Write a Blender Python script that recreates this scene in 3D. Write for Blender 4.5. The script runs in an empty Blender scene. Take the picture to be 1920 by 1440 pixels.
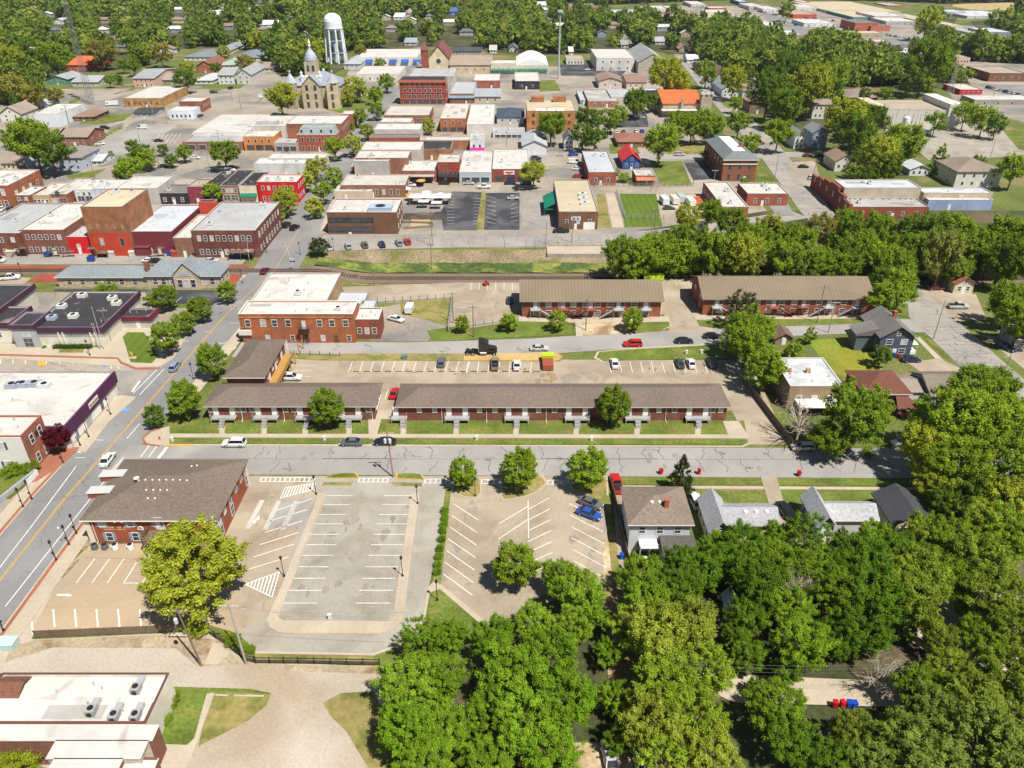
import bpy, math, random
import numpy as np
from mathutils import Vector, Matrix
random.seed(7); RNG = np.random.default_rng(7)
SC = bpy.context.scene; COL = SC.collection
# ---------------- camera, sky, sun, exposure ----------------
CH, FPX, HOR = 90.0, 1440.0, 845.0            # camera height in metres, focal length in photo pixels, tilt
PITCH = math.atan(HOR / FPX); CP, SP = math.cos(PITCH), math.sin(PITCH)
cd = bpy.data.cameras.new('camera'); cam = bpy.data.objects.new('camera', cd); COL.objects.link(cam)
cam.location = (0, 0, CH); cam.rotation_euler = (math.pi/2 - PITCH, 0, 0)
cd.sensor_width = 36; cd.lens = 27.0; cd.clip_start = 1; cd.clip_end = 8000
SC.camera = cam
SUN_DIR = Vector((.335, -.381, .862)).normalized()
sl = bpy.data.lights.new('sun', 'SUN'); sl.energy = 5.0; sl.angle = math.radians(.5); sl.color = (1, .935, .83)
so = bpy.data.objects.new('sun', sl); COL.objects.link(so); so.rotation_euler = SUN_DIR.to_track_quat('Z', 'Y').to_euler()
W = bpy.data.worlds.new("World"); SC.world = W; W.use_nodes = True
nt = W.node_tree; bg = nt.nodes['Background']; sky = nt.nodes.new('ShaderNodeTexSky'); sky.sky_type = 'NISHITA'
sky.sun_disc = False; sky.sun_elevation = math.asin(SUN_DIR.z); sky.sun_rotation = math.atan2(SUN_DIR.x, SUN_DIR.y)
nt.links.new(sky.outputs[0], bg.inputs[0]); bg.inputs[1].default_value = .05
vs = SC.view_settings; vs.view_transform = 'Standard'; vs.look = 'None'; vs.exposure = .56; vs.gamma = 1
SC.cycles.max_bounces = 5; SC.cycles.diffuse_bounces = 2; SC.cycles.glossy_bounces = 2; SC.cycles.transmission_bounces = 2
SC.cycles.transparent_max_bounces = 4; SC.cycles.caustics_reflective = False; SC.cycles.caustics_refractive = False
# ---------------- where things stand ----------------
def slope(py):
    v = (py - 720) / FPX
    return (SP + v*CP) / (CP - v*SP)
def at(px, py, z=0.0):
    "point of the photo -> point at height z"
    u, v = (px - 960)/FPX, (py - 720)/FPX; d = SP + v*CP; k = (CH - z)/d
    return Vector((u*k, (CP - v*SP)*k, z))
def proj(p):
    Z = p[1]*CP + (CH - p[2])*SP
    return 960 + FPX*p[0]/Z, 720 + FPX*((CH - p[2])*CP - p[1]*SP)/Z, Z
def xat(px, y, z): return (px - 960)/FPX*(y*CP + (CH - z)*SP)
def dip(x, y):
    "railway cutting"
    if y < 208 or y > 242 or x < -62: return 0.0
    f = min(1, max(0, (x + 62)/18)); f = f*f*(3 - 2*f)
    g = min(1, (y - 208)/9) if y < 217 else (1 if y < 230 else max(0, (241 - y)/11))
    return -2.6*f*g
# ---------------- materials ----------------
MATS = {}
def mat(name, color=None, rough=.85, fine=(3, .12), big=(.12, .15), c2=None, c2s=.2, c2t=.55, c2w=.08, joint=None, crack=None, stripe=None, spec=.3, metal=0, bump=0, mow=None):
    if name in MATS: return MATS[name]
    m = bpy.data.materials.new(name); m.use_nodes = True; t = m.node_tree; N = t.nodes; L = t.links
    b = N['Principled BSDF']; b.inputs['Roughness'].default_value = rough; b.inputs['Metallic'].default_value = metal
    b.inputs['Specular IOR Level'].default_value = spec
    pos = N.new('ShaderNodeNewGeometry').outputs['Position']
    def noise(s, det=3, dist=0):
        n = N.new('ShaderNodeTexNoise'); n.inputs['Scale'].default_value = s; n.inputs['Detail'].default_value = det; n.inputs['Distortion'].default_value = dist
        L.new(pos, n.inputs['Vector']); return n.outputs['Fac']
    def rng(src, a, b_, c, d):
        n = N.new('ShaderNodeMapRange'); L.new(src, n.inputs[0])
        for i, v in enumerate((a, b_, c, d)): n.inputs[i+1].default_value = v
        return n.outputs[0]
    def mul(a, bb):
        n = N.new('ShaderNodeVectorMath'); n.operation = 'SCALE'; L.new(a, n.inputs[0]); L.new(bb, n.inputs['Scale']); return n.outputs[0]
    def mix(f, a, bb):
        n = N.new('ShaderNodeMix'); n.data_type = 'RGBA'; L.new(f, n.inputs[0])
        for i, v in ((6, a), (7, bb)):
            if isinstance(v, tuple): n.inputs[i].default_value = (*v[:3], 1)
            else: L.new(v, n.inputs[i])
        return n.outputs[2]
    if color is None: c = N.new('ShaderNodeObjectInfo').outputs['Color']
    else:
        r = N.new('ShaderNodeRGB'); r.outputs[0].default_value = (*color, 1); c = r.outputs[0]
    if c2: c = mix(rng(noise(c2s, 5, .6), c2t - c2w, c2t + c2w, 0, 1), c, c2)
    if fine: c = mul(c, rng(noise(fine[0], 3), .3, .7, 1 - fine[1], 1 + fine[1]))
    if big: c = mul(c, rng(noise(big[0], 4, .4), .3, .7, 1 - big[1], 1 + big[1]))
    sx = N.new('ShaderNodeSeparateXYZ'); L.new(pos, sx.inputs[0])
    def tri(axis, period, width, dark, src=None):
        n = N.new('ShaderNodeMath'); n.operation = 'PINGPONG'; L.new(src or sx.outputs[axis], n.inputs[0]); n.inputs[1].default_value = period/2
        return rng(n.outputs[0], 0, width, dark, 1)
    if joint:
        for ax in (0, 1): c = mul(c, tri(ax, joint[0], joint[1], joint[2]))
    if stripe: c = mul(c, tri(stripe[0], stripe[1], stripe[2], stripe[3]))
    if mow: c = mul(c, tri(mow[0], mow[1], mow[1]/2, mow[2]))
    if crack:
        ad = N.new('ShaderNodeTexNoise'); ad.inputs['Scale'].default_value = .35; ad.inputs['Detail'].default_value = 3; L.new(pos, ad.inputs['Vector'])
        sc = N.new('ShaderNodeVectorMath'); sc.operation = 'MULTIPLY_ADD'; L.new(ad.outputs['Color'], sc.inputs[0]); sc.inputs[1].default_value = (5, 5, 0); L.new(pos, sc.inputs[2])
        v = N.new('ShaderNodeTexVoronoi'); v.feature = 'DISTANCE_TO_EDGE'; v.inputs['Scale'].default_value = crack[0]; L.new(sc.outputs[0], v.inputs['Vector'])
        e = rng(v.outputs['Distance'], 0, crack[1], crack[2], 1)
        k = rng(noise(.05, 2), .42, .52, 0, 1); mx = N.new('ShaderNodeMath'); mx.operation = 'MAXIMUM'; L.new(e, mx.inputs[0]); L.new(k, mx.inputs[1]); c = mul(c, mx.outputs[0])
    L.new(c, b.inputs['Base Color'])
    if bump:
        bn = N.new('ShaderNodeBump'); bn.inputs['Strength'].default_value = bump; L.new(noise(2, 4), bn.inputs['Height']); L.new(bn.outputs[0], b.inputs['Normal'])
    MATS[name] = m; return m
def leafmat(name, cells=False):
    m = bpy.data.materials.new(name); m.use_nodes = True; t = m.node_tree; N = t.nodes; L = t.links
    for n in list(N): N.remove(n)
    out = N.new('ShaderNodeOutputMaterial'); mx = N.new('ShaderNodeMixShader'); mx.inputs[0].default_value = .45
    d = N.new('ShaderNodeBsdfDiffuse'); tr = N.new('ShaderNodeBsdfTranslucent'); pos = N.new('ShaderNodeNewGeometry').outputs['Position']
    if cells:
        v = N.new('ShaderNodeTexVoronoi'); v.voronoi_dimensions = '2D'; v.inputs['Scale'].default_value = .11; L.new(pos, v.inputs['Vector'])
        r = N.new('ShaderNodeValToRGB'); L.new(v.outputs['Color'], r.inputs[0]); e = r.color_ramp
        e.elements[0].color = (.10, .165, .026, 1); e.elements[1].color = (.35, .39, .06, 1)
        x = e.elements.new(.55); x.color = (.175, .255, .038, 1); c = r.outputs[0]
    else: c = N.new('ShaderNodeObjectInfo').outputs['Color']
    n = N.new('ShaderNodeTexNoise'); n.inputs['Scale'].default_value = .9; n.inputs['Detail'].default_value = 4; L.new(pos, n.inputs['Vector'])
    mr = N.new('ShaderNodeMapRange'); L.new(n.outputs['Fac'], mr.inputs[0])
    for i, v_ in enumerate((.32, .68, .62, 1.38)): mr.inputs[i+1].default_value = v_
    s = N.new('ShaderNodeVectorMath'); s.operation = 'SCALE'; L.new(c, s.inputs[0]); L.new(mr.outputs[0], s.inputs['Scale'])
    L.new(s.outputs[0], d.inputs[0]); L.new(s.outputs[0], tr.inputs[0]); L.new(d.outputs[0], mx.inputs[1]); L.new(tr.outputs[0], mx.inputs[2]); L.new(mx.outputs[0], out.inputs[0])
    MATS[name] = m; return m
LEAF = leafmat('leaves'); LEAFW = leafmat('woodland_leaves', True)
asphalt = mat('asphalt', (.185, .182, .185), fine=(2, .06), big=(.08, .12), crack=(.06, .006, .45), c2=(.225, .225, .225), c2s=.05)
asphalt_pale = mat('pale_asphalt', (.285, .275, .265), fine=(2, .06), big=(.08, .12), c2=(.25, .24, .23), c2s=.05)
cracked = mat('cracked_asphalt', (.275, .255, .235), fine=(2, .08), big=(.1, .12), crack=(.13, .010, .4), c2=(.225, .215, .205), c2s=.06)
black_top = mat('black_asphalt', (.045, .047, .055), fine=(1, .15), big=(.1, .25), c2=(.085, .085, .09), c2s=.1)
conc = mat('concrete', (.325, .275, .21), fine=(1.5, .06), big=(.06, .14), joint=(4.6, .04, .82), c2=(.235, .185, .135), c2s=.13, c2t=.58, c2w=.14, crack=(.07, .004, .6))
conc_tan = mat('tan_concrete', (.355, .275, .185), fine=(1.5, .05), big=(.08, .13), joint=(5, .04, .85), c2=(.33, .265, .19), c2s=.07)
conc_grey = mat('grey_concrete', (.30, .283, .245), fine=(1.5, .06), big=(.05, .14), joint=(4, .05, .84), c2=(.235, .205, .165), c2s=.16, c2t=.58, c2w=.14)
walk = mat('sidewalk_concrete', (.39, .335, .26), fine=(2, .06), big=(.15, .1), joint=(1.6, .03, .8))
town = mat('town_paving', (.285, .25, .205), fine=(.8, .1), big=(.04, .2), c2=(.18, .172, .165), c2s=.035, crack=(.05, .01, .6))
grass = mat('grass_ground', (.10, .125, .028), fine=(1.2, .25), big=(.05, .25), c2=(.19, .155, .075), c2s=.03, c2t=.6)
forest = mat('woodland_floor', (.05, .06, .02), fine=(1.2, .3), big=(.05, .3), c2=(.10, .08, .045), c2s=.06)
lawn = mat('lawn_grass', (.092, .135, .018), fine=(1.8, .28), big=(.14, .28), c2=(.155, .15, .035), c2s=.2, c2t=.56, c2w=.14)
lawn_mown = mat('mown_lawn', (.09, .145, .012), fine=(1.5, .15), big=(.1, .12), mow=(0, 2.4, .78))
lawn_dry = mat('dry_grass', (.22, .185, .065), fine=(1.2, .2), big=(.12, .2), c2=(.13, .145, .03), c2s=.25)
dirt = mat('bare_dirt', (.27, .18, .095), fine=(1.5, .25), big=(.15, .2), c2=(.40, .32, .21), c2s=.15)
gravel = mat('gravel', (.385, .34, .285), fine=(2.5, .1), big=(.06, .13), c2=(.31, .25, .18), c2s=.05, c2t=.56)
ballast = mat('track_ballast', (.16, .12, .09), fine=(4, .3), big=(.1, .15))
riprap = mat('stony_bank', (.215, .17, .105), fine=(1.6, .4), big=(.1, .2), c2=(.13, .125, .04), c2s=.12, c2t=.6, bump=.5)
weeds = mat('tall_weeds', (.052, .085, .018), fine=(.8, .35), big=(.1, .25), c2=(.17, .19, .04), c2s=.12, bump=.6)
brickwalk = mat('brick_paving', (.28, .11, .065), fine=(3, .15))
redpave = mat('red_paving', (.26, .055, .04), fine=(3, .1))
paint_w = mat('white_marking', (.66, .65, .62), fine=(1.5, .12), big=None)
paint_y = mat('yellow_marking', (.55, .31, .04), fine=(1.5, .15), big=None)
brick = mat('brick', None, .9, fine=(2.2, .2), big=(.25, .18), c2=(.17, .095, .065), c2s=.35, c2t=.58, c2w=.2, stripe=(2, .3, .05, .86))
plain = mat('painted_wall', None, .75, fine=(2, .07), big=(.25, .16))
siding = mat('siding', None, .6, fine=(2, .04), big=(.2, .05), stripe=(2, .22, .05, .8))
stone = mat('rough_stone', None, .9, fine=(1.6, .25), big=(.3, .12))
shingle = mat('shingles', None, .95, fine=(2.5, .22), big=(.12, .10), stripe=(1, .35, .06, .9))
ribbed = mat('ribbed_metal', None, .55, fine=(2, .05), big=(.1, .1), stripe=(0, .9, .12, .66))
ribbed_y = mat('ribbed_metal_across', None, .55, fine=(2, .05), big=(.1, .1), stripe=(1, 1.2, .12, .72))
membrane = mat('white_roof_membrane', None, .7, fine=(.8, .05), big=(.14, .10), c2=(.33, .30, .26), c2s=.2, c2t=.66, c2w=.08, stripe=(1, 3.1, .07, .82))
tarroof = mat('tar_roof', None, .7, fine=(1.2, .12), big=(.12, .2), c2=(.26, .22, .18), c2s=.13, c2t=.66, c2w=.05, stripe=(1, 3, .08, .7))
gravelroof = mat('gravel_roof', None, .95, fine=(2.5, .12), big=(.1, .12))
trim = mat('trim', None, .6, fine=None, big=None)
metal_g = mat('galvanised_metal', (.45, .46, .47), .45, fine=(2, .08), big=None, metal=.3)
dark_m = mat('dark_metal', (.02, .02, .024), .5, fine=None, big=None)
wood = mat('weathered_wood', (.16, .12, .085), .9, fine=(2, .2), big=(.3, .2), stripe=(0, .3, .05, .6))
wood_t = mat('treated_wood', (.36, .21, .06), .9, fine=(2, .15), big=None)
bark = mat('bark', (.13, .10, .075), .95, fine=(4, .25), big=None)
deadbark = mat('dead_bark', (.36, .31, .25), .95, fine=(4, .15), big=None)
glass = mat('window_glass', (.045, .055, .075), .12, fine=None, big=(.35, .5), spec=.8)
blind = mat('window_blind', (.42, .44, .45), .3, fine=None, big=(.5, .3), spec=.6)
carpaint = mat('car_paint', None, .25, fine=None, big=None, spec=.7)
carglass = mat('car_glass', (.012, .015, .02), .06, fine=None, big=None, spec=.9)
tyre = mat('tyre_rubber', (.015, .015, .016), .9, fine=None, big=None)
rimm = mat('wheel_rim', (.45, .45, .46), .35, fine=None, big=None, metal=.6)
lampm = mat('clear_lamp', (.7, .7, .68), .2, fine=None, big=None)
tailm = mat('red_lamp', (.45, .01, .01), .3, fine=None, big=None)
plastic = mat('coloured_plastic', None, .45, fine=None, big=None)
# ---------------- mesh helpers ----------------
class MB:
    def __init__(s): s.v = []; s.f = []; s.m = []
    def add(s, vs_, fs, mi=0):
        o = len(s.v); s.v += [tuple(p) for p in vs_]; s.f += [tuple(i + o for i in f) for f in fs]; s.m += [mi]*len(fs); return s
    def box(s, x0, x1, y0, y1, z0, z1, mi=0):
        return s.add([(x0,y0,z0),(x1,y0,z0),(x1,y1,z0),(x0,y1,z0),(x0,y0,z1),(x1,y0,z1),(x1,y1,z1),(x0,y1,z1)],
              [(3,2,1,0),(4,5,6,7),(0,1,5,4),(1,2,6,5),(2,3,7,6),(3,0,4,7)], mi)
    def tube(s, p, q, r0, r1=None, n=6, mi=0, cap=True):
        p, q = Vector(p), Vector(q); r1 = r0 if r1 is None else r1; d = (q - p).normalized()
        a = d.orthogonal().normalized(); b = d.cross(a)
        vs_ = [p + (a*math.cos(2*math.pi*i/n) + b*math.sin(2*math.pi*i/n))*r0 for i in range(n)] + [q + (a*math.cos(2*math.pi*i/n) + b*math.sin(2*math.pi*i/n))*r1 for i in range(n)]
        fs = [(i, (i+1) % n, n + (i+1) % n, n + i) for i in range(n)]
        if cap: fs += [tuple(range(n))[::-1], tuple(range(n, 2*n))]
        return s.add(vs_, fs, mi)
    def lathe(s, prof, n=12, c=(0, 0), mi=0):
        vs_ = []; fs = []
        for r, z in prof: vs_ += [(c[0] + r*math.cos(2*math.pi*i/n), c[1] + r*math.sin(2*math.pi*i/n), z) for i in range(n)]
        for k in range(len(prof) - 1):
            for i in range(n): fs.append((k*n + i, k*n + (i+1) % n, (k+1)*n + (i+1) % n, (k+1)*n + i))
        fs.append(tuple(range(n))[::-1]); fs.append(tuple(range((len(prof)-1)*n, len(prof)*n)))
        return s.add(vs_, fs, mi)
    def prism(s, pts, z0, z1, mi=0, sides=True):
        pts = [(p[0], p[1]) for p in pts]; n = len(pts)
        if sum(pts[i][0]*pts[(i+1) % n][1] - pts[(i+1) % n][0]*pts[i][1] for i in range(n)) < 0: pts = pts[::-1]
        if not sides: return s.add([(x, y, z1) for x, y in pts], [tuple(range(n))], mi)
        return s.add([(x, y, z0) for x, y in pts] + [(x, y, z1) for x, y in pts], [tuple(range(n, 2*n))] + [(i, (i+1) % n, n + (i+1) % n, n + i) for i in range(n)], mi)
    def mesh(s, name, mats):
        me = bpy.data.meshes.new(name); me.from_pydata(s.v, [], s.f); me.update()
        for m in (mats if isinstance(mats, (list, tuple)) else [mats]): me.materials.append(m)
        if any(s.m): me.polygons.foreach_set('material_index', s.m)
        return me
    def build(s, name, mats, parent=None, color=None, loc=None): return link(name, s.mesh(name, mats), parent, color, loc)
def link(name, me, parent=None, color=None, loc=None, rz=0, scale=None):
    o = bpy.data.objects.new(name, me); COL.objects.link(o)
    if parent is not None: o.parent = parent
    if color: o.color = (*color, 1)
    if loc is not None: o.location = loc
    if rz: o.rotation_euler = (0, 0, rz)
    if scale is not None: o.scale = scale
    return o
def tag(o, label, cat, group=None, kind=None):
    if label: o['label'] = label
    if cat: o['category'] = cat
    if group: o['group'] = group
    if kind: o['kind'] = kind
    return o
def thing(name, label, cat, loc=(0, 0, 0), rz=0, group=None):
    o = link(name, None, None, None, loc, rz); return tag(o, label, cat, group)
def copy_tree(o, parent=None):
    c = o.copy(); COL.objects.link(c)
    if parent is not None: c.parent = parent
    for ch in KIDS.get(o.name, []): copy_tree(ch, c)
    return c
KIDS = {}
def index_kids(root):
    KIDS[root.name] = list(root.children)
    for c in root.children: index_kids(c)
def struct(name, mb, m): return tag(mb.build(name, m), None, None, None, 'structure')
LZ = .014; AREA_N = [0]
def area(name, pts, m, layer, world=False, raised=0):
    "flat sheet (or raised slab with a kerb) given by points of the photo or by metres"
    P = [Vector((p[0], p[1], 0)) if world else at(p[0], p[1]) for p in pts]
    AREA_N[0] += 1; b = MB(); z = raised + layer*LZ + (AREA_N[0] % 23)*.0005
    if raised: b.prism(P, 0, z)
    else: b.prism(P, 0, z, sides=False)
    return struct(name, b, m)
def ellipse(cx, cy, rx, ry, n=20, a0=0, a1=360): return [(cx + rx*math.cos(math.radians(a0 + (a1-a0)*i/n)), cy + ry*math.sin(math.radians(a0 + (a1-a0)*i/n))) for i in range(n + (a1-a0 < 360))]
# ---------------- ground sheet with the railway cutting ----------------
def axis(lo, hi, fine): return sorted(set([lo, hi] + fine))
gx = axis(-3500, 3500, [-1500, -600, -200] + [-64 + i*3 for i in range(10)] + [0, 60, 120, 180, 260, 320, 330, 600, 1500])
gy = axis(-600, 6000, [-100, 0, 60, 120, 180] + list(range(206, 244, 2)) + [300, 400, 600, 1000, 2000])
b = MB(); nx = len(gx)
def hz(x, y): return dip(x, y) if x < 325 else 0.0
b.add([(x, y, hz(x, y)) for y in gy for x in gx], [(j*nx+i, j*nx+i+1, (j+1)*nx+i+1, (j+1)*nx+i) for j in range(len(gy)-1) for i in range(nx-1)])
struct('ground', b, grass)
# ---------------- roads, pavements, lawns ----------------
def road(name, pts, m, layer, world=False):
    "pts: (px, py, half width in metres)"
    P = [(Vector((p[0], p[1], 0)) if world else at(p[0], p[1]), p[2]) for p in pts]; b = MB(); A = []
    for i, (p, w) in enumerate(P):
        d = (P[min(i+1, len(P)-1)][0] - P[max(i-1, 0)][0]).normalized(); n = Vector((-d.y, d.x, 0)); A.append((p + n*w, p - n*w))
    AREA_N[0] += 1; z = layer*LZ + (AREA_N[0] % 23)*.0005
    for i in range(len(A)-1): b.add([(*A[i][1][:2], z), (*A[i+1][1][:2], z), (*A[i+1][0][:2], z), (*A[i][0][:2], z)], [(0, 1, 2, 3)])
    return struct(name, b, m)
def line(b, p, q, w=.12, z=6*LZ):
    p, q = (Vector((*p[:2], 0)) if len(p) == 3 else at(*p)), (Vector((*q[:2], 0)) if len(q) == 3 else at(*q)); d = (q - p).normalized(); n = Vector((-d.y, d.x, 0))*w/2
    b.add([(p.x-n.x, p.y-n.y, z), (q.x-n.x, q.y-n.y, z), (q.x+n.x, q.y+n.y, z), (p.x+n.x, p.y+n.y, z)], [(0, 1, 2, 3)])
def lines(name, segs, w=.12, m=None, z=6*LZ):
    b = MB()
    for i, s in enumerate(segs): line(b, s[0], s[1], s[2] if len(s) > 2 else w, z + .0007*(i % 17))
    return struct(name, b, m or paint_w)
def kerb(name, pts, w=.18, h=.14, m=None, close=False):
    P = [at(*p) for p in pts]; b = MB(); n_ = len(P)
    for i in range(n_ if close else n_-1):
        p, q = P[i], P[(i+1) % n_]; d = (q-p).normalized(); n = Vector((-d.y, d.x, 0))*w/2; e = d*w*.3
        b.prism([(p-n-e)[:2], (q-n+e)[:2], (q+n+e)[:2], (p+n-e)[:2]], 0, h + .001*i)
    return struct(name, b, m or walk)
# broad grounds
area('town_ground', [(-330, 243), (-62, 243), (-62, 545), (-330, 545)], town, 1, True)
area('town_ground', [(-62, 243), (96, 243), (96, 560), (-62, 560)], town, 1, True)
area('town_ground', [(-300, 60), (-76, 60), (-76, 206), (-300, 206)], town, 1, True)
area('commercial_ground', [(1190, 10), (1440, 12), (1930, 60), (2100, 110), (2050, 260), (1800, 200), (1740, 130), (1560, 78), (1400, 52), (1180, 38)], town, 1)
area('town_ground', [(640, 165), (1180, 165), (1260, 128), (660, 118)], town, 1)
area('woodland_floor', [(60, -60), (60, 86), (26, 92), (-12, 70), (-30, -40)], forest, 1, True)
area('woodland_floor', [(22, 30), (300, 30), (300, 99), (45, 99)], forest, 2, True)
area('woodland_floor', [(62, 206.5), (62, 238), (360, 242), (360, 206.5)], forest, 0, True) if False else None
area('woodland_floor', [(1150, 440), (1440, 395), (2100, 395), (2400, 470), (1250, 447)], forest, 2)
# streets
MAIN = [(-420, 1500, 6), (-80, 1190, 6), (122, 935, 6), (288, 745, 6.2), (424, 590, 6.6), (517, 505, 7), (560, 431, 7.5), (584, 385, 7), (648, 300, 6.5), (708, 205, 6), (760, 125, 6), (800, 70, 5)]
road('main_street', MAIN, asphalt, 3)
road('lower_street', [(222, 861, 4.9), (960, 864, 4.9), (1400, 867, 4.9), (2300, 872, 4.9)], asphalt_pale, 4)
road('middle_street', [(445, 654, 4.4), (760, 657, 4.2), (1000, 650, 4.4), (1150, 640, 4.4), (1340, 630, 4.2), (1480, 617, 4), (1650, 610, 4), (1800, 612, 4)], asphalt_pale, 4)
road('upper_street', [(600, 456, 7.5), (900, 450, 6.8), (1150, 449, 5.5), (1330, 430, 5), (1500, 402, 4.5)], cracked, 4)
road('north_street', [(640, 353, 5), (960, 352, 6), (1150, 354, 4.5), (1340, 358, 4.5), (1480, 352, 4)], town, 4)
road('back_street', [(940, 292, 4), (1120, 293, 4.5), (1330, 295, 5), (1480, 290, 5), (1640, 292, 4)], asphalt_pale, 4)
road('right_street', [(113.8, 40, 5.9), (113.8, 190, 5.9), (114, 279, 6), (124, 377, 6.5), (132, 518, 7), (150, 760, 7)], cracked, 5, True)
road('left_street', [(-300, 152.5, 7), (-130, 152.5, 7), (-88, 152.5, 7)], cracked, 4, True)
road('alley', [(-400, 232.5, 4.8), (-85, 232.5, 4.8)], cracked, 4, True)
road('county_street', [(60, 330, 7), (250, 292, 6), (420, 288, 6), (640, 290, 5)], town, 4)
road('wide_street', [(-170, 300, 9), (-170, 470, 12), (-172, 640, 12), (-176, 760, 8)], town, 5, True)
road('cross_street', [(40, 150, 4), (250, 142, 4), (400, 148, 4), (560, 152, 4), (700, 160, 5), (1000, 150, 5), (1300, 190, 5)], town, 4)
road('far_highway', [(1420, 8, 9), (1452, 36, 9), (1500, 56, 8), (1562, 86, 8), (1640, 120, 8), (1700, 150, 7)], asphalt, 5)
road('country_road', [(884, 2, 5), (872, 22, 5), (858, 42, 5), (838, 75, 4), (822, 95, 4)], town, 5)
road('far_street', [(1180, 140, 4), (1240, 165, 5), (1330, 190, 5)], town, 5)
# pavements of the main street
def side(off0, off1, i0, i1, name, m, layer, raised=.12):
    P = [at(p[0], p[1]) for p in MAIN[i0:i1]]; b = MB(); s = 1 if off0 > 0 else -1
    for i in range(len(P)-1):
        a, c = MAIN[i0+i][2], MAIN[i0+i+1][2]
        q = [(P[i].x + s*a + off0 - s*0, P[i].y), (P[i+1].x + s*c + off0, P[i+1].y), (P[i+1].x + s*c + off1, P[i+1].y), (P[i].x + s*a + off1, P[i].y)]
        b.prism(q, 0, raised + layer*LZ)
    return struct(name, b, m)
side(.02, 3.6, 0, 3, 'pavement', walk, 0); side(.35, .95, 0, 3, 'brick_strip', brickwalk, 1)
side(-.02, -3.4, 0, 4, 'pavement', walk, 0); side(-.35, -.95, 0, 4, 'brick_strip', brickwalk, 1)
side(.02, 3.2, 3, 5, 'pavement', walk, 0)
side(-.02, -4.2, 4, 5, 'pavement', walk, 0); side(-.35, -.95, 4, 5, 'brick_strip', brickwalk, 1)
side(.02, 3.5, 6, 9, 'pavement', walk, 0); side(-.02, -4, 6, 9, 'pavement', walk, 0)
# yellow centre line, parking lines
b = MB(); PM = [at(p[0], p[1]) for p in MAIN]
for k in (-.14, .14):
    for i in range(0, 4): line(b, (PM[i].x + k, PM[i].y, 0), (PM[i+1].x + k, PM[i+1].y, 0), .13)
for i in (4, 5): line(b, (PM[i].x, PM[i].y, 0), (PM[i+1].x, PM[i+1].y, 0), .16)
struct('centre_line', b, paint_y)
lines('parking_line', [((-45, 1103+20), (65, 980)), ((65, 980), (143, 875)), ((10, 1138), (170, 935)), ((170, 935), (232, 858)), ((238, 823), (262, 795))], .16)
b = MB()
for (x0, y0), (x1, y1) in [((141, 859), (160, 859)), ((174, 825), (194, 826)), ((340, 640), (354, 640)), ((385, 622), (398, 622)), ((432, 606), (450, 606)), ((422, 641), (440, 641)), ((446, 580), (460, 580)), ((466, 560), (480, 560))]: line(b, (x0, y0), (x1, y1), .14)
for i in range(9): line(b, (146 + i*2.2, 847 - i*3), (152 + i*2.2, 849 - i*3), .3)
struct('bay_marking', b, paint_w)
# crosswalks and stop lines at the corner of the lower and the middle street
lines('crosswalk', [((280, 836), (264, 857)), ((294, 837), (279, 858)), ((313, 839), (297, 860), .6), ((248, 735), (262, 715), .5), ((250, 738), (296, 692)), ((262, 741), (308, 692)), ((415, 655), (424, 645)), ((420, 662), (432, 648)), ((430, 662), (442, 651), .5), ((400, 644), (425, 644))], .18)
lines('bay_line', [((3 + 23*i, 667), (1 + 23.2*i, 683), .14) for i in (0, 1, 2, 4.7-1, 4.8, 5.8, 6.7, 7.7)], .14, paint_w)
area('yellow_bay', [(72, 669), (86, 669), (86, 686), (71, 686)], paint_y, 6)
lines('hatched_bay', [((207, 673), (221, 673)), ((207, 673), (209, 692)), ((221, 673), (223, 692)), ((208, 680), (221, 677)), ((208, 686), (222, 683)), ((209, 691), (222, 688))], .16)
area('blue_bay', [(192, 684), (200, 684), (200, 688), (191, 688)], mat('blue_marking', (.10, .28, .55)), 6)
area('blue_bay', [(232, 765), (245, 765), (240, 771), (228, 771)], MATS['blue_marking'], 6)
# corner of the brick mosaic kerb, pavement in front of the low school-like building
area('pavement', [(-140, 640), (230, 652), (232, 676), (262, 690), (-160, 662)], walk, 0, raised=.12)
area('pavement', [(188, 648), (228, 610), (300, 612), (352, 628), (326, 672), (300, 688), (255, 690), (205, 668)], walk, 1, raised=.12)
area('brick_strip', [(-140, 660), (222, 671), (230, 680), (256, 690), (300, 690), (298, 693), (254, 693), (226, 683), (220, 674), (-140, 664)], brickwalk, 2, raised=.12)
area('pavement', [(213, 745), (228, 742), (256, 745), (240, 760), (206, 790), (160, 850), (138, 842), (200, 770)], walk, 1, raised=.12)
area('lawn', [(239, 624), (270, 624), (281, 640), (297, 668), (285, 682), (245, 680), (236, 650), (230, 633)], lawn_mown, 3, raised=.12)
area('lawn', [(112, 655), (157, 654), (157, 662), (110, 662)], lawn_dry, 2, raised=.12)
area('lawn', [(105, 645), (170, 643), (196, 652), (104, 652)], lawn, 1, raised=.12)
area('red_plaza', [(50, 529), (80, 514), (104, 514), (110, 529)], redpave, 3)
area('lawn', [(36, 534), (56, 529), (105, 532), (100, 541), (36, 541)], lawn, 4)
area('red_plaza', [(424, 523), (438, 515), (454, 517), (438, 536), (424, 531)], redpave, 3)
area('pavement', [(440, 537), (456, 515), (468, 515), (450, 540)], walk, 2)
area('red_platform', [(-200, 499), (270, 498.5), (270, 503), (-200, 504)], redpave, 3)
area('red_platform', [(421, 498.5), (468, 498), (466, 503), (421, 503)], redpave, 3)
area('depot_car_park', [(268, 543), (424, 545), (398, 574), (290, 572)], black_top, 4)
area('depot_car_park', [(268, 543), (100, 542), (100, 546), (270, 548)], black_top, 5)
area('car_park', [(-160, 540), (40, 520), (60, 521), (30, 545), (-120, 560)], conc, 3)
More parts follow.
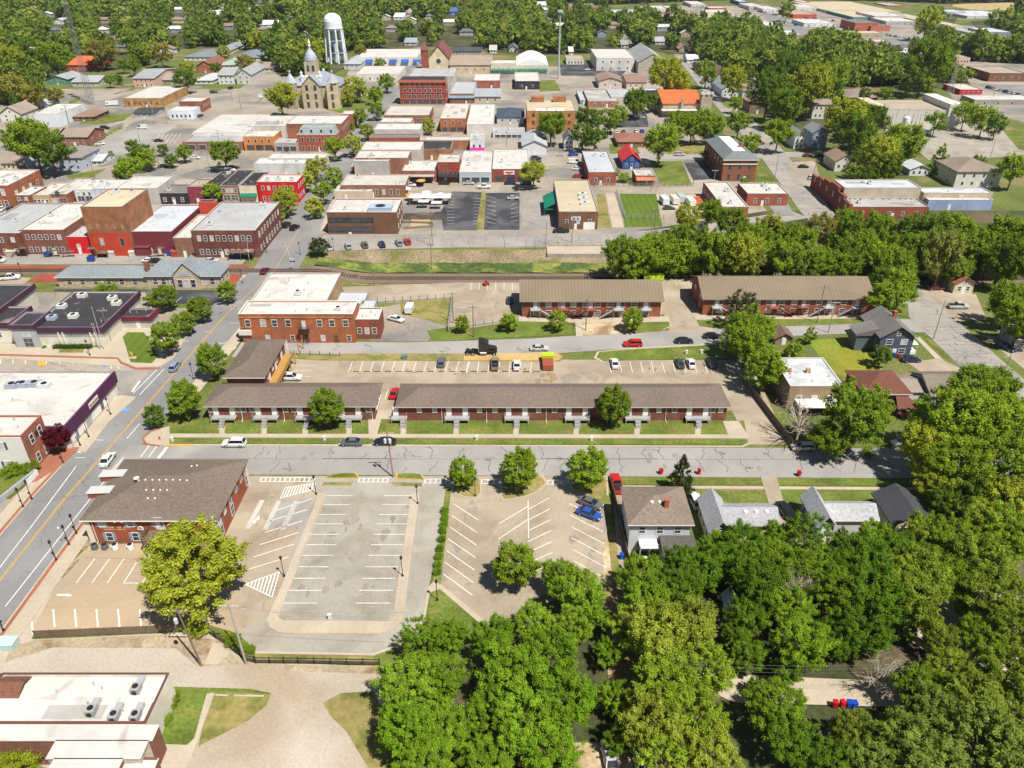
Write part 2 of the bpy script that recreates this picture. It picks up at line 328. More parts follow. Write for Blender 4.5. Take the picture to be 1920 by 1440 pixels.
lines('bay_line', [((352, 567), (362, 557)), ((372, 568), (381, 558)), ((330, 567), (341, 557))], .12)
area('grass_strip', [(320, 571), (352, 570), (352, 577), (316, 578)], lawn, 5)
# beyond the left street: brick path, wall garden
area('garden', [(-200, 870), (70, 866), (52, 908), (20, 935), (-40, 950), (-200, 960)], lawn, 2, raised=.5)
area('brick_path', [(72, 878), (90, 858), (122, 838), (150, 840), (118, 872), (70, 903), (60, 906)], brickwalk, 2, raised=.12)
# lower left: tan car park, alley, gravel yard
area('car_park', [(118, 1072), (168, 1022), (300, 1018), (455, 1026), (470, 1100), (452, 1190), (392, 1172), (385, 1182), (66, 1196), (60, 1184)], conc_tan, 3)
area('apron', [(146, 1030), (120, 1072), (66, 1184), (58, 1200), (0, 1240), (-60, 1290), (-20, 1180), (60, 1070), (130, 990), (170, 1000), (172, 1030)], walk, 2)
area('stone_bed', [(146, 1030), (166, 1010), (172, 1024), (164, 1032)], riprap, 4)
area('stone_bed', [(108, 1082), (146, 1048), (150, 1050), (118, 1084)], riprap, 4)
area('gravel_yard', [(-260, 1420), (-30, 1190), (20, 1196), (66, 1199), (385, 1184), (462, 1240), (706, 1250), (790, 1250), (770, 1300), (700, 1330), (720, 1440), (760, 1600), (-300, 1700)], gravel, 2)
area('dirt_strip', [(20, 1212), (66, 1200), (300, 1190), (420, 1200), (450, 1246), (370, 1250), (330, 1216), (100, 1214), (10, 1242)], mat('dirt_edge', (.32, .26, .18), fine=(2, .2), big=(.2, .2), c2=(.2, .13, .07), c2s=.22, c2t=.56), 3)
area('dirt_strip', [(532, 1248), (710, 1248), (712, 1264), (534, 1258)], MATS['dirt_edge'], 3)
area('concrete_apron', [(400, 1203), (432, 1222), (410, 1246), (384, 1246)], walk, 4)
area('dirt_strip', [(60, 1070), (62, 1158), (33, 1195), (-10, 1240), (-30, 1250), (28, 1190)], gravel, 3)
area('lawn', [(326, 1288), (470, 1292), (508, 1300), (492, 1330), (430, 1362), (388, 1360), (402, 1302), (388, 1300), (364, 1384), (352, 1397), (299, 1395), (318, 1290)], lawn, 4)
area('weedy_edge', [(395, 1295), (508, 1302), (500, 1322), (465, 1352), (372, 1400), (378, 1372)], lawn_dry, 5)
area('footpath', [(393, 1300), (403, 1300), (352, 1440), (340, 1500), (262, 1500), (290, 1398), (300, 1396), (350, 1398), (366, 1384)], walk, 6)
area('weedy_edge', [(605, 1318), (640, 1300), (700, 1296), (760, 1440), (690, 1440), (650, 1372), (622, 1345)], lawn_dry, 4)
lines('parking_bumper', [((404, 1304), (428, 1305), .3), ((439, 1305), (495, 1306), .3)], .3, walk, .13)
# central car park
area('car_park', [(468, 893), (845, 893), (840, 918), (806, 1092), (792, 1166), (760, 1200), (700, 1226), (478, 1222), (440, 1180), (452, 1100), (470, 1000), (470, 920)], conc_grey, 2)
area('car_park', [(468, 893), (590, 893), (596, 925), (560, 990), (540, 1060), (515, 1130), (500, 1160), (452, 1180), (452, 1100), (410, 1000), (466, 900)], conc, 3)
area('grey_patch', [(519, 936), (585, 936), (570, 985), (500, 995)], mat('grey_patch', (.275, .265, .25), fine=(2, .05)), 4)
area('car_park', [(845, 905), (1140, 905), (1142, 935), (1155, 1085), (1150, 1110), (1040, 1130), (980, 1160), (930, 1170), (905, 1165), (822, 1102), (806, 1098), (838, 925)], conc_tan, 3) if False else None
area('car_park', [(836, 893), (1145, 893), (1130, 935), (1148, 1090), (1080, 1110), (1000, 1140), (945, 1176), (905, 1170), (826, 1100), (812, 1095), (832, 930)], conc, 3)
area('tan_median', [(604, 916), (612, 916), (518, 1166), (512, 1172), (508, 1160)], conc_tan, 3) if False else None
kerb('kerb', [(598, 925), (590, 950), (508, 1150), (500, 1165), (506, 1176), (524, 1186), (560, 1188), (712, 1188), (738, 1180), (752, 1166), (758, 1140), (786, 925)], .2)
kerb('kerb', [(612, 925), (604, 950), (525, 1145), (520, 1158), (530, 1165), (728, 1167), (738, 1150), (741, 1135), (772, 925)], .2)
area('tan_median', [(600, 925), (611, 925), (522, 1150), (518, 1158), (530, 1167), (728, 1169), (740, 1155), (744, 1135), (774, 925), (785, 925), (756, 1140), (750, 1164), (736, 1178), (712, 1186), (560, 1186), (526, 1184), (510, 1175), (504, 1164), (512, 1148)][:0] or [(598.8, 926), (611, 926), (523, 1149), (509, 1149)], walk, 3, raised=.1)
area('tan_median', [(773, 926), (785, 926), (756, 1149), (740, 1149)], walk, 3, raised=.1)
area('tan_median', [(509, 1150), (522, 1150), (521, 1158), (531, 1166), (727, 1168), (738, 1158), (740, 1150), (756, 1150), (751, 1166), (737, 1179), (712, 1187), (560, 1187), (524, 1185), (507, 1175), (502, 1164)], walk, 3, raised=.1)
S = []
rows = [930, 947, 965.5, 983, 1002.5, 1022, 1042, 1063.5, 1085, 1107.5, 1131.5]
for y in rows:
    t = (y-930)/(1131.5-930); S.append(((606-76*t, y), (661-66*t, y))); S.append(((720-53*t, y), (776-44*t, y)))
lines('bay_line', S, .13)
S = []
for (a, b_) in [((584, 936), (517, 958)), ((576, 956), (505, 978)), ((568, 977), (497, 999)), ((560, 999), (487, 1022)), ((551, 1021), (476, 1045)), ((541, 1045), (463, 1069))]: S.append((a, b_))
tri_ = [(524, 1073), (459, 1096), (510, 1120)]
S += [((524, 1073), (459, 1096)), ((459, 1096), (510, 1120)), ((524, 1073), (510, 1120))]
for i in range(1, 9): t = i/9; S.append(((524-65*t, 1073+23*t), (510-51*t*1.0, 1120-24*t), .22))
S += [((535, 915), (592, 906)), ((592, 906), (590, 912)), ((526, 935), (535, 915)), ((526, 935), (590, 918))]
for i in range(1, 11): t = i/11; S.append(((535+57*t, 915-9*t), (526+64*t, 935-17*t), .22))
lines('bay_line', S, .15)
b = MB()
line(b, (476, 982), (483, 972), .35); b.add([(*at(480, 973)[:2], .09), (*at(486, 966)[:2], .09), (*at(487, 976)[:2], .09)], [(0, 1, 2)])
line(b, (107, 1116), (128, 1116), .35); b.add([(*at(126, 1113.5)[:2], .09), (*at(126, 1120)[:2], .09), (*at(137, 1117)[:2], .09)], [(0, 1, 2)])
struct('arrow_marking', b, paint_w)
lines('faded_marking', [((464, 992), (492, 938), .9), ((497, 994), (523, 940), .9), ((530, 994), (556, 940), .9)], .9, mat('faded_paint', (.40, .38, .345), fine=(2, .08)))
area('crosswalk', [(0, 0), (1, 0), (0, 1)], paint_w, 6) if False else None
S = []
for (x0, x1, y) in [(490, 590, 899), (674, 728, 900.5), (798, 838, 902), (904, 938, 903), (1028, 1066, 904)]:
    S += [((x0, y-3), (x1, y-3)), ((x0-2, y+4.5), (x1-2, y+4.5))]
    n = int((x1-x0)/9)
    for i in range(n+1): x = x0 + (x1-x0)*i/n; S.append(((x, y-3), (x-2, y+4.5), .2))
lines('crosswalk', S, .15)
# planted islands along the lower street (kerbed)
def island(pts, pts2=None):
    area('planted_island', pts, lawn, 0, raised=.16)
def shrink(pts, k):
    cx = sum(p[0] for p in pts)/len(pts); cy = sum(p[1] for p in pts)/len(pts); return [(cx+(p[0]-cx)*k, cy+(p[1]-cy)*k) for p in pts]
for pts, kc in [([(609, 897), (620, 891), (640, 888), (668, 888), (674, 897)], paint_y), ([(599, 911), (604, 905), (667, 905), (661, 911)], walk), ([(742, 897), (744, 888), (775, 888), (790, 890), (797, 900)], paint_y), ([(730, 905), (794, 906), (795, 913), (740, 912)], walk),
                ([(846, 924), (850, 890), (885, 890), (901, 898), (903, 925), (895, 935), (870, 933)], walk), ([(938, 932), (938, 900), (945, 890), (1018, 890), (1028, 905), (1010, 922), (990, 931), (955, 938), (942, 938)], walk), ([(1066, 905), (1075, 893), (1140, 893), (1142, 960), (1128, 950), (1100, 925), (1070, 915)], walk)]:
    area('kerb', pts, kc, 0, raised=.13); area('planted_island', shrink(pts, .9), lawn if kc is paint_y else lawn_dry, 2, raised=.14)
area('planted_strip', [(836, 915), (846, 915), (826, 1100), (814, 1098)], lawn, 0, raised=.12)
area('lawn', [(814, 1100), (826, 1102), (868, 1130), (905, 1168), (900, 1180), (800, 1200), (700, 1245), (700, 1232), (770, 1205), (796, 1168)], lawn, 4)
area('kerb', [(812, 1092), (826, 1096), (907, 1163), (910, 1172), (902, 1172), (824, 1105), (806, 1112), (796, 1168), (772, 1204), (700, 1230), (478, 1226), (478, 1222), (700, 1226), (768, 1200), (791, 1166), (802, 1104)], walk, 0, raised=.13)
area('grass_strip', [(478, 1226), (700, 1231), (702, 1242), (480, 1238)], lawn_dry, 3)
area('grass_strip', [(1133, 930), (1142, 930), (1168, 1100), (1150, 1100)], lawn_dry, 1, raised=.12)
area('grass_triangle', [(1000, 1128), (1036, 1105), (1040, 1115), (1004, 1140)], lawn_dry, 1, raised=.12)
S = []
for i in range(7): x, y = 850 - i*3.1, 945 + i*22; S.append(((x, y), (x+47+i*1.2, y+31+i*1.4)))
for i in range(6): x, y = 1067 + i*1.8, 945 + i*21.5; S.append(((x, y), (x+62, y+30+i)))
for i in range(7): x, y = 1030 + i*1.2, 934 + i*20.5; S.append(((x-38 - 2*i, y+21), (x, y)))
S += [((990, 937), (991, 1010)), ((990, 950), (935, 983)), ((991, 974), (935, 1011)), ((1132, 1085), (1146, 1093))]
lines('bay_line', S, .14)
# bays of the tan car park below the brick office
lines('bay_line', [((178, 1048), (143, 1094)), ((206, 1048), (172, 1094)), ((233, 1048), (201, 1094)), ((257, 1054), (232, 1094)), ((286, 1064), (267, 1094)), ((232, 1094), (267, 1094))] + [((100 + 40.5*i, 1143), (103 + 40.5*i, 1176), .22) for i in range(5)] + [((60, 1166), (62, 1190), .22)], .15)
area('office_walk', [(152, 1046), (168, 1024), (302, 1022), (284, 1050)], conc_tan, 1, raised=.12)
# strip in front of the long apartment rows
area('lawn', [(318, 789), (1395, 789), (1400, 815), (312, 815)], lawn, 1, raised=.05)
area('sidewalk', [(300, 814), (1402, 816), (1406, 823), (296, 821)], walk, 4, raised=.10)
area('grass_strip', [(312, 823), (1404, 825), (1392, 835), (312, 832)], lawn, 3, raised=.08)
area('kerb', [(300, 833), (1390, 836.5), (1402, 832), (1406, 833), (1392, 839), (298, 835.5)], walk, 0, raised=.12)
area('kerb', [(308, 834), (362, 834.3), (362, 837), (308, 836.5)], paint_y, 2, raised=.12)
area('corner_pavement', [(268, 822), (285, 808), (318, 800), (318, 834), (300, 836), (275, 832)], walk, 5, raised=.10)
area('brick_strip', [(266, 822), (280, 808), (300, 804), (301, 806), (284, 811), (270, 823), (276, 832), (300, 836), (298, 838), (272, 834)], brickwalk, 6, raised=.10)
for x in (417, 496, 573, 655, 700, 757, 856, 968, 1081, 1195, 1309): area('path', [(x-5, 795), (x+5, 795), (x+4, 816), (x-6, 816)], walk, 3, raised=.06)
area('path', [(690, 770), (742, 770), (742, 786), (715, 786), (702, 835), (692, 835)], walk, 2, raised=.06)
area('path', [(1355, 790), (1385, 790), (1402, 816), (1365, 816)], walk, 3, raised=.06)
area('driveway', [(1378, 690), (1412, 690), (1478, 834), (1404, 834), (1372, 770), (1345, 722)], conc, 3)
# car park behind the rows
area('car_park', [(500, 672), (1392, 676), (1378, 725), (1400, 770), (1370, 770), (420, 770), (540, 690)], conc, 2)
area('dry_verge', [(545, 664), (1050, 664), (1058, 671), (1050, 678), (600, 676), (540, 672)], lawn_dry, 3, raised=.12)
area('dry_verge', [(870, 664), (1045, 663), (1054, 670), (1046, 677), (870, 677)], mat('straw', (.42, .29, .11), fine=(2, .15)), 4, raised=.12)
area('lawn', [(1118, 671), (1124, 661), (1180, 656), (1340, 648), (1356, 660), (1362, 672), (1130, 677)], lawn, 3, raised=.12)
area('kerb', [(1113, 672), (1120, 660), (1180, 653.5), (1340, 645), (1345, 647), (1181, 656), (1125, 662), (1119, 671), (1130, 677), (1128, 680)], walk, 1, raised=.12)
S = [((661 + 20*i, 678), (654 + 20*i, 698)) for i in range(12)] + [((878 + 19.8*i, 679), (875 + 19.8*i, 699)) for i in range(7)]
S += [((1141 + 20*i, 679), (1146 + 20*i, 699)) for i in range(13)] + [((550, 685), (592, 686)), ((546, 695), (586, 696)), ((543, 706), (582, 707)), ((728, 731), (722, 748))]
lines('bay_line', S, .13)
# yard east of the brick corner building, banked lawns before the tan-roofed rows
area('yard', [(694, 640), (700, 580), (760, 568), (848, 560), (842, 610), (800, 640)], town, 2)
area('weedy_edge', [(750, 566), (845, 560), (838, 612), (800, 600), (752, 590)], lawn_dry, 3)
area('grass_patch', [(800, 620), (868, 610), (930, 628), (880, 638), (810, 638)], lawn, 3)
area('car_park', [(640, 538), (860, 530), (975, 530), (975, 600), (840, 622), (850, 565), (700, 568), (660, 575)], conc, 2)
area('car_park', [(972, 530), (1316, 520), (1316, 600), (1330, 614), (1240, 616), (1246, 590), (975, 600)], conc, 2)
area('driveway', [(1246, 560), (1310, 560), (1326, 602), (1340, 622), (1250, 625), (1262, 604)], conc, 5)
area('lawn', [(876, 633), (900, 618), (972, 603), (1075, 608), (1070, 628), (990, 632), (880, 637)], lawn, 3, raised=.1)
area('dirt_bank', [(1075, 606), (1180, 604), (1256, 604), (1258, 612), (1235, 623), (1170, 626), (1090, 630), (1085, 620)], dirt, 3, raised=.1)
area('lawn', [(1190, 606), (1254, 604), (1256, 612), (1236, 622), (1195, 625)], lawn, 5, raised=.1)
area('walk', [(972, 592), (1254, 594), (1256, 604), (1100, 606), (972, 603)], walk, 4, raised=.1)
area('walk', [(1300, 592), (1650, 590), (1650, 598), (1304, 600)], walk, 4, raised=.1)
area('lawn', [(1306, 601), (1640, 598), (1640, 606), (1480, 612), (1340, 616), (1312, 612)], lawn, 3, raised=.1)
area('walk', [(1078, 600), (1090, 600), (1093, 632), (1080, 632)], walk, 6, raised=.1)
S = [((883 + 15.5*i, 530), (883 + 15.5*i, 544)) for i in range(6)] + [((1263, 524), (1270, 537)), ((1278, 524), (1286, 536)), ((1296, 523), (1303, 536)), ((862, 566), (893, 566)), ((860, 577), (892, 577)), ((858, 589), (890, 589))]
lines('bay_line', S, .12)
# right-hand blocks
area('lawn', [(1515, 640), (1620, 628), (1660, 700), (1640, 720), (1560, 700)], mat('yellow_lawn', (.19, .19, .02), fine=(1.5, .2), c2=(.13, .19, .02), c2s=.1), 2)
area('verge', [(1729, 630), (1740, 631), (1791, 675), (1781, 679)], lawn, 2); area('verge', [(1830, 640), (1846, 640), (1930, 712), (1914, 712)], lawn, 2)
area('verge', [(1690, 572), (1702, 570), (1704, 597), (1680, 590)], lawn, 3, raised=.1)
area('footpath', [(1715, 632), (1724, 632), (1800, 705), (1840, 740), (1826, 742), (1770, 690)], walk, 3)
area('driveway', [(1712, 546), (1750, 540), (1830, 552), (1850, 600), (1760, 604), (1710, 580)], conc, 3)
area('driveway', [(1840, 628), (1880, 632), (1960, 680), (1930, 700)], conc, 3)
area('driveway', [(1700, 680), (1760, 672), (1800, 690), (1790, 700), (1730, 700)], conc, 3)
# lower right: verges, sidewalk and drives
area('verge', [(1162, 896), (1700, 899), (1712, 912), (1162, 909)], lawn, 1, raised=.08)
area('sidewalk', [(1160, 911), (1790, 915), (1800, 920), (1160, 916)], walk, 2, raised=.08)
area('front_lawn', [(1300, 920), (1790, 922), (1800, 1000), (1300, 1000)], lawn, 1, raised=.06)
area('driveway', [(1426, 895), (1456, 895), (1482, 990), (1455, 990)], conc, 3, raised=.1)
area('driveway', [(1148, 905), (1163, 905), (1192, 1050), (1190, 1095), (1160, 1095)], conc, 3, raised=.04)
area('verge', [(1305, 919), (1320, 919), (1345, 990), (1316, 990)], lawn, 3, raised=.08)
area('back_lane', [(60, 1270), (200, 1266), (240, 1280)][:0] or [(22.5, 73), (60, 71), (110, 72.5), (110, 68.5), (60, 67), (30, 68)], walk, 4, True)
area('gravel_lot', [(60, 88), (92, 88), (100, 76), (70, 74)][:0] or [(56, 82), (62, 90), (80, 88), (92, 78), (98, 68), (80, 66), (62, 74)], gravel, 4, True)
area('bare_yard', [(13, 66), (18, 66), (19, 100), (15.5, 100)], dirt, 5, True)
# downtown: dark car parks, fenced lawn, planted beds
area('dark_car_park', [(848, 359), (904, 361), (895, 432), (832, 432), (826, 398)], black_top, 5)
area('dark_car_park', [(912, 362), (974, 362), (974, 431), (907, 431)], black_top, 5)
area('dark_car_park', [(758, 400), (835, 397), (836, 408), (756, 408)], black_top, 6)
area('planted_divider', [(903, 362), (912, 362), (906, 430), (893, 430)], lawn_dry, 1, raised=.1)
area('planting_bed', [(772, 408), (795, 407), (808, 414), (800, 426), (768, 426)], conc_tan, 7)
S = [((838 + i*.0, 366 + 6*i), (852, 366 + 6*i)) for i in range(10)] + [((888, 366 + 6*i), (901, 366 + 6*i)) for i in range(10)] + [((912, 368 + 8*i), (930, 372 + 8*i)) for i in range(7)] + [((958, 368 + 8*i), (972, 365 + 8*i)) for i in range(7)]
lines('bay_line', S, .14)
area('cracked_yard', [(978, 362), (1040, 362), (1046, 428), (978, 430)], cracked, 4)
area('lawn', [(1162, 363), (1230, 364), (1242, 425), (1172, 426)], lawn_mown, 4)
area('footpath', [(1136, 364), (1154, 364), (1170, 427), (1148, 427)], walk, 4)
area('weedy_edge', [(1118, 364), (1134, 364), (1146, 427), (1122, 427)], lawn_dry, 3)
area('trailer_yard', [(1230, 366), (1330, 366), (1345, 400), (1244, 402)], gravel, 4)
area('lawn', [(1218, 302), (1278, 302), (1298, 348), (1240, 348)], lawn, 4)
area('lawn', [(1240, 268), (1330, 266), (1325, 291), (1250, 289)], lawn_dry, 3); area('lawn', [(1142, 270), (1190, 268), (1200, 288), (1144, 288)], lawn, 3)
area('dark_yard', [(1282, 304), (1340, 306), (1352, 335), (1300, 338)], black_top, 4)
area('corner_car_park', [(1466, 305), (1528, 302), (1540, 345), (1500, 348)], town, 6)
area('corner_car_park', [(1440, 383), (1478, 383), (1490, 405), (1455, 405)], asphalt, 6)
area('shop_car_park', [(1012, 295), (1096, 295), (1100, 345), (1030, 345)], town, 5)
area('green_strip', [(1415, 308), (1432, 308), (1446, 345), (1424, 345)], lawn, 4)
area('big_yard', [(1640, 235), (1800, 218), (1900, 250), (1930, 290), (1800, 300), (1740, 300), (1700, 262)], conc_grey, 4)
area('grass_bank', [(1880, 245), (1960, 240), (1990, 300), (1910, 280)], lawn, 5)
area('court_square', [(620, 182), (720, 180), (712, 200), (640, 212), (610, 205)], lawn, 5)
area('office_car_park', [(1050, 122), (1110, 118), (1180, 128), (1165, 142), (1052, 142)], black_top, 6)
area('church_car_park', [(1150, 214), (1212, 212), (1216, 238), (1146, 240)], black_top, 6)
area('green_strip', [(1010, 152), (1040, 150), (1052, 170), (1012, 172)], lawn, 6)
# town car parks to the left
area('town_car_park', [(165, 262), (300, 232), (400, 238), (360, 262), (300, 285), (150, 292)], asphalt_pale, 4)
S = [((236 - i*9, 236 + i*3.6), (246 - i*9, 239 + i*3.6)) for i in range(11)] + [((300 + i*8, 252 - i*.4), (286 + i*8, 271 - i*.4)) for i in range(6)]
lines('bay_line', S, .16)
area('green_bank', [(148, 278), (205, 246), (228, 236), (232, 240), (196, 258), (165, 282)], lawn, 5)
area('town_lawn', [(146, 233), (180, 215), (250, 212), (232, 226), (195, 233)], lawn, 5)
area('lawn', [(122, 330), (200, 316), (230, 318), (210, 334), (150, 342)], lawn, 5)
for P_ in ([(40, 250), (86, 246), (84, 238), (40, 240)], [(10, 236), (60, 218), (60, 226), (12, 240)], [(42, 212), (75, 203), (74, 212), (44, 216)], [(175, 145), (235, 138), (230, 146), (180, 150)], [(230, 172), (262, 160), (250, 170)], [(395, 166), (425, 160), (410, 171), (390, 172)], [(1348, 190), (1380, 186), (1392, 200), (1365, 204)], [(1395, 186), (1415, 204), (1400, 206), (1380, 200)], [(128, 190), (150, 180), (150, 188), (130, 196)], [(1576, 195), (1640, 195), (1640, 203), (1576, 203)], [(430, 40), (452, 38), (450, 46), (430, 47)]): area('lawn', P_, lawn, 5)
area('field', [(1790, 4), (2000, 2), (2100, 14), (1960, 24), (1820, 18), (1785, 12)], mat('dry_field', (.36, .28, .14), fine=(.3, .1)), 2)
area('green_lot', [(1512, 55), (1575, 58), (1570, 66), (1530, 66)], lawn, 6); area('green_lot', [(1500, 40), (1530, 46), (1515, 52)], lawn, 6)
area('dark_car_park', [(1590, 72), (1720, 68), (1760, 88), (1700, 94), (1600, 90)], asphalt, 5)
area('dark_car_park', [(1850, 158), (1960, 160), (1960, 185), (1880, 178)], asphalt, 5)
area('lower_yard', [(30, 60.5), (200, 60.5), (200, 40), (30, 40)][:0] or [(2, 62), (22, 62), (22, 40), (2, 40)], dirt, 3, True)
# ---------------- railway cutting: track, ballast, banks ----------------
def drape(name, y0, y1, x0, x1, m, off, n=40, f=None):
    b = MB(); xs = [x0 + (x1-x0)*i/n for i in range(n+1)]; ys = [y0 + (y1-y0)*j/6 for j in range(7)]
    b.add([(x, y, hz(x, y) + off + (f(x, y) if f else 0)) for y in ys for x in xs], [(j*(n+1)+i, j*(n+1)+i+1, (j+1)*(n+1)+i+1, (j+1)*(n+1)+i) for j in range(6) for i in range(n)])
    return struct(name, b, m)
drape('ballast', 219.5, 225.5, -420, -62, ballast, .03); drape('ballast', 218.5, 226.5, -62, 320, ballast, .10, 90)
drape('stony_bank', 233.2, 240.8, -60, 66, riprap, .06, 40)
drape('weeds', 226.5, 233.2, -62, 66, weeds, .10, 60, lambda x, y: .35*abs(math.sin(x*1.7 + y)) )
area('road_edge', [(-200, 0)][:0] or [(11.5, 236.8), (32.5, 236.8), (32.5, 243.5), (11.5, 243.5)], walk, 2, True, raised=.22)
drape('bank_grass', 208, 218.3, -62, 60, lawn_dry, .04, 40)
# dark crack sealing wandering over the streets
def cracks(name, x0, x1, y0, y1, step, w=.11, along='x', seed=1, keep=.7, z=5.6*LZ, fzz=None):
    R = random.Random(seed); b = MB(); n = int((x1-x0)/step); k = 0
    def poly(P):
        nonlocal k
        for p, q in zip(P, P[1:]):
            if along == 'y': p, q = p[::-1], q[::-1]
            k += 1; line(b, (p[0], p[1], 0), (q[0], q[1], 0), w*R.uniform(.6, 1.1), z + .0004*(k % 25))
    for i in range(n):
        x = x0 + (i + R.uniform(.2, .8))*step; m = (y0+y1)/2
        for a, c in ((y0, m), (m, y1)):
            if R.random() > keep: continue
            if R.random() < .25: c = a + (c-a)*R.uniform(.4, .9)
            P = [(x, a)]; xx = x; s = 6
            for j in range(1, s+1): xx += R.uniform(-.4, .4)*step*.28; P.append((xx, a + (c-a)*j/s))
            poly(P)
            if R.random() < .45:
                j = R.randrange(1, s); px, py = P[j]; Q = [(px, py)]
                for _ in range(R.randrange(3, 8)): px += R.uniform(.4, 1.2)*R.choice((1, 1, -1)) ; py += R.uniform(-.5, .5); py = min(max(py, y0+.2), y1-.2); Q.append((px, py))
                poly(Q)
    return struct(name, b, mat('crack_sealant', (.07, .068, .068), fine=None, big=None))
cracks('crack_sealing', -60, 98, 119.6, 128.2, 5.2, seed=4)
cracks('crack_sealing', -72, 98, 123.9, 124.1, 60, .12, seed=5, keep=1); lines('road_joint', [((-74, 124.0, 0), (100, 123.6, 0), .07)], .07, MATS['crack_sealant'], 5.2*LZ)
cracks('crack_sealing', -40, 52, 242.5, 255, 3.6, .13, seed=6, keep=.85)
cracks('crack_sealing', 125, 186, 108.5, 119, 2.2, .12, 'y', seed=7, keep=.95, z=6.2*LZ); cracks('crack_sealing', 190, 300, 109, 119, 4, .16, 'y', seed=8, keep=.8, z=6.2*LZ)
cracks('crack_sealing', -48, 50, 166.5, 173, 9, .1, seed=9, keep=.5)

def blots(name, quad, n, seed, m, r0=.25, r1=.9):
    R = random.Random(seed); b = MB(); P = [at(*p) for p in quad]
    for i in range(n):
        u, v = R.random(), R.random(); c = (P[0]*(1-u) + P[1]*u)*(1-v) + (P[3]*(1-u) + P[2]*u)*v; rx, ry = R.uniform(r0, r1), R.uniform(r0, r1)*1.5; k = 9; ph = R.uniform(0, 6)
        b.add([(c.x + rx*math.cos(2*math.pi*j/k)*R.uniform(.6, 1.1), c.y + ry*math.sin(2*math.pi*j/k)*R.uniform(.6, 1.1), 4.6*LZ + i*.0003) for j in range(k)], [tuple(range(k))])
    return struct(name, b, m)
oil = mat('oil_stain', (.20, .17, .14), fine=(3, .2)); rust_st = mat('rust_stain', (.26, .19, .11), fine=(3, .2)); oil2 = mat('faint_stain', (.25, .22, .18), fine=(3, .2))
blots('oil_stain', [(625, 925), (720, 925), (640, 1140), (535, 1140)], 26, 1, oil2); blots('oil_stain', [(725, 925), (775, 925), (735, 1140), (670, 1140)], 22, 2, oil2); blots('oil_stain', [(850, 940), (910, 940), (880, 1120), (830, 1090)], 16, 3, oil2); blots('oil_stain', [(1060, 940), (1130, 940), (1145, 1080), (1070, 1080)], 16, 4, oil2)
blots('oil_stain', [(655, 690), (1000, 690), (1000, 702), (650, 702)], 26, 5, oil, .2, .5); blots('oil_stain', [(1145, 690), (1360, 690), (1362, 702), (1148, 702)], 14, 6, oil, .2, .5); blots('rust_stain', [(1008, 700), (1040, 700), (1040, 716), (1006, 716)], 9, 7, rust_st, .4, 1.2); blots('oil_stain', [(1060, 700), (1130, 690), (1130, 715), (1050, 718)], 16, 8, oil2, .5, 1.6)
blots('oil_stain', [(480, 905), (560, 915), (520, 1000), (470, 1000)], 14, 9, oil2); blots('oil_stain', [(860, 535), (970, 535), (970, 600), (860, 600)], 18, 10, oil2, .3, .8); blots('oil_stain', [(420, 846), (1600, 850), (1600, 880), (420, 878)], 30, 11, mat('road_stain', (.23, .225, .22)), .3, .9)
blots('patched_paving', [(-10, 250), (560, 250), (520, 330), (-10, 330)], 26, 12, mat('paving_patch', (.17, .165, .155), fine=(2, .1)), 2, 9); blots('patched_paving', [(200, 160), (520, 150), (440, 240), (120, 240)], 18, 13, MATS['paving_patch'], 2, 9); blots('patched_paving', [(760, 240), (1100, 240), (1100, 350), (760, 350)], 14, 14, MATS['paving_patch'], 1, 5)
# ---------------- buildings ----------------
LAND = []      # (x, y, phrase) for describing what stands near
BOXES = []     # footprints and picture boxes that trees must leave free
_wm = {}
def window_meshes(w, h, style):
    k = (round(w, 2), round(h, 2), style)
    if k in _wm: return _wm[k]
    t = .1 if w < 2.5 else .12
    f = MB()
    if style != 'far':
        f.box(-w/2-t, w/2+t, -.07, .02, -h/2-t, -h/2).box(-w/2-t, w/2+t, -.07, .02, h/2, h/2+t).box(-w/2-t, -w/2, -.07, .02, -h/2, h/2).box(w/2, w/2+t, -.07, .02, -h/2, h/2)
        if w < 2.5: f.box(-w/2, w/2, -.05, .01, -.035, .035)
        n = max(1, round(w/1.3))
        for i in range(1, n): x = -w/2 + w*i/n; f.box(x-.04, x+.04, -.05, .01, -h/2, h/2)
        p = MB().box(-w/2, w/2, -.03, .02, -h/2, h/2)
        r = (f.mesh('window', trim), p.mesh('pane', glass), MB().box(-w/2, w/2, -.03, .02, -h/2, h/2).mesh('pane', blind))
    else:
        f.box(-w/2-t, w/2+t, -.05, .02, -h/2-t, h/2+t, 0); f.box(-w/2, w/2, -.08, .02, -h/2, h/2, 1)
        r = (f.mesh('window', [trim, glass]), None, None)
    _wm[k] = r; return r
def put_window(parent, x, y, z, w, h, rz, col=(.8, .79, .76), far=False):
    fm, pm, bm = window_meshes(w, h, 'far' if far else 'near')
    o = link('window', fm, parent, col, (x, y, z), rz)
    if pm: link('pane', bm if random.random() < .25 else pm, o)
    return o
_dm = {}
def put_door(parent, x, y, rz, w=1.0, h=2.1, col=(.7, .7, .68), z=0):
    k = (w, h)
    if k not in _dm: _dm[k] = MB().box(-w/2, w/2, -.06, .02, 0, h).mesh('door', trim)
    return link('door', _dm[k], parent, col, (x, y, z), rz)
def units(root, x0, x1, y0, y1, z, n, col=(.55, .56, .57), s=1.0):
    for i in range(n):
        w = random.uniform(1.2, 1.9)*s; d = random.uniform(1.1, 1.6)*s; h = random.uniform(.8, 1.2)*s
        x = random.uniform(x0 + 2, max(x0 + 2.1, x1 - 2)); y = random.uniform(y0 + 2, max(y0 + 2.1, y1 - 2)); unit(root, x, y, z, w, d, h, col)
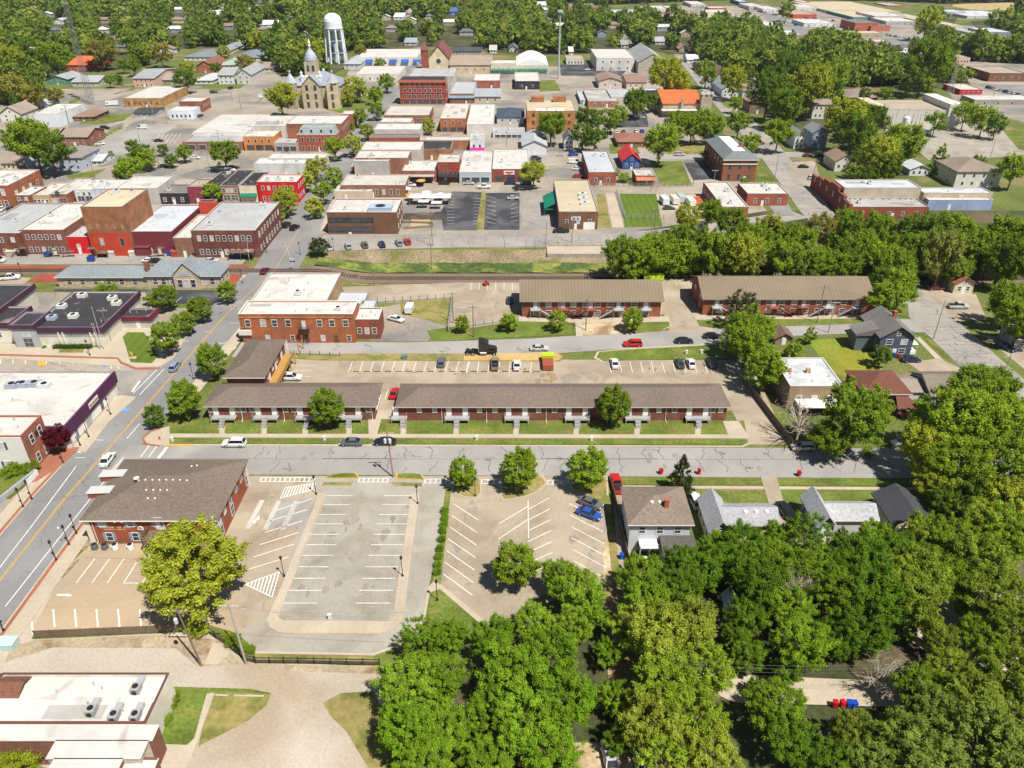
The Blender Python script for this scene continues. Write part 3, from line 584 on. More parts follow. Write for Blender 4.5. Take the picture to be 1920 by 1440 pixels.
def unit(root, x, y, z, w=1.6, d=1.4, h=1.0, col=(.55, .56, .57)):
    u = MB().box(-w/2, w/2, -d/2, d/2, .15, h).box(-w/2+.1, -w/2+.25, -d/2+.05, d/2-.05, 0, .15).box(w/2-.25, w/2-.1, -d/2+.05, d/2-.05, 0, .15)
    u.box(-w/2-.02, w/2+.02, -d/2-.02, d/2+.02, h, h+.05).build('rooftop_unit', trim, root, col, (x, y, z))
    a = root.children[-1] if False else None
    MB().lathe([(min(w, d)*.36, h+.05), (min(w, d)*.36, h+.13), (min(w, d)*.3, h+.13), (min(w, d)*.3, h+.06)], 10).build('fan_guard', dark_m, root, None, (x, y, z))
def vents(root, x0, x1, y0, y1, z, n):
    for i in range(n):
        r = random.uniform(.08, .2); MB().tube((0, 0, 0), (0, 0, random.uniform(.4, .8)), r, r, 6).build('roof_vent', metal_g, root, None, (random.uniform(x0+1, x1-1), random.uniform(y0+1, y1-1), z))
def solve(xl, xr, yt, yb, yk, h=None):
    if h is None: y0 = at(960, yb).y; h = CH - y0*slope(yt)
    else: y0 = at(960, yt, h).y
    y1 = at(960, yk, h).y; return xat(xl, y0, h), xat(xr, y0, h), y0, y1, h
def register(label, x0, x1, y0, y1, h, px):
    LAND.append(((x0+x1)/2, (y0+y1)/2, label)); BOXES.append((x0, x1, y0, y1, px))
def faces(x0, x1, y0, y1):
    return {'F': (x0, x1, y0, 0, 'x'), 'E': (y0, y1, x1, math.pi/2, 'y'), 'W': (y0, y1, x0, -math.pi/2, 'y')}
def row(root, F, face, n, z, w=1.0, h=1.5, a=.06, b_=.94, col=(.8, .79, .76), far=False):
    u0, u1, c, rz, ax = F[face]
    for i in range(n):
        u = u0 + (u1-u0)*(a + (b_-a)*(i+.5)/n)
        if ax == 'x': put_window(root, u, c, z, w, h, rz, col, far)
        else: put_window(root, c, u, z, w, h, rz, col, far)
silver_m = mat('silver_sheet', (.47, .49, .50), .4, fine=(2, .05), big=(.3, .2), c2=(.22, .24, .27), c2s=.25, c2t=.6, c2w=.06, stripe=(1, 1.6, .05, .8))
RC = {'silver': (silver_m, (.5, .5, .5)), 'white': (membrane, (.50, .49, .465)), 'grey': (membrane, (.36, .37, .385)), 'pale': (membrane, (.44, .475, .52)), 'cream': (gravelroof, (.43, .375, .265)), 'tan': (gravelroof, (.33, .28, .225)), 'black': (tarroof, (.035, .034, .038)),
      'metal': (ribbed, (.45, .48, .52)), 'dark': (gravelroof, (.16, .15, .145)), 'weathered': (tarroof, (.34, .34, .335)), 'old': (membrane, (.47, .45, .415))}
BR = (.27, .075, .04); RED = (.42, .03, .02); DBR = (.16, .05, .035); ORG = (.40, .13, .05); WHT = (.58, .58, .57); GRY = (.45, .47, .50); TAN = (.50, .42, .29); BRN = (.20, .10, .055)
def block(label, xl, xr, yt, yb, yk, wall=BR, roof='white', h=None, name='shop_building', cat='building', wm=None, F=None, S=None, shop=None, un=0, ve=2, par=.26, cope=None, wc=(.8, .79, .76), door=True, awning=None, ww=1.0, wh=1.5, grp=None):
    x0, x1, y0, y1, h = solve(xl, xr, yt, yb, yk, h); far = y0 > 300
    if y1 < y0 + 3: y1 = y0 + 3
    root = thing(name, label, cat, ((x0+x1)/2, y0, 0), 0, grp); ox, oy = (x0+x1)/2, y0
    X0, X1, Y0, Y1 = x0-ox, x1-ox, 0.0, y1-oy; t = .25
    register(label, x0, x1, y0, y1, h, (min(xl, xr), max(xl, xr), yk, yb or yt + 20))
    w = MB().prism([(X0, Y0), (X1, Y0), (X1, Y1), (X0, Y1)], -1, h-par)
    w.f = w.f[1:]; w.m = w.m[1:]
    for a in ((X0, X1, Y0, Y0+t), (X0, X1, Y1-t, Y1), (X0, X0+t, Y0+t, Y1-t), (X1-t, X1, Y0+t, Y1-t)): w.box(*a, h-par, h)
    w.build('wall', wm or (brick if wall[0] > wall[1]*1.5 else plain), root, wall)
    rm, rc = RC[roof]; k = random.uniform(.92, 1.05)
    MB().prism([(X0+t, Y0+t), (X1-t, Y0+t), (X1-t, Y1-t), (X0+t, Y1-t)], h-par-.2, h-par, sides=False).build('roof', rm, root, tuple(c*k for c in rc))
    c = MB(); e = .04
    for a in ((X0-e, X1+e, Y0-e, Y0+t), (X0-e, X1+e, Y1-t, Y1+e), (X0-e, X0+t, Y0+t, Y1-t), (X1-t, X1+e, Y0+t, Y1-t)): c.box(*a, h, h+.08)
    c.build('coping', trim, root, cope or ((.47, .455, .43) if roof in ('white', 'grey', 'pale', 'old') else (.3, .29, .28)))
    units(root, X0, X1, Y0, Y1, h-par, un)
    if y0 < 420: vents(root, X0, X1, Y0, Y1, h-par, ve + (2 if ve else 0))
    if 60 < y0 < 430 and roof in ('white', 'old', 'grey', 'pale', 'weathered') and X1-X0 > 6 and Y1-Y0 > 6:
        for _ in range(random.choice((1, 2, 3))):
            w_, d_ = random.uniform(1, (X1-X0)*.35), random.uniform(.8, (Y1-Y0)*.3); xx = random.uniform(X0+.6, X1-w_-.6); yy = random.uniform(.8, Y1-d_-.6); g = random.uniform(.6, 1.12)
            MB().box(xx, xx+w_, yy, yy+d_, h-par, h-par+.012+.006*_).build('roof_patch', rm, root, tuple(min(.7, c*g) for c in rc))
        if not un and random.random() < .5: units(root, X0, X1, Y0, Y1, h-par, 1)
        if random.random() < .4: xx = random.uniform(X0+1, X1-2.5); yy = random.uniform(1, Y1-2); MB().box(xx, xx+1.2, yy, yy+.9, h-par, h-par+.45).build('skylight', trim, root, (.25, .28, .32))
    FA = faces(X0, X1, Y0, Y1); sf = 'E' if ox < 0 else 'W'
    fl = 2 if h > 6.2 else 1
    if F:
        n, r = F; fh = h/(r + (1 if shop else 0)) if r else h
        for j in range(r): row(root, FA, 'F', n, (h-par) - fh*(r-1-j) - fh*.52, ww, min(wh, fh*.55), col=wc, far=far)
    if S:
        n, r = S; fh = (h-.3)/r
        for j in range(r): row(root, FA, sf, n, fh*(j+.52), ww, min(wh, fh*.5), col=wc, far=far)
    if shop:
        n = max(1, round((X1-X0)/4.5)); row(root, FA, 'F', n, 1.6, min(3.4, (X1-X0)/n - 1.0), 2.0, col=shop, far=far)
        put_door(root, X0 + (X1-X0)*.5 + .0, 0, 0, 1.1, 2.2, (.1, .1, .1))
    elif door: put_door(root, X0 + (X1-X0)*random.uniform(.3, .7), 0, 0)
    if awning: MB().add([(X0+.3, -1.5, 2.6), (X1-.3, -1.5, 2.6), (X1-.3, -.05, 3.5), (X0+.3, -.05, 3.5), (X0+.3, -1.5, 2.4), (X1-.3, -1.5, 2.4), (X1-.3, -.05, 2.4), (X0+.3, -.05, 2.4)], [(0, 1, 2, 3), (4, 5, 1, 0), (4, 0, 3, 7), (5, 6, 2, 1)]).build('awning', plain, root, awning)
    root['_h'] = h; root['_b'] = [X0, X1, Y0, Y1]
    return root
def roofmesh(X0, X1, Y0, Y1, z, rise, kind, o=.5, th=.16):
    "returns MB of a thick pitched roof"
    x0, x1, y0, y1 = X0-o, X1+o, Y0-o, Y1+o; cx, cy = (x0+x1)/2, (y0+y1)/2; b = MB()
    if kind == 'x': T = [(x0, cy), (x1, cy)]; tri_ = [((x0, y0), (x0, y1), 0), ((x1, y0), (x1, y1), 1)]
    elif kind == 'y': T = [(cx, y0), (cx, y1)]
    elif x1-x0 > y1-y0: i = (y1-y0)/2; T = [(x0+i, cy), (x1-i, cy)]
    else: i = (x1-x0)/2; T = [(cx, y0+i), (cx, y1-i)]
    A, B_ = (x0, y0, z), (x1, y0, z); C, D = (x1, y1, z), (x0, y1, z); P, Q = (*T[0], z+rise), (*T[1], z+rise)
    if kind == 'x' or (kind == 'hip' and x1-x0 > y1-y0): fs = [(0, 1, 5, 4), (2, 3, 4, 5)] + ([(1, 2, 5), (3, 0, 4)] if kind == 'hip' else [])
    else: fs = [(1, 2, 5, 4), (3, 0, 4, 5)] + ([(0, 1, 4), (2, 3, 5)] if kind == 'hip' else [])
    V = [A, B_, C, D, P, Q]; b.add(V, fs); b.add([(p[0], p[1], p[2]-th) for p in V], [f[::-1] for f in fs])
    if kind == 'hip': b.add(V[:4] + [(p[0], p[1], p[2]-th) for p in V[:4]], [(4+i, 4+(i+1) % 4, (i+1) % 4, i) for i in range(4)])
    else:
        ring = [0, 1, 5, 2, 3, 4] if kind == 'x' else [0, 4, 1, 2, 5, 3]
        R = [V[i] for i in ring]; b.add(R + [(p[0], p[1], p[2]-th) for p in R], [(6+i, 6+(i+1) % 6, (i+1) % 6, i) for i in range(6)])
    return b
def wallsmesh(X0, X1, Y0, Y1, h, rise, kind, o=.5):
    b = MB().prism([(X0, Y0), (X1, Y0), (X1, Y1), (X0, Y1)], -1, h); b.f = b.f[1:]; b.m = b.m[1:]
    if kind == 'x': m = (Y0+Y1)/2; t = h + rise*(1 - o/((Y1-Y0)/2+o)) - .05; b.add([(X0, Y1, h), (X0, Y0, h), (X0, m, t), (X1, Y0, h), (X1, Y1, h), (X1, m, t)], [(0, 1, 2), (3, 4, 5)])
    if kind == 'y': m = (X0+X1)/2; t = h + rise*(1 - o/((X1-X0)/2+o)) - .05; b.add([(X0, Y0, h), (X1, Y0, h), (m, Y0, t), (X1, Y1, h), (X0, Y1, h), (m, Y1, t)], [(0, 1, 2), (3, 4, 5)])
    return b
def house(label, xl, xr, yt, yb, yk, kind='x', rise=2.2, wall=WHT, roof=(.20, .18, .165), h=None, name='house', cat='house', wm=None, rm=None, F=(3, 1), S=(2, 1), chim=False, wc=(.8, .79, .76), ww=.9, wh=1.3, grp=None, trimc=(.62, .6, .57), door=True, o=.5, ve=1, rz=0):
    x0, x1, y0, y1, h = solve(xl, xr, yt, yb, yk, h); far = y0 > 300
    if y1 < y0 + 4: y1 = y0 + 4
    ox, oy = (x0+x1)/2, y0; root = thing(name, label, cat, (ox, oy, 0), math.radians(rz), grp)
    X0, X1, Y0, Y1 = x0-ox+o, x1-ox-o, o, y1-oy-o
    register(label, x0, x1, y0, y1, h, (min(xl, xr), max(xl, xr), yk, yb or yt + 20))
    ov = o; zz = h
    wallsmesh(X0, X1, Y0, Y1, h-.1, rise, kind, ov).build('wall', wm or siding, root, wall)
    r = roofmesh(X0, X1, Y0, Y1, h, rise, kind, ov).build('roof', rm or shingle, root, roof)
    if chim: MB().box(-.4, .4, -.4, .4, -1.2, 1.5).box(-.47, .47, -.47, .47, 1.5, 1.62).build('chimney', brick, r, (.35, .09, .05), (X0 + (X1-X0)*.6, (Y0+Y1)/2, h+rise-.3))
    if not far:
        g = MB().box(X0-ov, X1+ov, Y0-ov-.1, Y0-ov-.01, h-.2, h-.05); g.build('gutter', trim, root, trimc) if kind != 'y' else None
    for i in range(ve if y0 < 420 else 0):
        MB().tube((0, 0, 0), (0, 0, .5), .12, .12, 6).build('roof_vent', metal_g, r, None, (X0 + (X1-X0)*random.uniform(.2, .8), Y0 + (Y1-Y0)*random.uniform(.15, .4), h + rise*.35))
    FA = faces(X0, X1, Y0, Y1); sf = 'E' if ox < 0 else 'W'
    if F:
        n, q = F; fh = (h-.2)/q
        for j in range(q): row(root, FA, 'F', n, fh*(j+.55), ww, min(wh, fh*.5), col=wc, far=far)
        if kind == 'y' and rise > 1.8: put_window(root, 0, Y0, h + rise*.3, .8, 1.0, 0, wc, far)
    if S:
        n, q = S; fh = (h-.2)/q
        for j in range(q): row(root, FA, sf, n, fh*(j+.55), ww, min(wh, fh*.5), col=wc, far=far)
    if door: put_door(root, X0 + (X1-X0)*.5, Y0, 0)
    root['_h'] = h; root['_b'] = [X0, X1, Y0, Y1]
    return root
def P2(root, mb, name, m, col=None): return mb.build(name, m, root, col)
WW = (.70, .69, .67)
# --- rows of shops along the railway alley, west of the main street
r = block('dark brick shop with grey roof at the west end', -60, 36, 437, 480, 381, DBR, 'grey', F=(4, 2), un=1, ve=3)
r = block('brick shop with white roof and arched upstairs windows', 36, 118, 431, 477, 381, (.22, .08, .055), 'white', F=(6, 2), ve=8, wc=WW, un=1)
r = block('low bright red shop beside the tall brick hall', 120, 165, 444, 476, 424, (.55, .012, .015), 'grey', wm=plain, F=(1, 1))
r = block('tall brick hall with cream roof and red painted foot', 150, 228, 386+2, 480, 354, (.33, .14, .065), 'cream', F=None, S=None, un=0, door=False)
X0, X1, Y0, Y1 = r['_b']; H = r['_h']
P2(r, MB().box(X0-.05, X1+.05, -.10, -.02, 0, H*.48), 'painted_band', plain, (.42, .05, .025))
for k in range(5): P2(r, MB().box(X0 + (X1-X0)*(k+.5)/5 - .5, X0 + (X1-X0)*(k+.5)/5 + .5, -.06, -.01, H*.55, H*.66), 'bricked_window', brick, (.38, .22, .12))
for u in (.3, .8): put_window(r, X0 + (X1-X0)*u, -.12, H*.3, 1.2, 2.4, 0, (.25, .25, .25))
unit(r, -2, Y1-4, H-.45, 2, 1.6, 1.2); unit(r, 3, Y1-4, H-.45)
P2(r, MB().box(X0+2, X0+5.5, -2.2, -.1, 1.6, 1.75).box(X0+2, X0+2.12, -2.2, -2.1, 0, 2.6).box(X0+5.4, X0+5.5, -2.2, -2.1, 0, 2.6).box(X0+2, X0+5.5, -2.2, -2.12, 2.5, 2.6), 'rear_deck', wood)
r = block('maroon shop with wide pale roof', 238, 321, 434, 476, 384, (.17, .035, .045), 'pale', wm=siding, F=None, ve=2)
X0, X1, Y0, Y1 = r['_b']; P2(r, MB().box(X0+2, X0+6.5, -2, -.05, 0, 2.8).box(X0+1.8, X0+6.7, -2.2, -.05, 2.8, 2.95), 'lean_to', siding, (.17, .035, .045)); put_door(r, X0 + 9, -.02, 0, 1, 2.1, (.6, .58, .5))
r = block('narrow low shop with tan brick rear wall', 324, 360, 446, 482, 402, (.27, .14, .08), 'old', F=None, ve=1)
r = block('dark brick corner shops with white upstairs windows', 357, 478, 432, 483, 379, (.14, .04, .032), 'grey', F=(9, 2), S=(8, 2), ve=6, wc=WW, un=2, wh=1.7)
X0, X1, Y0, Y1 = r['_b']; H = r['_h']; P2(r, MB().box(X0 + (X1-X0)*.35, X1-.3, .3, Y1-.3, H-.44, H-.38), 'white_roofing', membrane, (.72, .70, .66))
P2(r, MB().box(X1-9, X1-1, -3, -.1, 2.6, 2.75).box(X1-9, X1-8.9, -3, -2.9, 0, 3.6).box(X1-1.1, X1-1, -3, -2.9, 0, 3.6).box(X1-5, X1-4.9, -3, -2.9, 0, 3.6).box(X1-9, X1-1, -3, -2.94, 3.5, 3.6), 'rear_deck', wood)
block('small red stair house behind the corner shops', 371, 402, 379, None, 376, (.5, .06, .03), 'black', h=10.5, F=None, wm=plain, ve=0, door=False)
def rear_clutter(xl, xr, y, n, seed):
    R = random.Random(seed)
    for i in range(n):
        px = xl + (xr-xl)*(i + R.uniform(.2, .8))/n; p = at(px, y); k = R.random()
        if k < .5:
            hgt = R.uniform(1.6, 3.2); d = R.choice((-1, 1)); t = MB().box(-1.1, 1.1, -1.3, 0, hgt-.12, hgt); 
            for q in (-1.05, .97): t.box(q, q+.08, -1.3, -1.22, 0, hgt+.9)
            t.box(-1.1, 1.1, -1.32, -1.28, hgt+.8, hgt+.9)
            for j in range(int(hgt/.25)): t.box(*sorted((d*(1.1+j*.3), d*(1.4+j*.3))), -1.2, -.3, hgt-.25-j*.25, hgt-.2-j*.25)
            tag(t.build('rear_stair', wood, None, None, (p.x, p.y, 0)), f"timber rear stair {('first','second','third','fourth','fifth','sixth','seventh','eighth','ninth','tenth','eleventh','twelfth')[i]} along the shops' alley side", 'stair', 'rear stairs and sheds along the alley')
        else:
            w_, h_ = R.uniform(.8, 1.8), R.uniform(1.0, 1.9); c = R.choice(((.3, .2, .12), (.45, .43, .4), (.12, .12, .13), (.35, .06, .04), (.4, .36, .28)))
            tag(MB().box(-w_, w_, -.9, 0, 0, h_).add([(-w_-.1, -1.05, h_), (w_+.1, -1.05, h_), (w_+.1, .05, h_+.35), (-w_-.1, .05, h_+.35)], [(0, 1, 2, 3)]).box(-w_+.2, w_-.2, -.95, -.9, .1, h_-.2).build('storage_locker', plain, None, c, (p.x, p.y, 0)), f"small storage locker {('first','second','third','fourth','fifth','sixth','seventh','eighth','ninth','tenth','eleventh','twelfth')[i]} along the shops' alley side", 'storage locker', 'rear stairs and sheds along the alley')
rear_clutter(2, 475, 480.5, 12, 5)
# --- second row
block('long orange brick shop with big white roof', -90, 14, 348, 391, 318, (.36, .11, .045), 'white', F=(7, 2), S=(4, 1), un=3, ve=4, ww=1.3, wh=2.6)
block('brick shop beside the orange brick shop', 24, 56, 366, 388, 349, (.24, .07, .04), 'white', F=(2, 1), shop=(.6, .5, .4))
block('tan fronted shop with white roof', 57, 91, 366, 386, 343, (.42, .31, .17), 'white', F=(4, 1))
r = block('brick shop with an oval green sign', 91, 125, 364, 384, 334, (.26, .09, .05), 'old', F=None, shop=(.6, .55, .45)); 
P2(r, MB().tube((0, -.02, 4.6), (0, -.15, 4.6), .9, .9, 16), 'sign_board', plain, (.03, .12, .08))
block('pale two-storey shop with three arched windows', 138, 173, 356, 380, 337, (.55, .56, .58), 'white', F=(3, 1), shop=(.75, .75, .75), wm=plain)
block('pale blue two-storey shop next to its white twin', 174, 214, 354, 379, 337, (.42, .47, .56), 'white', F=(3, 1), shop=(.75, .75, .75), wm=plain)
block('low shop with wide white roof behind the brick hall', 216, 294, 353, None, 331, (.42, .41, .4), 'white', h=6.5, ve=4)
block('black fronted bar with grey back roofs', 295, 351, 362, 383, 346, (.03, .03, .035), 'dark', wm=plain, F=(3, 1), un=1)
block('maroon panelled shop with tan roof', 350, 380, 350, 382, 336, (.22, .045, .065), 'tan', wm=plain, un=1, F=None)
block('dark low shop with black roof', 381, 411, 350, 379, 322, (.10, .07, .06), 'black', un=1)
block('pinkish shop with four arched windows', 412, 446, 348, 378, 319, (.30, .17, .13), 'black', F=(4, 1), shop=(.8, .78, .7), wc=WW)
block('cream shop with green awning', 447, 480, 348, 379, 322, (.62, .57, .42), 'black', F=(3, 1), awning=(.01, .14, .10), wm=plain, wc=WW)
block('bright red painted two-storey corner shop', 481, 556, 341, 380, 327, (.50, .012, .015), 'white', F=(6, 2), S=(3, 2), wm=plain, wc=WW, un=3, ve=2)
block('grey shop with striped roof behind the red corner shop', 476, 570, 307, 331, 296, (.50, .51, .52), 'white', wm=plain, un=1)
block('long white roofed shop beside the street trees', 502, 608, 297, None, 288, (.45, .46, .48), 'white', h=6, ve=2)
# --- court block, west
block('orange fronted two-storey cafe with black ground floor', 455, 513, 256, 283, 244, (.52, .20, .05), 'white', F=(4, 1), shop=(.05, .05, .05), wm=plain)
block('grey fronted shop with flat canopy', 513, 558, 268, 285, 258, (.34, .31, .28), 'grey', shop=(.5, .5, .5))
r = block('three-storey red brick hotel with grey mansard', 556, 630, 253, 284, 237, (.36, .08, .04), 'white', F=(6, 2), S=(4, 2), wc=(.7, .6, .5), wh=1.9)
X0, X1, Y0, Y1 = r['_b']; H = r['_h']
b = MB(); q = 1.2
b.add([(X0+.5, .5, H), (X1-.5, .5, H), (X1-.5, Y1-.5, H), (X0+.5, Y1-.5, H), (X0+.5+q, .5+q, H+3), (X1-.5-q, .5+q, H+3), (X1-.5-q, Y1-.5-q, H+3), (X0+.5+q, Y1-.5-q, H+3)], [(0, 1, 5, 4), (1, 2, 6, 5), (2, 3, 7, 6), (3, 0, 4, 7), (4, 5, 6, 7)])
P2(r, b, 'mansard_roof', shingle, (.25, .29, .30))
for k in range(4): put_window(r, X0 + (X1-X0)*(k+.5)/4, .9, H+1.5, 1.0, 1.5, 0, WW, True)
block('large brick block with long white roof behind the hotel', 536, 640, 232, None, 216, (.33, .12, .07), 'white', h=11, S=(5, 2), ve=3)
block('low red sided shop by the court square', 640, 661, 214, None, 207, (.40, .07, .05), 'white', h=8, ve=0)
r = block('flat white roofed shops with grey penthouse', 463, 535, 236, None, 217, (.50, .49, .46), 'white', h=5.5, ve=4)
X0, X1, Y0, Y1 = r['_b']; P2(r, MB().box(-6, 5, 3, 7, 5, 7.2), 'penthouse', plain, (.45, .43, .42))
block('low pale shops with huge white roof', 360, 462, 249, None, 215, (.62, .62, .62), 'white', h=5, ve=3)
block('one-storey brick garages with cream panels', 341, 455, 266, 282, 252, (.28, .12, .09), 'weathered', F=(5, 1), ww=3.2, wh=2.2, wc=(.75, .68, .58))
# --- east of the main street
r = block('modern brown office with ribbon windows', 612, 743, 398, 439, 373, (.155, .075, .045), 'white', wm=plain, F=None, S=(3, 2), un=2, ve=3)
X0, X1, Y0, Y1 = r['_b']; H = r['_h']; L_ = X0 + (X1-X0)*.66
for z0, z1 in ((.9, 2.6), (H*.55, H*.55+1.5)):
    fr = P2(r, MB().box(X0+.5, L_, -.06, -.01, z0-.1, z1+.1), 'ribbon_window', dark_m); MB().box(X0+.7, L_-.2, -.12, -.05, z0, z1).build('pane', glass, fr)
unit(r, 6, 4, H-.4, 8, 5, 1.4, (.32, .40, .52))
block('low pinkish shop behind the modern brown office', 626, 696, 359, 375, 347, (.52, .42, .35), 'old', wm=plain)
block('brown brick two-storey shop with white window pairs', 638, 759, 347, 370, 327, (.26, .13, .075), 'old', F=(8, 1), S=(2, 1), wc=WW, wh=2, ve=3)
block('short red brick shop with white roof', 658, 729, 313, 327, 305, (.33, .09, .05), 'white', F=(4, 1))
block('grey roofed shop in the middle of the row', 663, 728, 302, None, 293, (.40, .38, .36), 'pale', h=7)
block('brick shop with skylights on a white roof', 665, 764, 296, None, 282, (.30, .14, .09), 'white', h=7.5, un=1, ve=2)
r = block('brick diner with grey patio canopy', 754, 819, 320, 341, 301, (.32, .11, .07), 'white', F=None, un=1, ve=6)
X0, X1, Y0, Y1 = r['_b']; P2(r, MB().box(X0+1, X1-1, -3.5, -.1, 3, 3.15).box(X0+1, X0+1.15, -3.5, -3.35, 0, 3).box(X1-1.15, X1-1, -3.5, -3.35, 0, 3), 'canopy', plain, (.35, .33, .30))
block('narrow two-storey red brick shop with black awning', 820, 860, 304, 342, 289, (.30, .045, .03), 'old', F=(4, 1), awning=(.015, .02, .03), wc=(.3, .2, .12), wh=1.9)
block('white roofed shop with pale blue front', 861, 922, 323, 344, 283, (.38, .45, .50), 'white', wm=siding, shop=WW, ve=3)
r = block('red brick shop with a framed sign over its door', 923, 993, 317, 342, 279, (.26, .06, .04), 'white', shop=(.3, .05, .04), un=0, ve=5)
P2(r, MB().box(-3, 1.5, -.2, -.03, 3.3, 4.9), 'sign_board', trim, (.7, .66, .6)); P2(r, MB().box(-2.4, .9, -.24, -.2, 4.0, 4.5).box(-1.6, .1, -.24, -.2, 3.5, 3.8), 'sign_face', plain, (.5, .04, .03))
block('long white roofed hall with pale side wall', 676, 788, 281, None, 266, (.48, .46, .42), 'white', h=7.5, wm=plain)
block('orange brick shop with nearly black roof', 783, 845, 280, 300, 264, (.36, .17, .07), 'black', ve=0)
block('long red brick strip of shops', 692, 784, 258, None, 251, (.36, .09, .05), 'dark', h=7, F=(8, 1))
block('orange brick shop with tan awning', 785, 880, 263, 281, 255, (.38, .17, .09), 'old', ve=2)
block('small white shop with bright pink base', 881, 907, 262, 283, 251, (.66, .66, .68), 'grey', wm=plain, F=(2, 1)).children
P2(bpy.data.objects[[o.name for o in bpy.data.objects if o.get('label') == 'small white shop with bright pink base'][0]], MB().box(-3.6, 3.6, -.12, -.03, 0, 1.6), 'pink_band', plain, (.75, .05, .42))
block('pale grey walled hall among white roofs', 701, 787, 243, None, 232, (.48, .46, .43), 'white', h=8, wm=plain)
block('white roofed shop north of the pale hall', 713, 770, 229, None, 221, (.40, .36, .33), 'white', h=8.5)
block('brown brick store with white arched windows', 720, 804, 216, 234, 198, (.26, .13, .08), 'old', F=(7, 1), wc=WW, wh=2.2)
block('orange brick fronted hall with cream roof', 825, 873, 222, 248, 194, (.42, .13, .05), 'old', F=(3, 1), shop=(.5, .2, .1))
block('white roofed hall with small brick gable front', 875, 925, 233, 253, 196, (.55, .53, .50), 'white', wm=plain)
house('small house with dark blue roof behind the halls', 930, 984, 219, 233, 203, 'hip', 2, (.42, .47, .52), (.05, .07, .10))
block('long grey garage with white doors', 924, 984, 249, 259, 239, (.55, .56, .58), 'grey', wm=plain, F=(5, 1), ww=2.6, wh=1.9, wc=WW)
house('white gabled garage with grey roof', 978, 1027, 274, 291, 252, 'y', 2.6, (.64, .66, .70), (.34, .37, .41), F=None, name='garage', cat='garage')
house('narrow white house with steep gable', 1056, 1077, 263, 281, 253, 'y', 3, (.66, .68, .72), (.16, .16, .17), F=(2, 2))
r = block('square red brick warehouse with ribbed metal roof', 1104, 1156, 323, 348, 283, (.35, .10, .055), 'metal', F=(2, 1), S=(3, 1), un=2)
house('bright blue house with steep red roof', 1166, 1204, 303, 318, 284, 'y', 3.4, (.03, .08, .28), (.48, .035, .035), rm=ribbed_y, F=(3, 1), wc=WW)
block('tiny brick corner store with white roof', 1192, 1228, 329, 348, 317, (.32, .13, .08), 'old', F=(2, 1), awning=(.45, .14, .07))
r = block('brown brick hall with cream roof and three roof units', 1048, 1122, 397, 430, 337, (.17, .085, .055), 'cream', F=(3, 1), S=None, ve=5, wc=WW, name='hall')
X0, X1, Y0, Y1 = r['_b']; H = r['_h']
for k in (9, 14.5, 20): unit(r, X1-4, k, H-.4, 3, 1.6, 1.1)
P2(r, MB().box(X1-5, X1-1, -.08, -.02, 0, 2.6), 'garage_door', plain, (.66, .65, .64)); put_door(r, X0+3, -.03, 0, 1, 2.1, (.1, .08, .06)); P2(r, MB().box(-2.5, .8, -.15, -.03, 3.3, 4.6), 'sign_board', trim, (.7, .7, .72)); P2(r, MB().box(-1.9, -1, -.18, -.15, 3.6, 4.3).box(-.6, .3, -.18, -.15, 3.6, 4.3), 'sign_face', plain, (.06, .09, .3))
P2(r, MB().add([(X0-4.5, 14, 3), (X0, 14, 5.2), (X0, 30, 5.2), (X0-4.5, 30, 3)], [(0, 1, 2, 3)]).box(X0-4.5, X0-4.4, 14, 14.1, 0, 3).box(X0-4.5, X0-4.4, 29.9, 30, 0, 3).box(X0-4.5, X0, 13.9, 14, 2.6, 3), 'green_canopy', ribbed_y, (.01, .19, .12))
r = block('brick post office with grey mansard edge and white deck', 1358, 1421, 299, 340, 262, (.25, .085, .045), 'white', h=None, F=(3, 2), S=(6, 2), wc=(.25, .2, .15), name='post_office', wh=2.4, ww=1.3)
X0, X1, Y0, Y1 = r['_b']; H = r['_h']; b = MB(); q = 4.5
b.add([(X0-.4, -.4, H+.1), (X1+.4, -.4, H+.1), (X1+.4, Y1+.4, H+.1), (X0-.4, Y1+.4, H+.1), (X0+q, q, H+2.4), (X1-q, q, H+2.4), (X1-q, Y1-q, H+2.4), (X0+q, Y1-q, H+2.4)], [(0, 1, 5, 4), (1, 2, 6, 5), (2, 3, 7, 6), (3, 0, 4, 7)])
P2(r, b, 'sloped_roof', shingle, (.14, .16, .17)); P2(r, MB().box(X0+q, X1-q, q, Y1-q, H+2.3, H+2.5), 'white_deck', membrane, (.75, .75, .73)); P2(r, MB().box(X0+q+4, X0+q+6, q+6, q+7.4, H+2.5, H+4.4), 'chimney', brick, (.33, .13, .07))
P2(r, MB().box(X0-.3, X1+.3, -.3, -.02, H-2.2, H-1.7).box(X0-.5, X1+.5, -.5, -.02, H-.4, H+.05), 'cornice', trim, (.55, .52, .45))
block('long brick hall with glossy white roof by the woods', 1355, 1404, 388, 416, 341, (.30, .12, .07), 'white', S=(9, 1), un=2, ve=4, wc=(.5, .6, .7))
block('red brick annex with two roof units', 1402, 1479, 363, 386, 343, (.33, .09, .05), 'white', F=(3, 1), un=2, ve=2, wc=WW)
r = block('old brick theatre with stepped side parapet', 1598, 1743, 388, 410, 360, (.28, .06, .04), 'weathered', F=(5, 1), ve=3, wc=WW)
X0, X1, Y0, Y1 = r['_b']; H = r['_h']; b = MB()
for i, (u0, u1, dz) in enumerate(((-.5, 6, 1.0), (6, 12, 2.2), (12, 20, 3.8), (20, 27, 3.0), (27, 34, 2.0), (34, 40, 1.2))): b.box(X0-1.2, X0-.02, u0, u1, 0, H+dz)
P2(r, b, 'stepped_parapet', brick, (.24, .055, .035))
for k, u in enumerate((3, 9, 16, 23, 30, 36)): put_window(r, X0-1.22, u, 4.6, 1.6, 2.2, -math.pi/2, (.2, .15, .12))
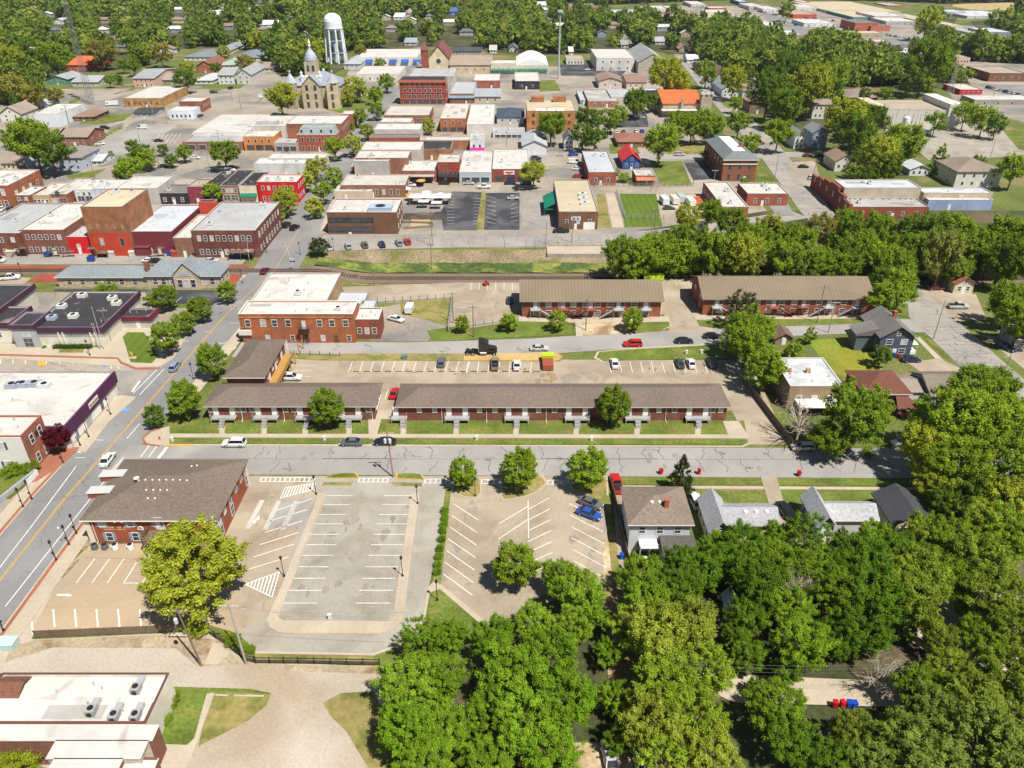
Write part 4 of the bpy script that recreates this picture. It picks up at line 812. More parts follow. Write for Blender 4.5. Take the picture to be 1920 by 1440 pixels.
block('blue-grey roofed upper hall behind the old theatre', 1584, 1728, 352, None, 337, (.42, .36, .28), 'pale', h=8.5, F=(12, 1), ve=0, wc=WW)
block('tan low shop beside the old theatre', 1733, 1862, 362, None, 352, (.45, .37, .27), 'pale', h=5.5)
block('blue fronted garage with white roof', 1742, 1863, 375, 394, 362, (.25, .32, .50), 'white', wm=plain, ve=3)
house('white three-storey apartment house with brown roof', 1795, 1884, 322, 352, 296, 'hip', 3, (.62, .60, .56), (.22, .18, .15), F=(4, 2), S=(2, 3), name='apartment_house')
house('white bungalow with bright gable', 1706, 1748, 318, 330, 306, 'y', 2, (.64, .66, .68), (.45, .48, .50))
house('brown roofed gabled house beside the brick theatre', 1566, 1606, 303, 322, 287, 'y', 3, (.60, .57, .52), (.27, .19, .14))
house('narrow white house with two upper windows', 1490, 1512, 258, 280, 246, 'y', 3, (.68, .69, .72), (.3, .31, .33), F=(2, 2))
house('blue-grey house half hidden by trees', 1524, 1556, 250, 279, 238, 'y', 3, (.22, .29, .40), (.20, .21, .23), F=(2, 2))
house('two-tone office house with hipped roof', 1525, 1576, 196, 224, 186, 'hip', 1.6, (.56, .52, .46), (.24, .20, .17), F=(5, 2), S=(2, 2), wm=plain)
r = block('large beige warehouse with steel pipes', 1664, 1778, 206, 240, 188, (.56, .54, .49), 'tan', wm=ribbed, S=None, name='warehouse')
X0, X1, Y0, Y1 = r['_b']; H = r['_h']; P2(r, MB().box(X1, X1+7, -1, Y1+3, 0, H+3), 'tall_wing', ribbed, (.62, .61, .58)); P2(r, MB().box(X0-6, X0, 3, Y1, 0, H+1.5), 'entrance_wing', plain, (.50, .42, .30))
P2(r, MB().lathe([(1.6, 0), (1.6, 6), (.4, 6.8)], 12, (-6, -3)), 'tank', plain, (.7, .7, .72))
for k in (-9, -3, 2, 6): P2(r, MB().tube((X0 + 14 + k, -1.5, 0), (X0 + 14 + k, -1.5, H+1), .12), 'pipe', metal_g)
house('low brown roofed house behind bright trees', 1588, 1648, 183, 194, 167, 'hip', 1.6, (.30, .2, .14), (.22, .18, .155), F=(4, 1))
house('light blue house with steep grey gable', 1353, 1388, 168, 182, 152, 'y', 4, (.52, .58, .62), (.24, .26, .29), F=(3, 2))
house('small pale house with brown roof', 1392, 1424, 170, 182, 159, 'x', 2.6, (.50, .56, .58), (.26, .20, .17), F=(2, 1))
block('brick shop with orange band near the tall trees', 1315, 1352, 124, 139, 114, (.34, .22, .15), 'dark', name='shop_building')
house('low house with dark roof and chimney in the trees', 1491, 1524, 130, 138, 119, 'x', 2, (.45, .4, .3), (.07, .08, .11), chim=True)
block('long white mobile home', 1425, 1462, 155, 160, 147, WHT, 'white', wm=plain, ve=0, name='mobile_home', cat='mobile home')
house('ruined brown roofed shed by the street', 1406, 1440, 193, 214, 183, 'hip', 1.6, (.2, .13, .1), (.28, .19, .14))
# --- north of the shops
r = block('four-storey old red brick hotel with cornice', 748, 835, 151, 196, 143, (.33, .045, .03), 'black', F=(8, 3), shop=(.45, .42, .38), wc=WW, wh=2.6, ww=1.3, S=(3, 3), name='old_hotel')
X0, X1, Y0, Y1 = r['_b']; H = r['_h']; P2(r, MB().box(X0-.6, X1+.6, -.8, -.02, H-1.1, H+.3).box(X0-.2, X1+.2, -.3, -.02, H*.22, H*.25).box(X0-.2, X1+.2, -.25, -.02, H*.48, H*.495), 'cornice', trim, (.42, .13, .08))
block('pale grey building behind the old hotel', 768, 850, 143, None, 128, (.45, .42, .40), 'grey', h=12, S=(4, 2), un=3)
r = block('theatre with blue-grey mansard edge', 843, 888, 176, 194, 153, (.27, .09, .06), 'grey', F=(5, 1), h=None, wh=1.8)
X0, X1, Y0, Y1 = r['_b']; H = r['_h']; P2(r, MB().add([(X0-.5, -.6, H-2.4), (X1+.5, -.6, H-2.4), (X1+.5, .6, H+.4), (X0-.5, .6, H+.4), (X1+.5, Y1, H-2.4), (X1-.3, Y1, H+.4)], [(0, 1, 2, 3), (1, 4, 5, 2)]), 'mansard_edge', shingle, (.22, .30, .36))
house('grey gabled hall next to the theatre', 888, 940, 181, 193, 167, 'x', 2.6, (.50, .43, .36), (.28, .31, .34), name='hall')
block('small brick bank with white roof', 888, 937, 151, 166, 138, (.33, .10, .07), 'white', F=(3, 1), wc=WW)
block('black fronted store with white roof', 966, 1012, 152, 168, 135, (.035, .035, .045), 'white', wm=plain, F=(2, 1))
r = block('beige hall with green awnings', 920, 968, 119, 139, 113, (.56, .52, .42), 'white', wm=plain, F=(5, 1), awning=(.01, .17, .10))
r = block('beige arena with arched white roof', 968, 1028, 123, 138, 106, (.56, .52, .44), 'white', wm=plain, awning=(.01, .17, .10), name='arena')
X0, X1, Y0, Y1 = r['_b']; H = r['_h']; b = MB(); n = 14
P_ = [(X0 + (X1-X0)*i/n, H + 4.5*math.sin(math.pi*i/n)) for i in range(n+1)]
b.add([(x, 0, z) for x, z in P_] + [(x, Y1, z) for x, z in P_], [(i, i+1, n+2+i, n+1+i) for i in range(n)] + [tuple(range(n+1)), tuple(range(2*n+1, n, -1))]); P2(r, b, 'arched_roof', membrane, (.74, .74, .73))
r = house('church with cream gable and square red tower', 802, 842, 110, 129, 96, 'y', 9, (.58, .50, .34), (.17, .06, .055), F=None, wm=plain, name='church', cat='church', S=None)
X0, X1, Y0, Y1 = r['_b']; H = r['_h']
P2(r, MB().box(X0-5.5, X0-.5, -1, 4, 0, H+6), 'tower', brick, (.33, .07, .05)); P2(r, MB().add([(X0-6, -1.5, H+6), (X0, -1.5, H+6), (X0, 4.5, H+6), (X0-6, 4.5, H+6), (X0-3, 1.5, H+12)], [(0, 1, 4), (1, 2, 4), (2, 3, 4), (3, 0, 4)]), 'spire', shingle, (.2, .08, .06))
f_ = P2(r, MB().tube((0, Y0, H*.75), (0, Y0-.15, H*.75), 2.3, 2.3, 16), 'arched_window', trim, (.7, .68, .6)); MB().tube((0, Y0-.14, H*.75), (0, Y0-.2, H*.75), 1.9, 1.9, 16).build('pane', glass, f_)
house('long tan roofed church hall', 842, 922, 122, 139, 103, 'x', 3, (.50, .42, .28), (.30, .24, .19), F=(4, 1), wm=plain, name='church_hall')
house('dark roofed motel-like lodge', 843, 904, 96, 104, 89, 'x', 2, (.40, .36, .33), (.06, .065, .08), F=(9, 1), name='lodge')
r = block('white roofed supermarket with blue awnings', 668, 781, 108, 123, 92, (.62, .61, .58), 'white', wm=plain, F=None, name='supermarket')
X0, X1, Y0, Y1 = r['_b']
for k in range(5): P2(r, MB().add([(X0 + 7 + k*9.4, -1.6, 2.6), (X0 + 13 + k*9.4, -1.6, 2.6), (X0 + 13 + k*9.4, 0, 4.6), (X0 + 7 + k*9.4, 0, 4.6)], [(0, 1, 2, 3)]), 'awning', plain, (.01, .10, .45))
house('pale victorian house by the water tower', 643, 676, 120, 130, 108, 'hip', 3, (.50, .56, .56), (.30, .35, .36))
block('pale stone bank with low white roof', 667, 748, 139, 153, 124, (.58, .55, .5), 'white', wm=plain, F=(5, 1), ve=2, name='bank')
r = block('two-storey grey office with white entrance', 1119, 1190, 109, 133, 92, (.56, .55, .53), 'white', wm=plain, F=(4, 2), name='office')
r = house('stone church with wide grey roof', 1196, 1252, 117, 138, 95, 'y', 6, (.40, .35, .29), (.26, .27, .28), wm=stone, name='church', cat='church', F=(1, 1))
block('low white office by the parking place', 1062, 1095, 111, 121, 104, (.60, .57, .52), 'tan', wm=plain, F=(5, 1))
house('pink gabled workshop with brown roof', 1122, 1168, 152, 166, 140, 'y', 2.4, (.58, .48, .43), (.24, .17, .14), F=(2, 1), name='workshop', cat='workshop')
house('pink workshop with low brown roof', 1174, 1214, 154, 167, 140, 'x', 1.6, (.58, .48, .43), (.24, .15, .12), F=(3, 1), name='workshop', cat='workshop')
r = block('orange brick apartment block with roof huts', 988, 1080, 208, 248, 187, (.48, .22, .07), 'cream', F=(6, 3), wc=(.2, .14, .1), un=1, name='apartment_block', wh=1.6, ww=1.2)
X0, X1, Y0, Y1 = r['_b']; H = r['_h']; P2(r, MB().box(-10, -3, Y1-6, Y1-2, H-.4, H+2.5), 'roof_hut', brick, (.36, .16, .07)); P2(r, MB().box(2, 9, Y1-6, Y1-2, H-.4, H+2.5), 'roof_hut', brick, (.36, .16, .07)); P2(r, MB().box(-8, 7, 2, 8, H-.4, H-.25), 'white_roofing', membrane, (.7, .7, .7))
block('rust stained roof workshop', 1103, 1160, 190, 202, 168, (.40, .18, .1), 'weathered', F=(3, 1))
block('blue-grey lean-to by the rust stained workshop', 1088, 1104, 188, 196, 170, (.17, .26, .34), 'metal', wm=plain)
block('grey roofed shop north of the rust stained workshop', 1146, 1210, 182, 196, 167, (.45, .44, .43), 'grey')
block('grey metal roofed shop next to the orange church', 1211, 1242, 178, 198, 166, (.50, .50, .50), 'metal')
house('low brown brick office with wide hip roof', 1157, 1213, 266, 277, 249, 'hip', 1.4, (.28, .14, .08), (.24, .11, .08), wm=brick, F=(4, 1), name='office')
r = house('stone church with bright orange roof', 1242, 1318, 194, 219, 170, 'x', 4, (.42, .34, .24), (.55, .12, .04), wm=stone, name='church', cat='church', F=(5, 1), wc=(.5, .45, .38))
X0, X1, Y0, Y1 = r['_b']; H = r['_h']
P2(r, MB().box(X1-1, X1+5, -2, 4, 0, H+5), 'tower', stone, (.38, .33, .26)); P2(r, MB().box(X1-1.5, X1-.2, -2.5, -1, H+5, H+6.4).box(X1+4, X1+5.4, -2.5, -1, H+5, H+6.4).box(X1+1.2, X1+2.8, -2.5, -1.2, H+5, H+6.2), 'battlement', stone, (.55, .52, .48))
P2(r, MB().box(X0-1, X1-3, -3.5, -.1, H-3.2, H-3), 'porch_roof', membrane, (.74, .74, .72)); P2(r, MB().box(-1, .6, -1, 0, 0, H+3), 'chimney', stone, (.36, .3, .22))
house('green-black roofed garage behind the post office', 1336, 1362, 262, 270, 243, 'x', 1.6, (.3, .3, .28), (.07, .10, .09), name='garage', cat='garage', F=None)
# --- upper left
r = block('orange brick warehouse with white side wall', 230, 302, 184, 201, 161, (.48, .27, .09), 'white', F=(6, 1), name='warehouse', wc=(.35, .25, .15), ve=4)
block('two-storey brick building with pale flat roof', 335, 378, 190, 210, 182, (.30, .09, .06), 'white', S=(4, 1), F=(2, 1))
block('blue-white low shop with four windows', 315, 361, 208, 224, 200, (.62, .68, .76), 'white', wm=plain, F=(5, 1))
house('dark roofed drive-through office', 248, 289, 212, 221, 201, 'x', 1.2, (.36, .38, .42), (.05, .05, .055), name='office')
block('bright metal shed with white sides', 63, 107, 214, 238, 204, (.66, .70, .76), 'white', wm=ribbed, name='shed')
block('white hall with brick end by the lattice mast', 78, 130, 206, 222, 195, (.62, .62, .62), 'white', wm=plain, name='hall')
house('brown brick ranch office with hip roof', 133, 176, 219, 228, 206, 'hip', 2, (.2, .1, .06), (.22, .15, .11), wm=brick)
house('two-storey brick apartments with white gable end', 108, 164, 257, 275, 241, 'x', 2.5, (.30, .12, .07), (.26, .21, .18), wm=brick, F=(4, 2), name='apartment_house')
house('brown roofed apartments beside the big round tree', 72, 104, 257, 275, 241, 'x', 2.5, (.30, .12, .07), (.26, .21, .18), wm=brick, F=(2, 2), name='apartment_house')
house('large blue-grey house with porch and outside stair', 103, 152, 296, 320, 277, 'hip', 2.6, (.40, .46, .55), (.22, .20, .20), F=(3, 2), S=(3, 2))
house('pale green bungalow with small hedge', 160, 192, 302, 310, 288, 'x', 1.6, (.60, .62, .58), (.38, .42, .44))
house('tan garage with brown gable roof', -3, 30, 306, 319, 292, 'x', 1.8, (.58, .45, .28), (.26, .20, .17), name='garage', cat='garage')
house('small grey shed behind the tan garage', 35, 60, 304, 315, 296, 'y', 2, (.36, .40, .46), (.3, .32, .35), name='shed', cat='shed', F=None)
house('white farmhouse with steep brown roof', -4, 40, 214, 229, 202, 'y', 4, (.64, .64, .58), (.27, .22, .19), F=(2, 2))
house('orange and white cottage by the big trees', 38, 62, 197, 206, 190, 'x', 2, (.6, .58, .52), (.45, .22, .10))
house('white cottage with grey roof', 65, 92, 196, 204, 188, 'y', 2.4, (.60, .62, .62), (.38, .40, .42))
house('red-orange roofed two-storey house by the mast', 123, 162, 122, 134, 108, 'x', 4, (.40, .05, .03), (.48, .12, .04), F=(5, 2), wc=WW)
house('green house with grey roof', 84, 127, 149, 159, 139, 'y', 2.5, (.10, .24, .18), (.28, .30, .32))
house('grey roofed house at the foot of the mast', 132, 184, 154, 163, 143, 'x', 2.6, (.42, .44, .44), (.30, .32, .34))
house('pink two-storey house with grey roof', 246, 289, 147, 164, 128, 'x', 2.6, (.60, .38, .30), (.27, .29, .31), F=(4, 2))
house('long grey roofed retirement home', 343, 405, 107, 114, 93, 'hip', 2.4, (.60, .58, .54), (.17, .19, .22), F=(6, 1), name='retirement_home', cat='building')
house('grey roofed wing of the retirement home', 433, 487, 108, 115, 94, 'hip', 2.4, (.60, .58, .54), (.17, .19, .22), F=(5, 1), name='retirement_home', cat='building')
house('middle wing of the retirement home', 402, 434, 94, 100, 78, 'hip', 2.4, (.60, .58, .54), (.22, .24, .27), F=(3, 1), name='retirement_home', cat='building')
house('red brick gabled house below the retirement home', 366, 400, 125, 137, 113, 'y', 4, (.38, .11, .06), (.20, .09, .06), wm=brick)
house('white house with grey roof near the wide street', 363, 399, 151, 158, 139, 'hip', 2, (.60, .62, .62), (.40, .42, .44))
house('white two-storey house with brown porch', 406, 438, 141, 158, 129, 'x', 3, (.62, .63, .63), (.30, .30, .31), F=(3, 2))
house('tall grey gabled house by the wide street', 440, 471, 141, 158, 126, 'y', 4, (.52, .52, .50), (.27, .28, .30), F=(2, 2))
house('pale green house behind the gabled houses', 408, 440, 122, 130, 112, 'hip', 2.6, (.50, .56, .50), (.26, .33, .30))
house('bungalow with brown roof and dark garage front', 484, 516, 128, 135, 116, 'x', 2.2, (.52, .52, .52), (.27, .21, .18))
house('brown house with broken roof line by the mast', 300, 340, 150, 158, 140, 'x', 3, (.28, .24, .2), (.27, .24, .22))
for i, (xa, xb, yy, c1, c2, lb) in enumerate([(97, 120, 40, (.6, .6, .6), (.4, .42, .44), 'white roofed hall far off in the trees'), (371, 410, 27, (.6, .57, .5), (.62, .62, .6), 'long white clinic far off among trees'), (487, 520, 46, (.6, .6, .6), (.7, .7, .7), 'white topped school far off among trees'), (405, 420, 18, (.4, .4, .42), (.2, .21, .24), 'grey house by the far clinic'), (456, 472, 22, (.5, .5, .5), (.3, .3, .3), 'small house north of the far school'),
    (737, 757, 32, (.6, .62, .66), (.55, .62, .70), 'pale blue barn in the far woods'), (754, 768, 26, (.5, .45, .4), (.3, .25, .22), 'brown house beside the pale blue barn'), (842, 857, 22, (.05, .14, .45), (.06, .12, .30), 'dark blue house by the country road'), (757, 781, 80, (.45, .47, .5), (.25, .27, .31), 'grey gabled house north of the supermarket'), (953, 972, 92, (.45, .47, .52), (.12, .13, .15), 'dark roofed house behind the beige hall'), (917, 932, 94, (.66, .66, .66), (.4, .4, .42), 'white cottage north of the church hall'),
    (1066, 1076, 97, (.7, .7, .7), (.5, .5, .5), 'little white house north of the low office'), (1168, 1186, 76, (.5, .5, .48), (.3, .29, .28), 'grey cottage in the woods by the slim mast'), (1164, 1180, 84, (.45, .42, .38), (.26, .25, .24), 'tan cottage beside the grey one'), (1228, 1248, 78, (.55, .55, .55), (.3, .32, .36), 'tall grey house at the wood edge'), (1273, 1292, 92, (.5, .3, .22), (.3, .2, .17), 'brick house at the wood edge'), (1288, 1312, 112, (.7, .7, .7), (.45, .46, .5), 'white gabled cottage near the orange band shop'),
    (1005, 1025, 10, (.6, .6, .6), (.5, .5, .5), 'far white house on the horizon street')]):
    house(lb, xa, xb, yy, yy + 6, yy - 6, 'y' if i % 3 == 0 else 'x', 3, c1, c2, F=(2, 1), S=None)
# --- commercial strip, upper right
for lb, xl, xr, yt, yb, yk, wl, rf, nm in [
    ('red roofed restaurant far behind the woods', 1065, 1120, 14, 20, 6, (.45, .1, .08), 'dark', 'restaurant'), ('blue fronted store with white side', 1153, 1216, 24, 30, 18, (.12, .25, .45), 'pale', 'store'),
    ('far white shop by the blue store', 1226, 1255, 16, 22, 11, (.6, .6, .6), 'white', 'shop_building'), ('small red fronted shop far right of the blue store', 1252, 1276, 16, 23, 11, (.5, .06, .05), 'white', 'shop_building'),
    ('cream office with dark window band', 1326, 1376, 23, 34, 18, (.62, .58, .48), 'white', 'office'), ('low maroon roofed store', 1330, 1362, 15, 20, 12, (.4, .06, .06), 'white', 'store'), ('grey fast food shop', 1296, 1324, 8, 14, 2, (.5, .48, .46), 'white', 'shop_building'),
    ('dark blue glass office on the far strip', 1386, 1402, 3, 10, -2, (.06, .14, .28), 'pale', 'office'), ('cluster store with grey front', 1405, 1434, 12, 19, 6, (.5, .5, .52), 'white', 'store'), ('white gas station store', 1431, 1462, 17, 24, 11, (.62, .62, .62), 'white', 'store'),
    ('long brick shop with red front', 1488, 1532, 27, 34, 19, (.55, .07, .03), 'tan', 'shop_building'), ('white and blue clinic', 1508, 1562, 43, 50, 36, (.55, .60, .64), 'white', 'clinic'), ('pale store behind the red fronted shop', 1486, 1534, 14, 20, 8, (.58, .56, .52), 'white', 'store'),
    ('bright red barn-like store', 1504, 1518, 4, 9, -2, (.55, .03, .03), 'white', 'store'), ('white office by the highway', 1436, 1464, 47, 54, 40, (.64, .64, .63), 'white', 'office'), ('brown gabled house by the highway bend', 1474, 1506, 65, 72, 57, (.35, .28, .22), 'pale', 'office'),
    ('huge cream roofed shopping centre', 1560, 1690, 22, 27, 3, (.5, .45, .36), 'cream', 'shopping_centre'), ('green and blue fronted wing of the shopping centre', 1600, 1655, 32, 38, 20, (.05, .24, .26), 'cream', 'shopping_centre'), ('white fronted store with garage doors', 1640, 1700, 30, 40, 22, (.55, .5, .45), 'white', 'store'),
    ('red topped hall behind the shopping centre', 1664, 1696, 10, 12, 5, (.5, .05, .06), 'grey', 'hall'), ('red brick clinic with grey roof', 1604, 1648, 43, 58, 36, (.42, .11, .07), 'dark', 'clinic'), ('grey roofed wing of the red brick clinic', 1634, 1670, 49, 59, 43, (.45, .13, .08), 'dark', 'clinic'),
    ('grey warehouse with white roof behind the clinic', 1662, 1720, 40, 48, 33, (.35, .36, .38), 'white', 'warehouse'), ('white roofed factory under the dry field', 1762, 1812, 22, 30, 18, (.40, .42, .46), 'pale', 'factory'), ('long silver roofed factory', 1814, 1906, 30, 35, 20, (.5, .52, .56), 'pale', 'factory'),
    ('cream gravel roofed plaza', 1766, 1808, 48, 56, 26, (.5, .45, .36), 'cream', 'plaza_building'), ('white gabled hall near the red trimmed station', 1695, 1718, 90, 96, 82, (.68, .69, .7), 'dark', 'hall'), ('long tan carport beside parked vans', 1582, 1656, 62, 70, 58, (.42, .33, .24), 'cream', 'carport'),
    ('low white depot beside parked vans', 1700, 1740, 100, 108, 96, (.6, .6, .6), 'white', 'depot_building'), ('brick office with brown hipped top', 1857, 1925, 137, 153, 124, (.18, .09, .06), 'tan', 'office'), ('red fronted filling station with white roof', 1801, 1843, 168, 178, 157, (.5, .02, .03), 'white', 'filling_station'),
    ('white canopy of the car wash', 1828, 1945, 187, 197, 178, (.3, .28, .26), 'white', 'car_wash'), ('blue roofed club behind bright trees', 1854, 1898, 60, 68, 52, (.2, .25, .35), 'pale', 'club_house'), ('grey roofed club behind bright trees', 1820, 1852, 62, 66, 52, (.4, .38, .34), 'grey', 'club_house'),
    ('pink brick office near the big golden tree', 1795, 1820, 108, 120, 98, (.5, .36, .3), 'tan', 'office'), ('red and white shop on the middle lot', 1634, 1668, 78, 84, 74, (.5, .25, .2), 'white', 'shop_building')]:
    block(lb, xl, xr, yt, yb, yk, wl, rf, name=nm, F=None if 'roofed' in lb and yt < 20 else (4, 1), wm=plain, un=2 if yt < 60 else 0, door=False)
# ---------------- nearer buildings ----------------
def B_(r): return (*r['_b'], r['_h'])
def down(root, x, y, h, col=(.72, .68, .62)): P2(root, MB().tube((x, y-.12, h-.3), (x, y-.12, .4), .06, .06, 6).tube((x, y-.12, .4), (x+.1, y-1.1, .12), .06, .06, 6), 'downpipe', trim, col)
def letters(root, x0, x1, y, z, h, m, col, seed=1, n=None, ax='x'):
    "raised sign letters, too small in the photo to spell"
    R = random.Random(seed); b = MB(); u = x0
    while u < x1:
        w = R.uniform(.35, .75)*h
        if R.random() > .14:
            for q in ((u, u + w*.25, z, z+h*R.choice((.8, 1, 1))), (u, u+w*.85, z + h*.35, z + h*.5), (u + w*.6, u + w*.85, z, z + h*.75)): b.box(q[0], q[1], y-.05, y, q[2], q[3]) if ax == 'x' else b.box(y, y+.05, q[0], q[1], q[2], q[3])
        u += w + .1*h
    P2(root, b, 'lettering', m, col)
# brick office with the big hipped roof, lower left
r = house('two-storey red brick office with big brown hipped roof', 148, 408, 976, 1022, 861, 'hip', 2.8, (.33, .07, .03), (.145, .115, .095), wm=brick, F=None, S=None, name='brick_office', cat='office building', door=False, ve=0, trimc=(.78, .74, .68), o=.55)
X0, X1, Y0, Y1, H = B_(r)
roof_ = [c for c in r.children if c.name.startswith('roof')][0]
for u in (.10, .32, .52, .74, .93):
    x = X0 + (X1-X0)*(u+.02); put_window(r, x, Y0, H-1.2, 1.0, 1.15, 0, WW)
    P2(r, MB().box(x-1.05, x-.62, Y0-.08, Y0-.01, H-1.8, H-.6), 'shutter', plain, (.22, .26, .32)); P2(r, MB().box(x+.62, x+1.05, Y0-.08, Y0-.01, H-1.8, H-.6), 'shutter', plain, (.22, .26, .32))
for u in (.13, .33):
    x = X0 + (X1-X0)*(u+.02); put_window(r, x, Y0, 1.4, 1.0, 1.7, 0, WW)
    P2(r, MB().box(x-1.05, x-.62, Y0-.08, Y0-.01, .5, 2.3), 'shutter', plain, (.22, .26, .32)); P2(r, MB().box(x+.62, x+1.05, Y0-.08, Y0-.01, .5, 2.3), 'shutter', plain, (.22, .26, .32))
letters(r, X0+2.2, X0+7.2, Y0-.01, 3.3, .3, trim, (.62, .45, .30), 3); letters(r, X0+2.6, X0+6.4, Y0-.01, 2.9, .26, trim, (.62, .45, .30), 4)
s = P2(r, MB().tube((X0+9.0, Y0-.01, 3.2), (X0+9.0, Y0-.12, 3.2), .5, .5, 16), 'round_emblem', trim, (.75, .74, .72)); MB().tube((X0+9.0, Y0-.11, 3.2), (X0+9.0, Y0-.16, 3.2), .38, .38, 16).box(X0+8.6, X0+9.4, Y0-.19, Y0-.16, 3.1, 3.28, 1).build('emblem_face', [dark_m, trim], s, (.7, .7, .7))
P2(r, MB().box(X0-.15, X0+.7, Y0-.2, Y0+.6, 0, H-.1), 'corner_pier', plain, (.66, .60, .50)); P2(r, MB().box(X1-.7, X1+.15, Y0-.2, Y0+.6, 0, H-.1), 'corner_pier', plain, (.66, .60, .50)); P2(r, MB().box(X1-.6, X1+.15, Y1-.6, Y1+.1, 0, H-.1), 'corner_pier', plain, (.66, .60, .50))
for u in (.08, .24, .42, .62, .80, .95):
    y = Y0 + (Y1-Y0)*u; put_window(r, X1, y, H-1.5, 1.0, 1.3, math.pi/2, (.5, .55, .6)); 
    if u in (.08, .42, .95): put_window(r, X1, y, 1.7, 1.3, 2.0, math.pi/2, (.5, .55, .6))
down(r, X0+1.1, Y0, H); down(r, X0 + (X1-X0)*.60, Y0, H); down(r, X1-1, Y0, H)
put_door(r, X0 + (X1-X0)*.56, Y0, 0, 1.4, 2.6, (.72, .70, .68), 3.0)
# rear timber stair and balcony
xa = X0 + (X1-X0)*.47; st = P2(r, MB().box(xa, xa+4.6, Y0-3.2, Y0-.05, 2.7, 2.85), 'balcony', wood)
b = MB()
for x in (xa, xa+4.4): b.box(x, x+.18, Y0-3.2, Y0-3.02, 0, 3.9)
b.box(xa, xa+4.6, Y0-3.24, Y0-3.2, 3.75, 3.9).box(xa, xa+4.6, Y0-3.24, Y0-3.2, 3.2, 3.3).box(xa-.04, xa, Y0-3.2, Y0-.05, 3.2, 3.9)
for i in range(24): b.box(xa + i*.19, xa + i*.19+.05, Y0-3.22, Y0-3.2, 2.85, 3.75)
b.build('railing', wood, st)
b = MB()
for i in range(12): b.box(xa+4.6 + i*.38, xa+5.0 + i*.38, Y0-2.2, Y0-.6, 2.65 - i*.23, 2.75 - i*.23)
b.box(xa+4.6, xa+4.7, Y0-2.25, Y0-2.15, 0, 3.8).add([(xa+4.6, Y0-2.25, 3.7), (xa+9.2, Y0-2.25, .95), (xa+9.2, Y0-2.25, .5), (xa+4.6, Y0-2.25, 3.2)], [(0, 1, 2, 3), (3, 2, 1, 0)])
b.build('stair', wood, r)
# side gables with white parapets towards the street, roof vents
for px0, px1, py in ((171, 208, 920), (194, 233, 889)):
    A_, B2 = at(px0, py, H+.6) - r.location, at(px1, py, H+.6) - r.location; y = A_.y
    P2(r, MB().add([(A_.x-.3, y-.9, H-.5), (A_.x-.3, y+.9, H-.5), (A_.x-.3, y-.9, H+.75), (A_.x-.3, y+.9, H+.75), (B2.x, y-.9, H+.75), (B2.x, y+.9, H+.75), (B2.x, y-.9, H+.3), (B2.x, y+.9, H+.3)], [(1, 0, 2, 3), (0, 6, 4, 2), (7, 1, 3, 5)]), 'dormer_wall', brick, (.36, .075, .03))
    P2(r, MB().add([(A_.x-.5, y-1.05, H+.75), (A_.x-.5, y+1.05, H+.75), (B2.x+.3, y+1.05, H+.95), (B2.x+.3, y-1.05, H+.95), (A_.x-.5, y-1.05, H+.65), (A_.x-.5, y+1.05, H+.65), (B2.x+.3, y+1.05, H+.85), (B2.x+.3, y-1.05, H+.85)], [(3, 2, 1, 0), (4, 5, 6, 7), (0, 1, 5, 4), (7, 3, 0, 4), (1, 2, 6, 5)]), 'dormer_roof', trim, (.46, .46, .455))
cxx, cyy = (X0+X1)/2, (Y0+Y1)/2
def rz_at(x, y): return H + 2.8*min(1, min(x - X0 + .55, X1 + .55 - x, y - Y0 + .55, Y1 + .55 - y)/((Y1-Y0)/2 + .55))
b_list = [(-4.2 + i*1.2, -1.0) for i in range(8)] + [(-2.2 + i*1.2, -3.0) for i in range(4)] + [(-1.4, -4.6), (-.2, -4.6), (-5.5, -9), (-4.3, -9), (9.5, -9.2), (10.6, -8.2), (-15, -9.4), (2.8, 4.5), (3.6, 4.9)]
for dx, dy in b_list: MB().lathe([(.13, 0), (.16, .2), (.08, .28)], 8).build('roof_vent', trim, roof_, (.78, .75, .68), (cxx+dx, cyy+dy, rz_at(cxx+dx, cyy+dy)-.02))
r_ = MB().lathe([(.05, 0), (.05, .5), (.45, .55), (.5, .7)], 10).build('satellite_dish', trim, roof_, (.6, .6, .62), (X0+6.5, Y0+7.2, rz_at(X0+6.5, Y0+7.2)))
# corner block of orange-red brick with white roofs
r = block('two-storey orange brick corner building with white roof', 446, 661, 588.7, 643, 564, (.38, .115, .045), 'white', F=None, S=None, ve=2, un=1, name='corner_building', door=False, cope=(.66, .64, .60))
X0, X1, Y0, Y1, H = B_(r)
for u, k in ((.07, 1), (.205, 1), (.305, 1), (.425, 1), (.555, 0), (.70, 1), (.81, 1), (.93, 1)):
    if k: put_window(r, X0 + (X1-X0)*u, 0, H-2.6, 1.2, 1.7, 0, (.70, .66, .55)); P2(r, MB().box(X0 + (X1-X0)*u-.75, X0 + (X1-X0)*u+.75, -.1, -.01, H-1.68, H-1.5), 'lintel', trim, (.62, .55, .42))
for u in (.225, .445, .715, .945): put_window(r, X0 + (X1-X0)*u, 0, 1.4, .95, 1.5, 0, (.66, .62, .52))
put_door(r, X0 + (X1-X0)*.575, 0, 0, 1.0, 2.2, (.12, .06, .04)); put_door(r, X0 + (X1-X0)*.83, 0, 0, 1.0, 2.2, (.12, .06, .04))
x = X0 + (X1-X0)*.56; put_door(r, x, 0, 0, 1.0, 2.2, (.6, .58, .55), H-4.1)
b = MB().box(x-1.4, x+1.4, -1.3, -.05, H-4.25, H-4.12)
for i in range(12): b.box(x-1.4+i*.25, x-1.36+i*.25, -1.32, -1.28, H-4.12, H-3.1)
b.box(x-1.4, x+1.4, -1.34, -1.27, H-3.15, H-3.08).tube((x-.9, -1.2, H-4.2), (x-.4, -.9, .2), .06).tube((x+.3, -1.2, H-4.2), (x+.5, -.9, .2), .06); P2(r, b, 'iron_balcony', dark_m)
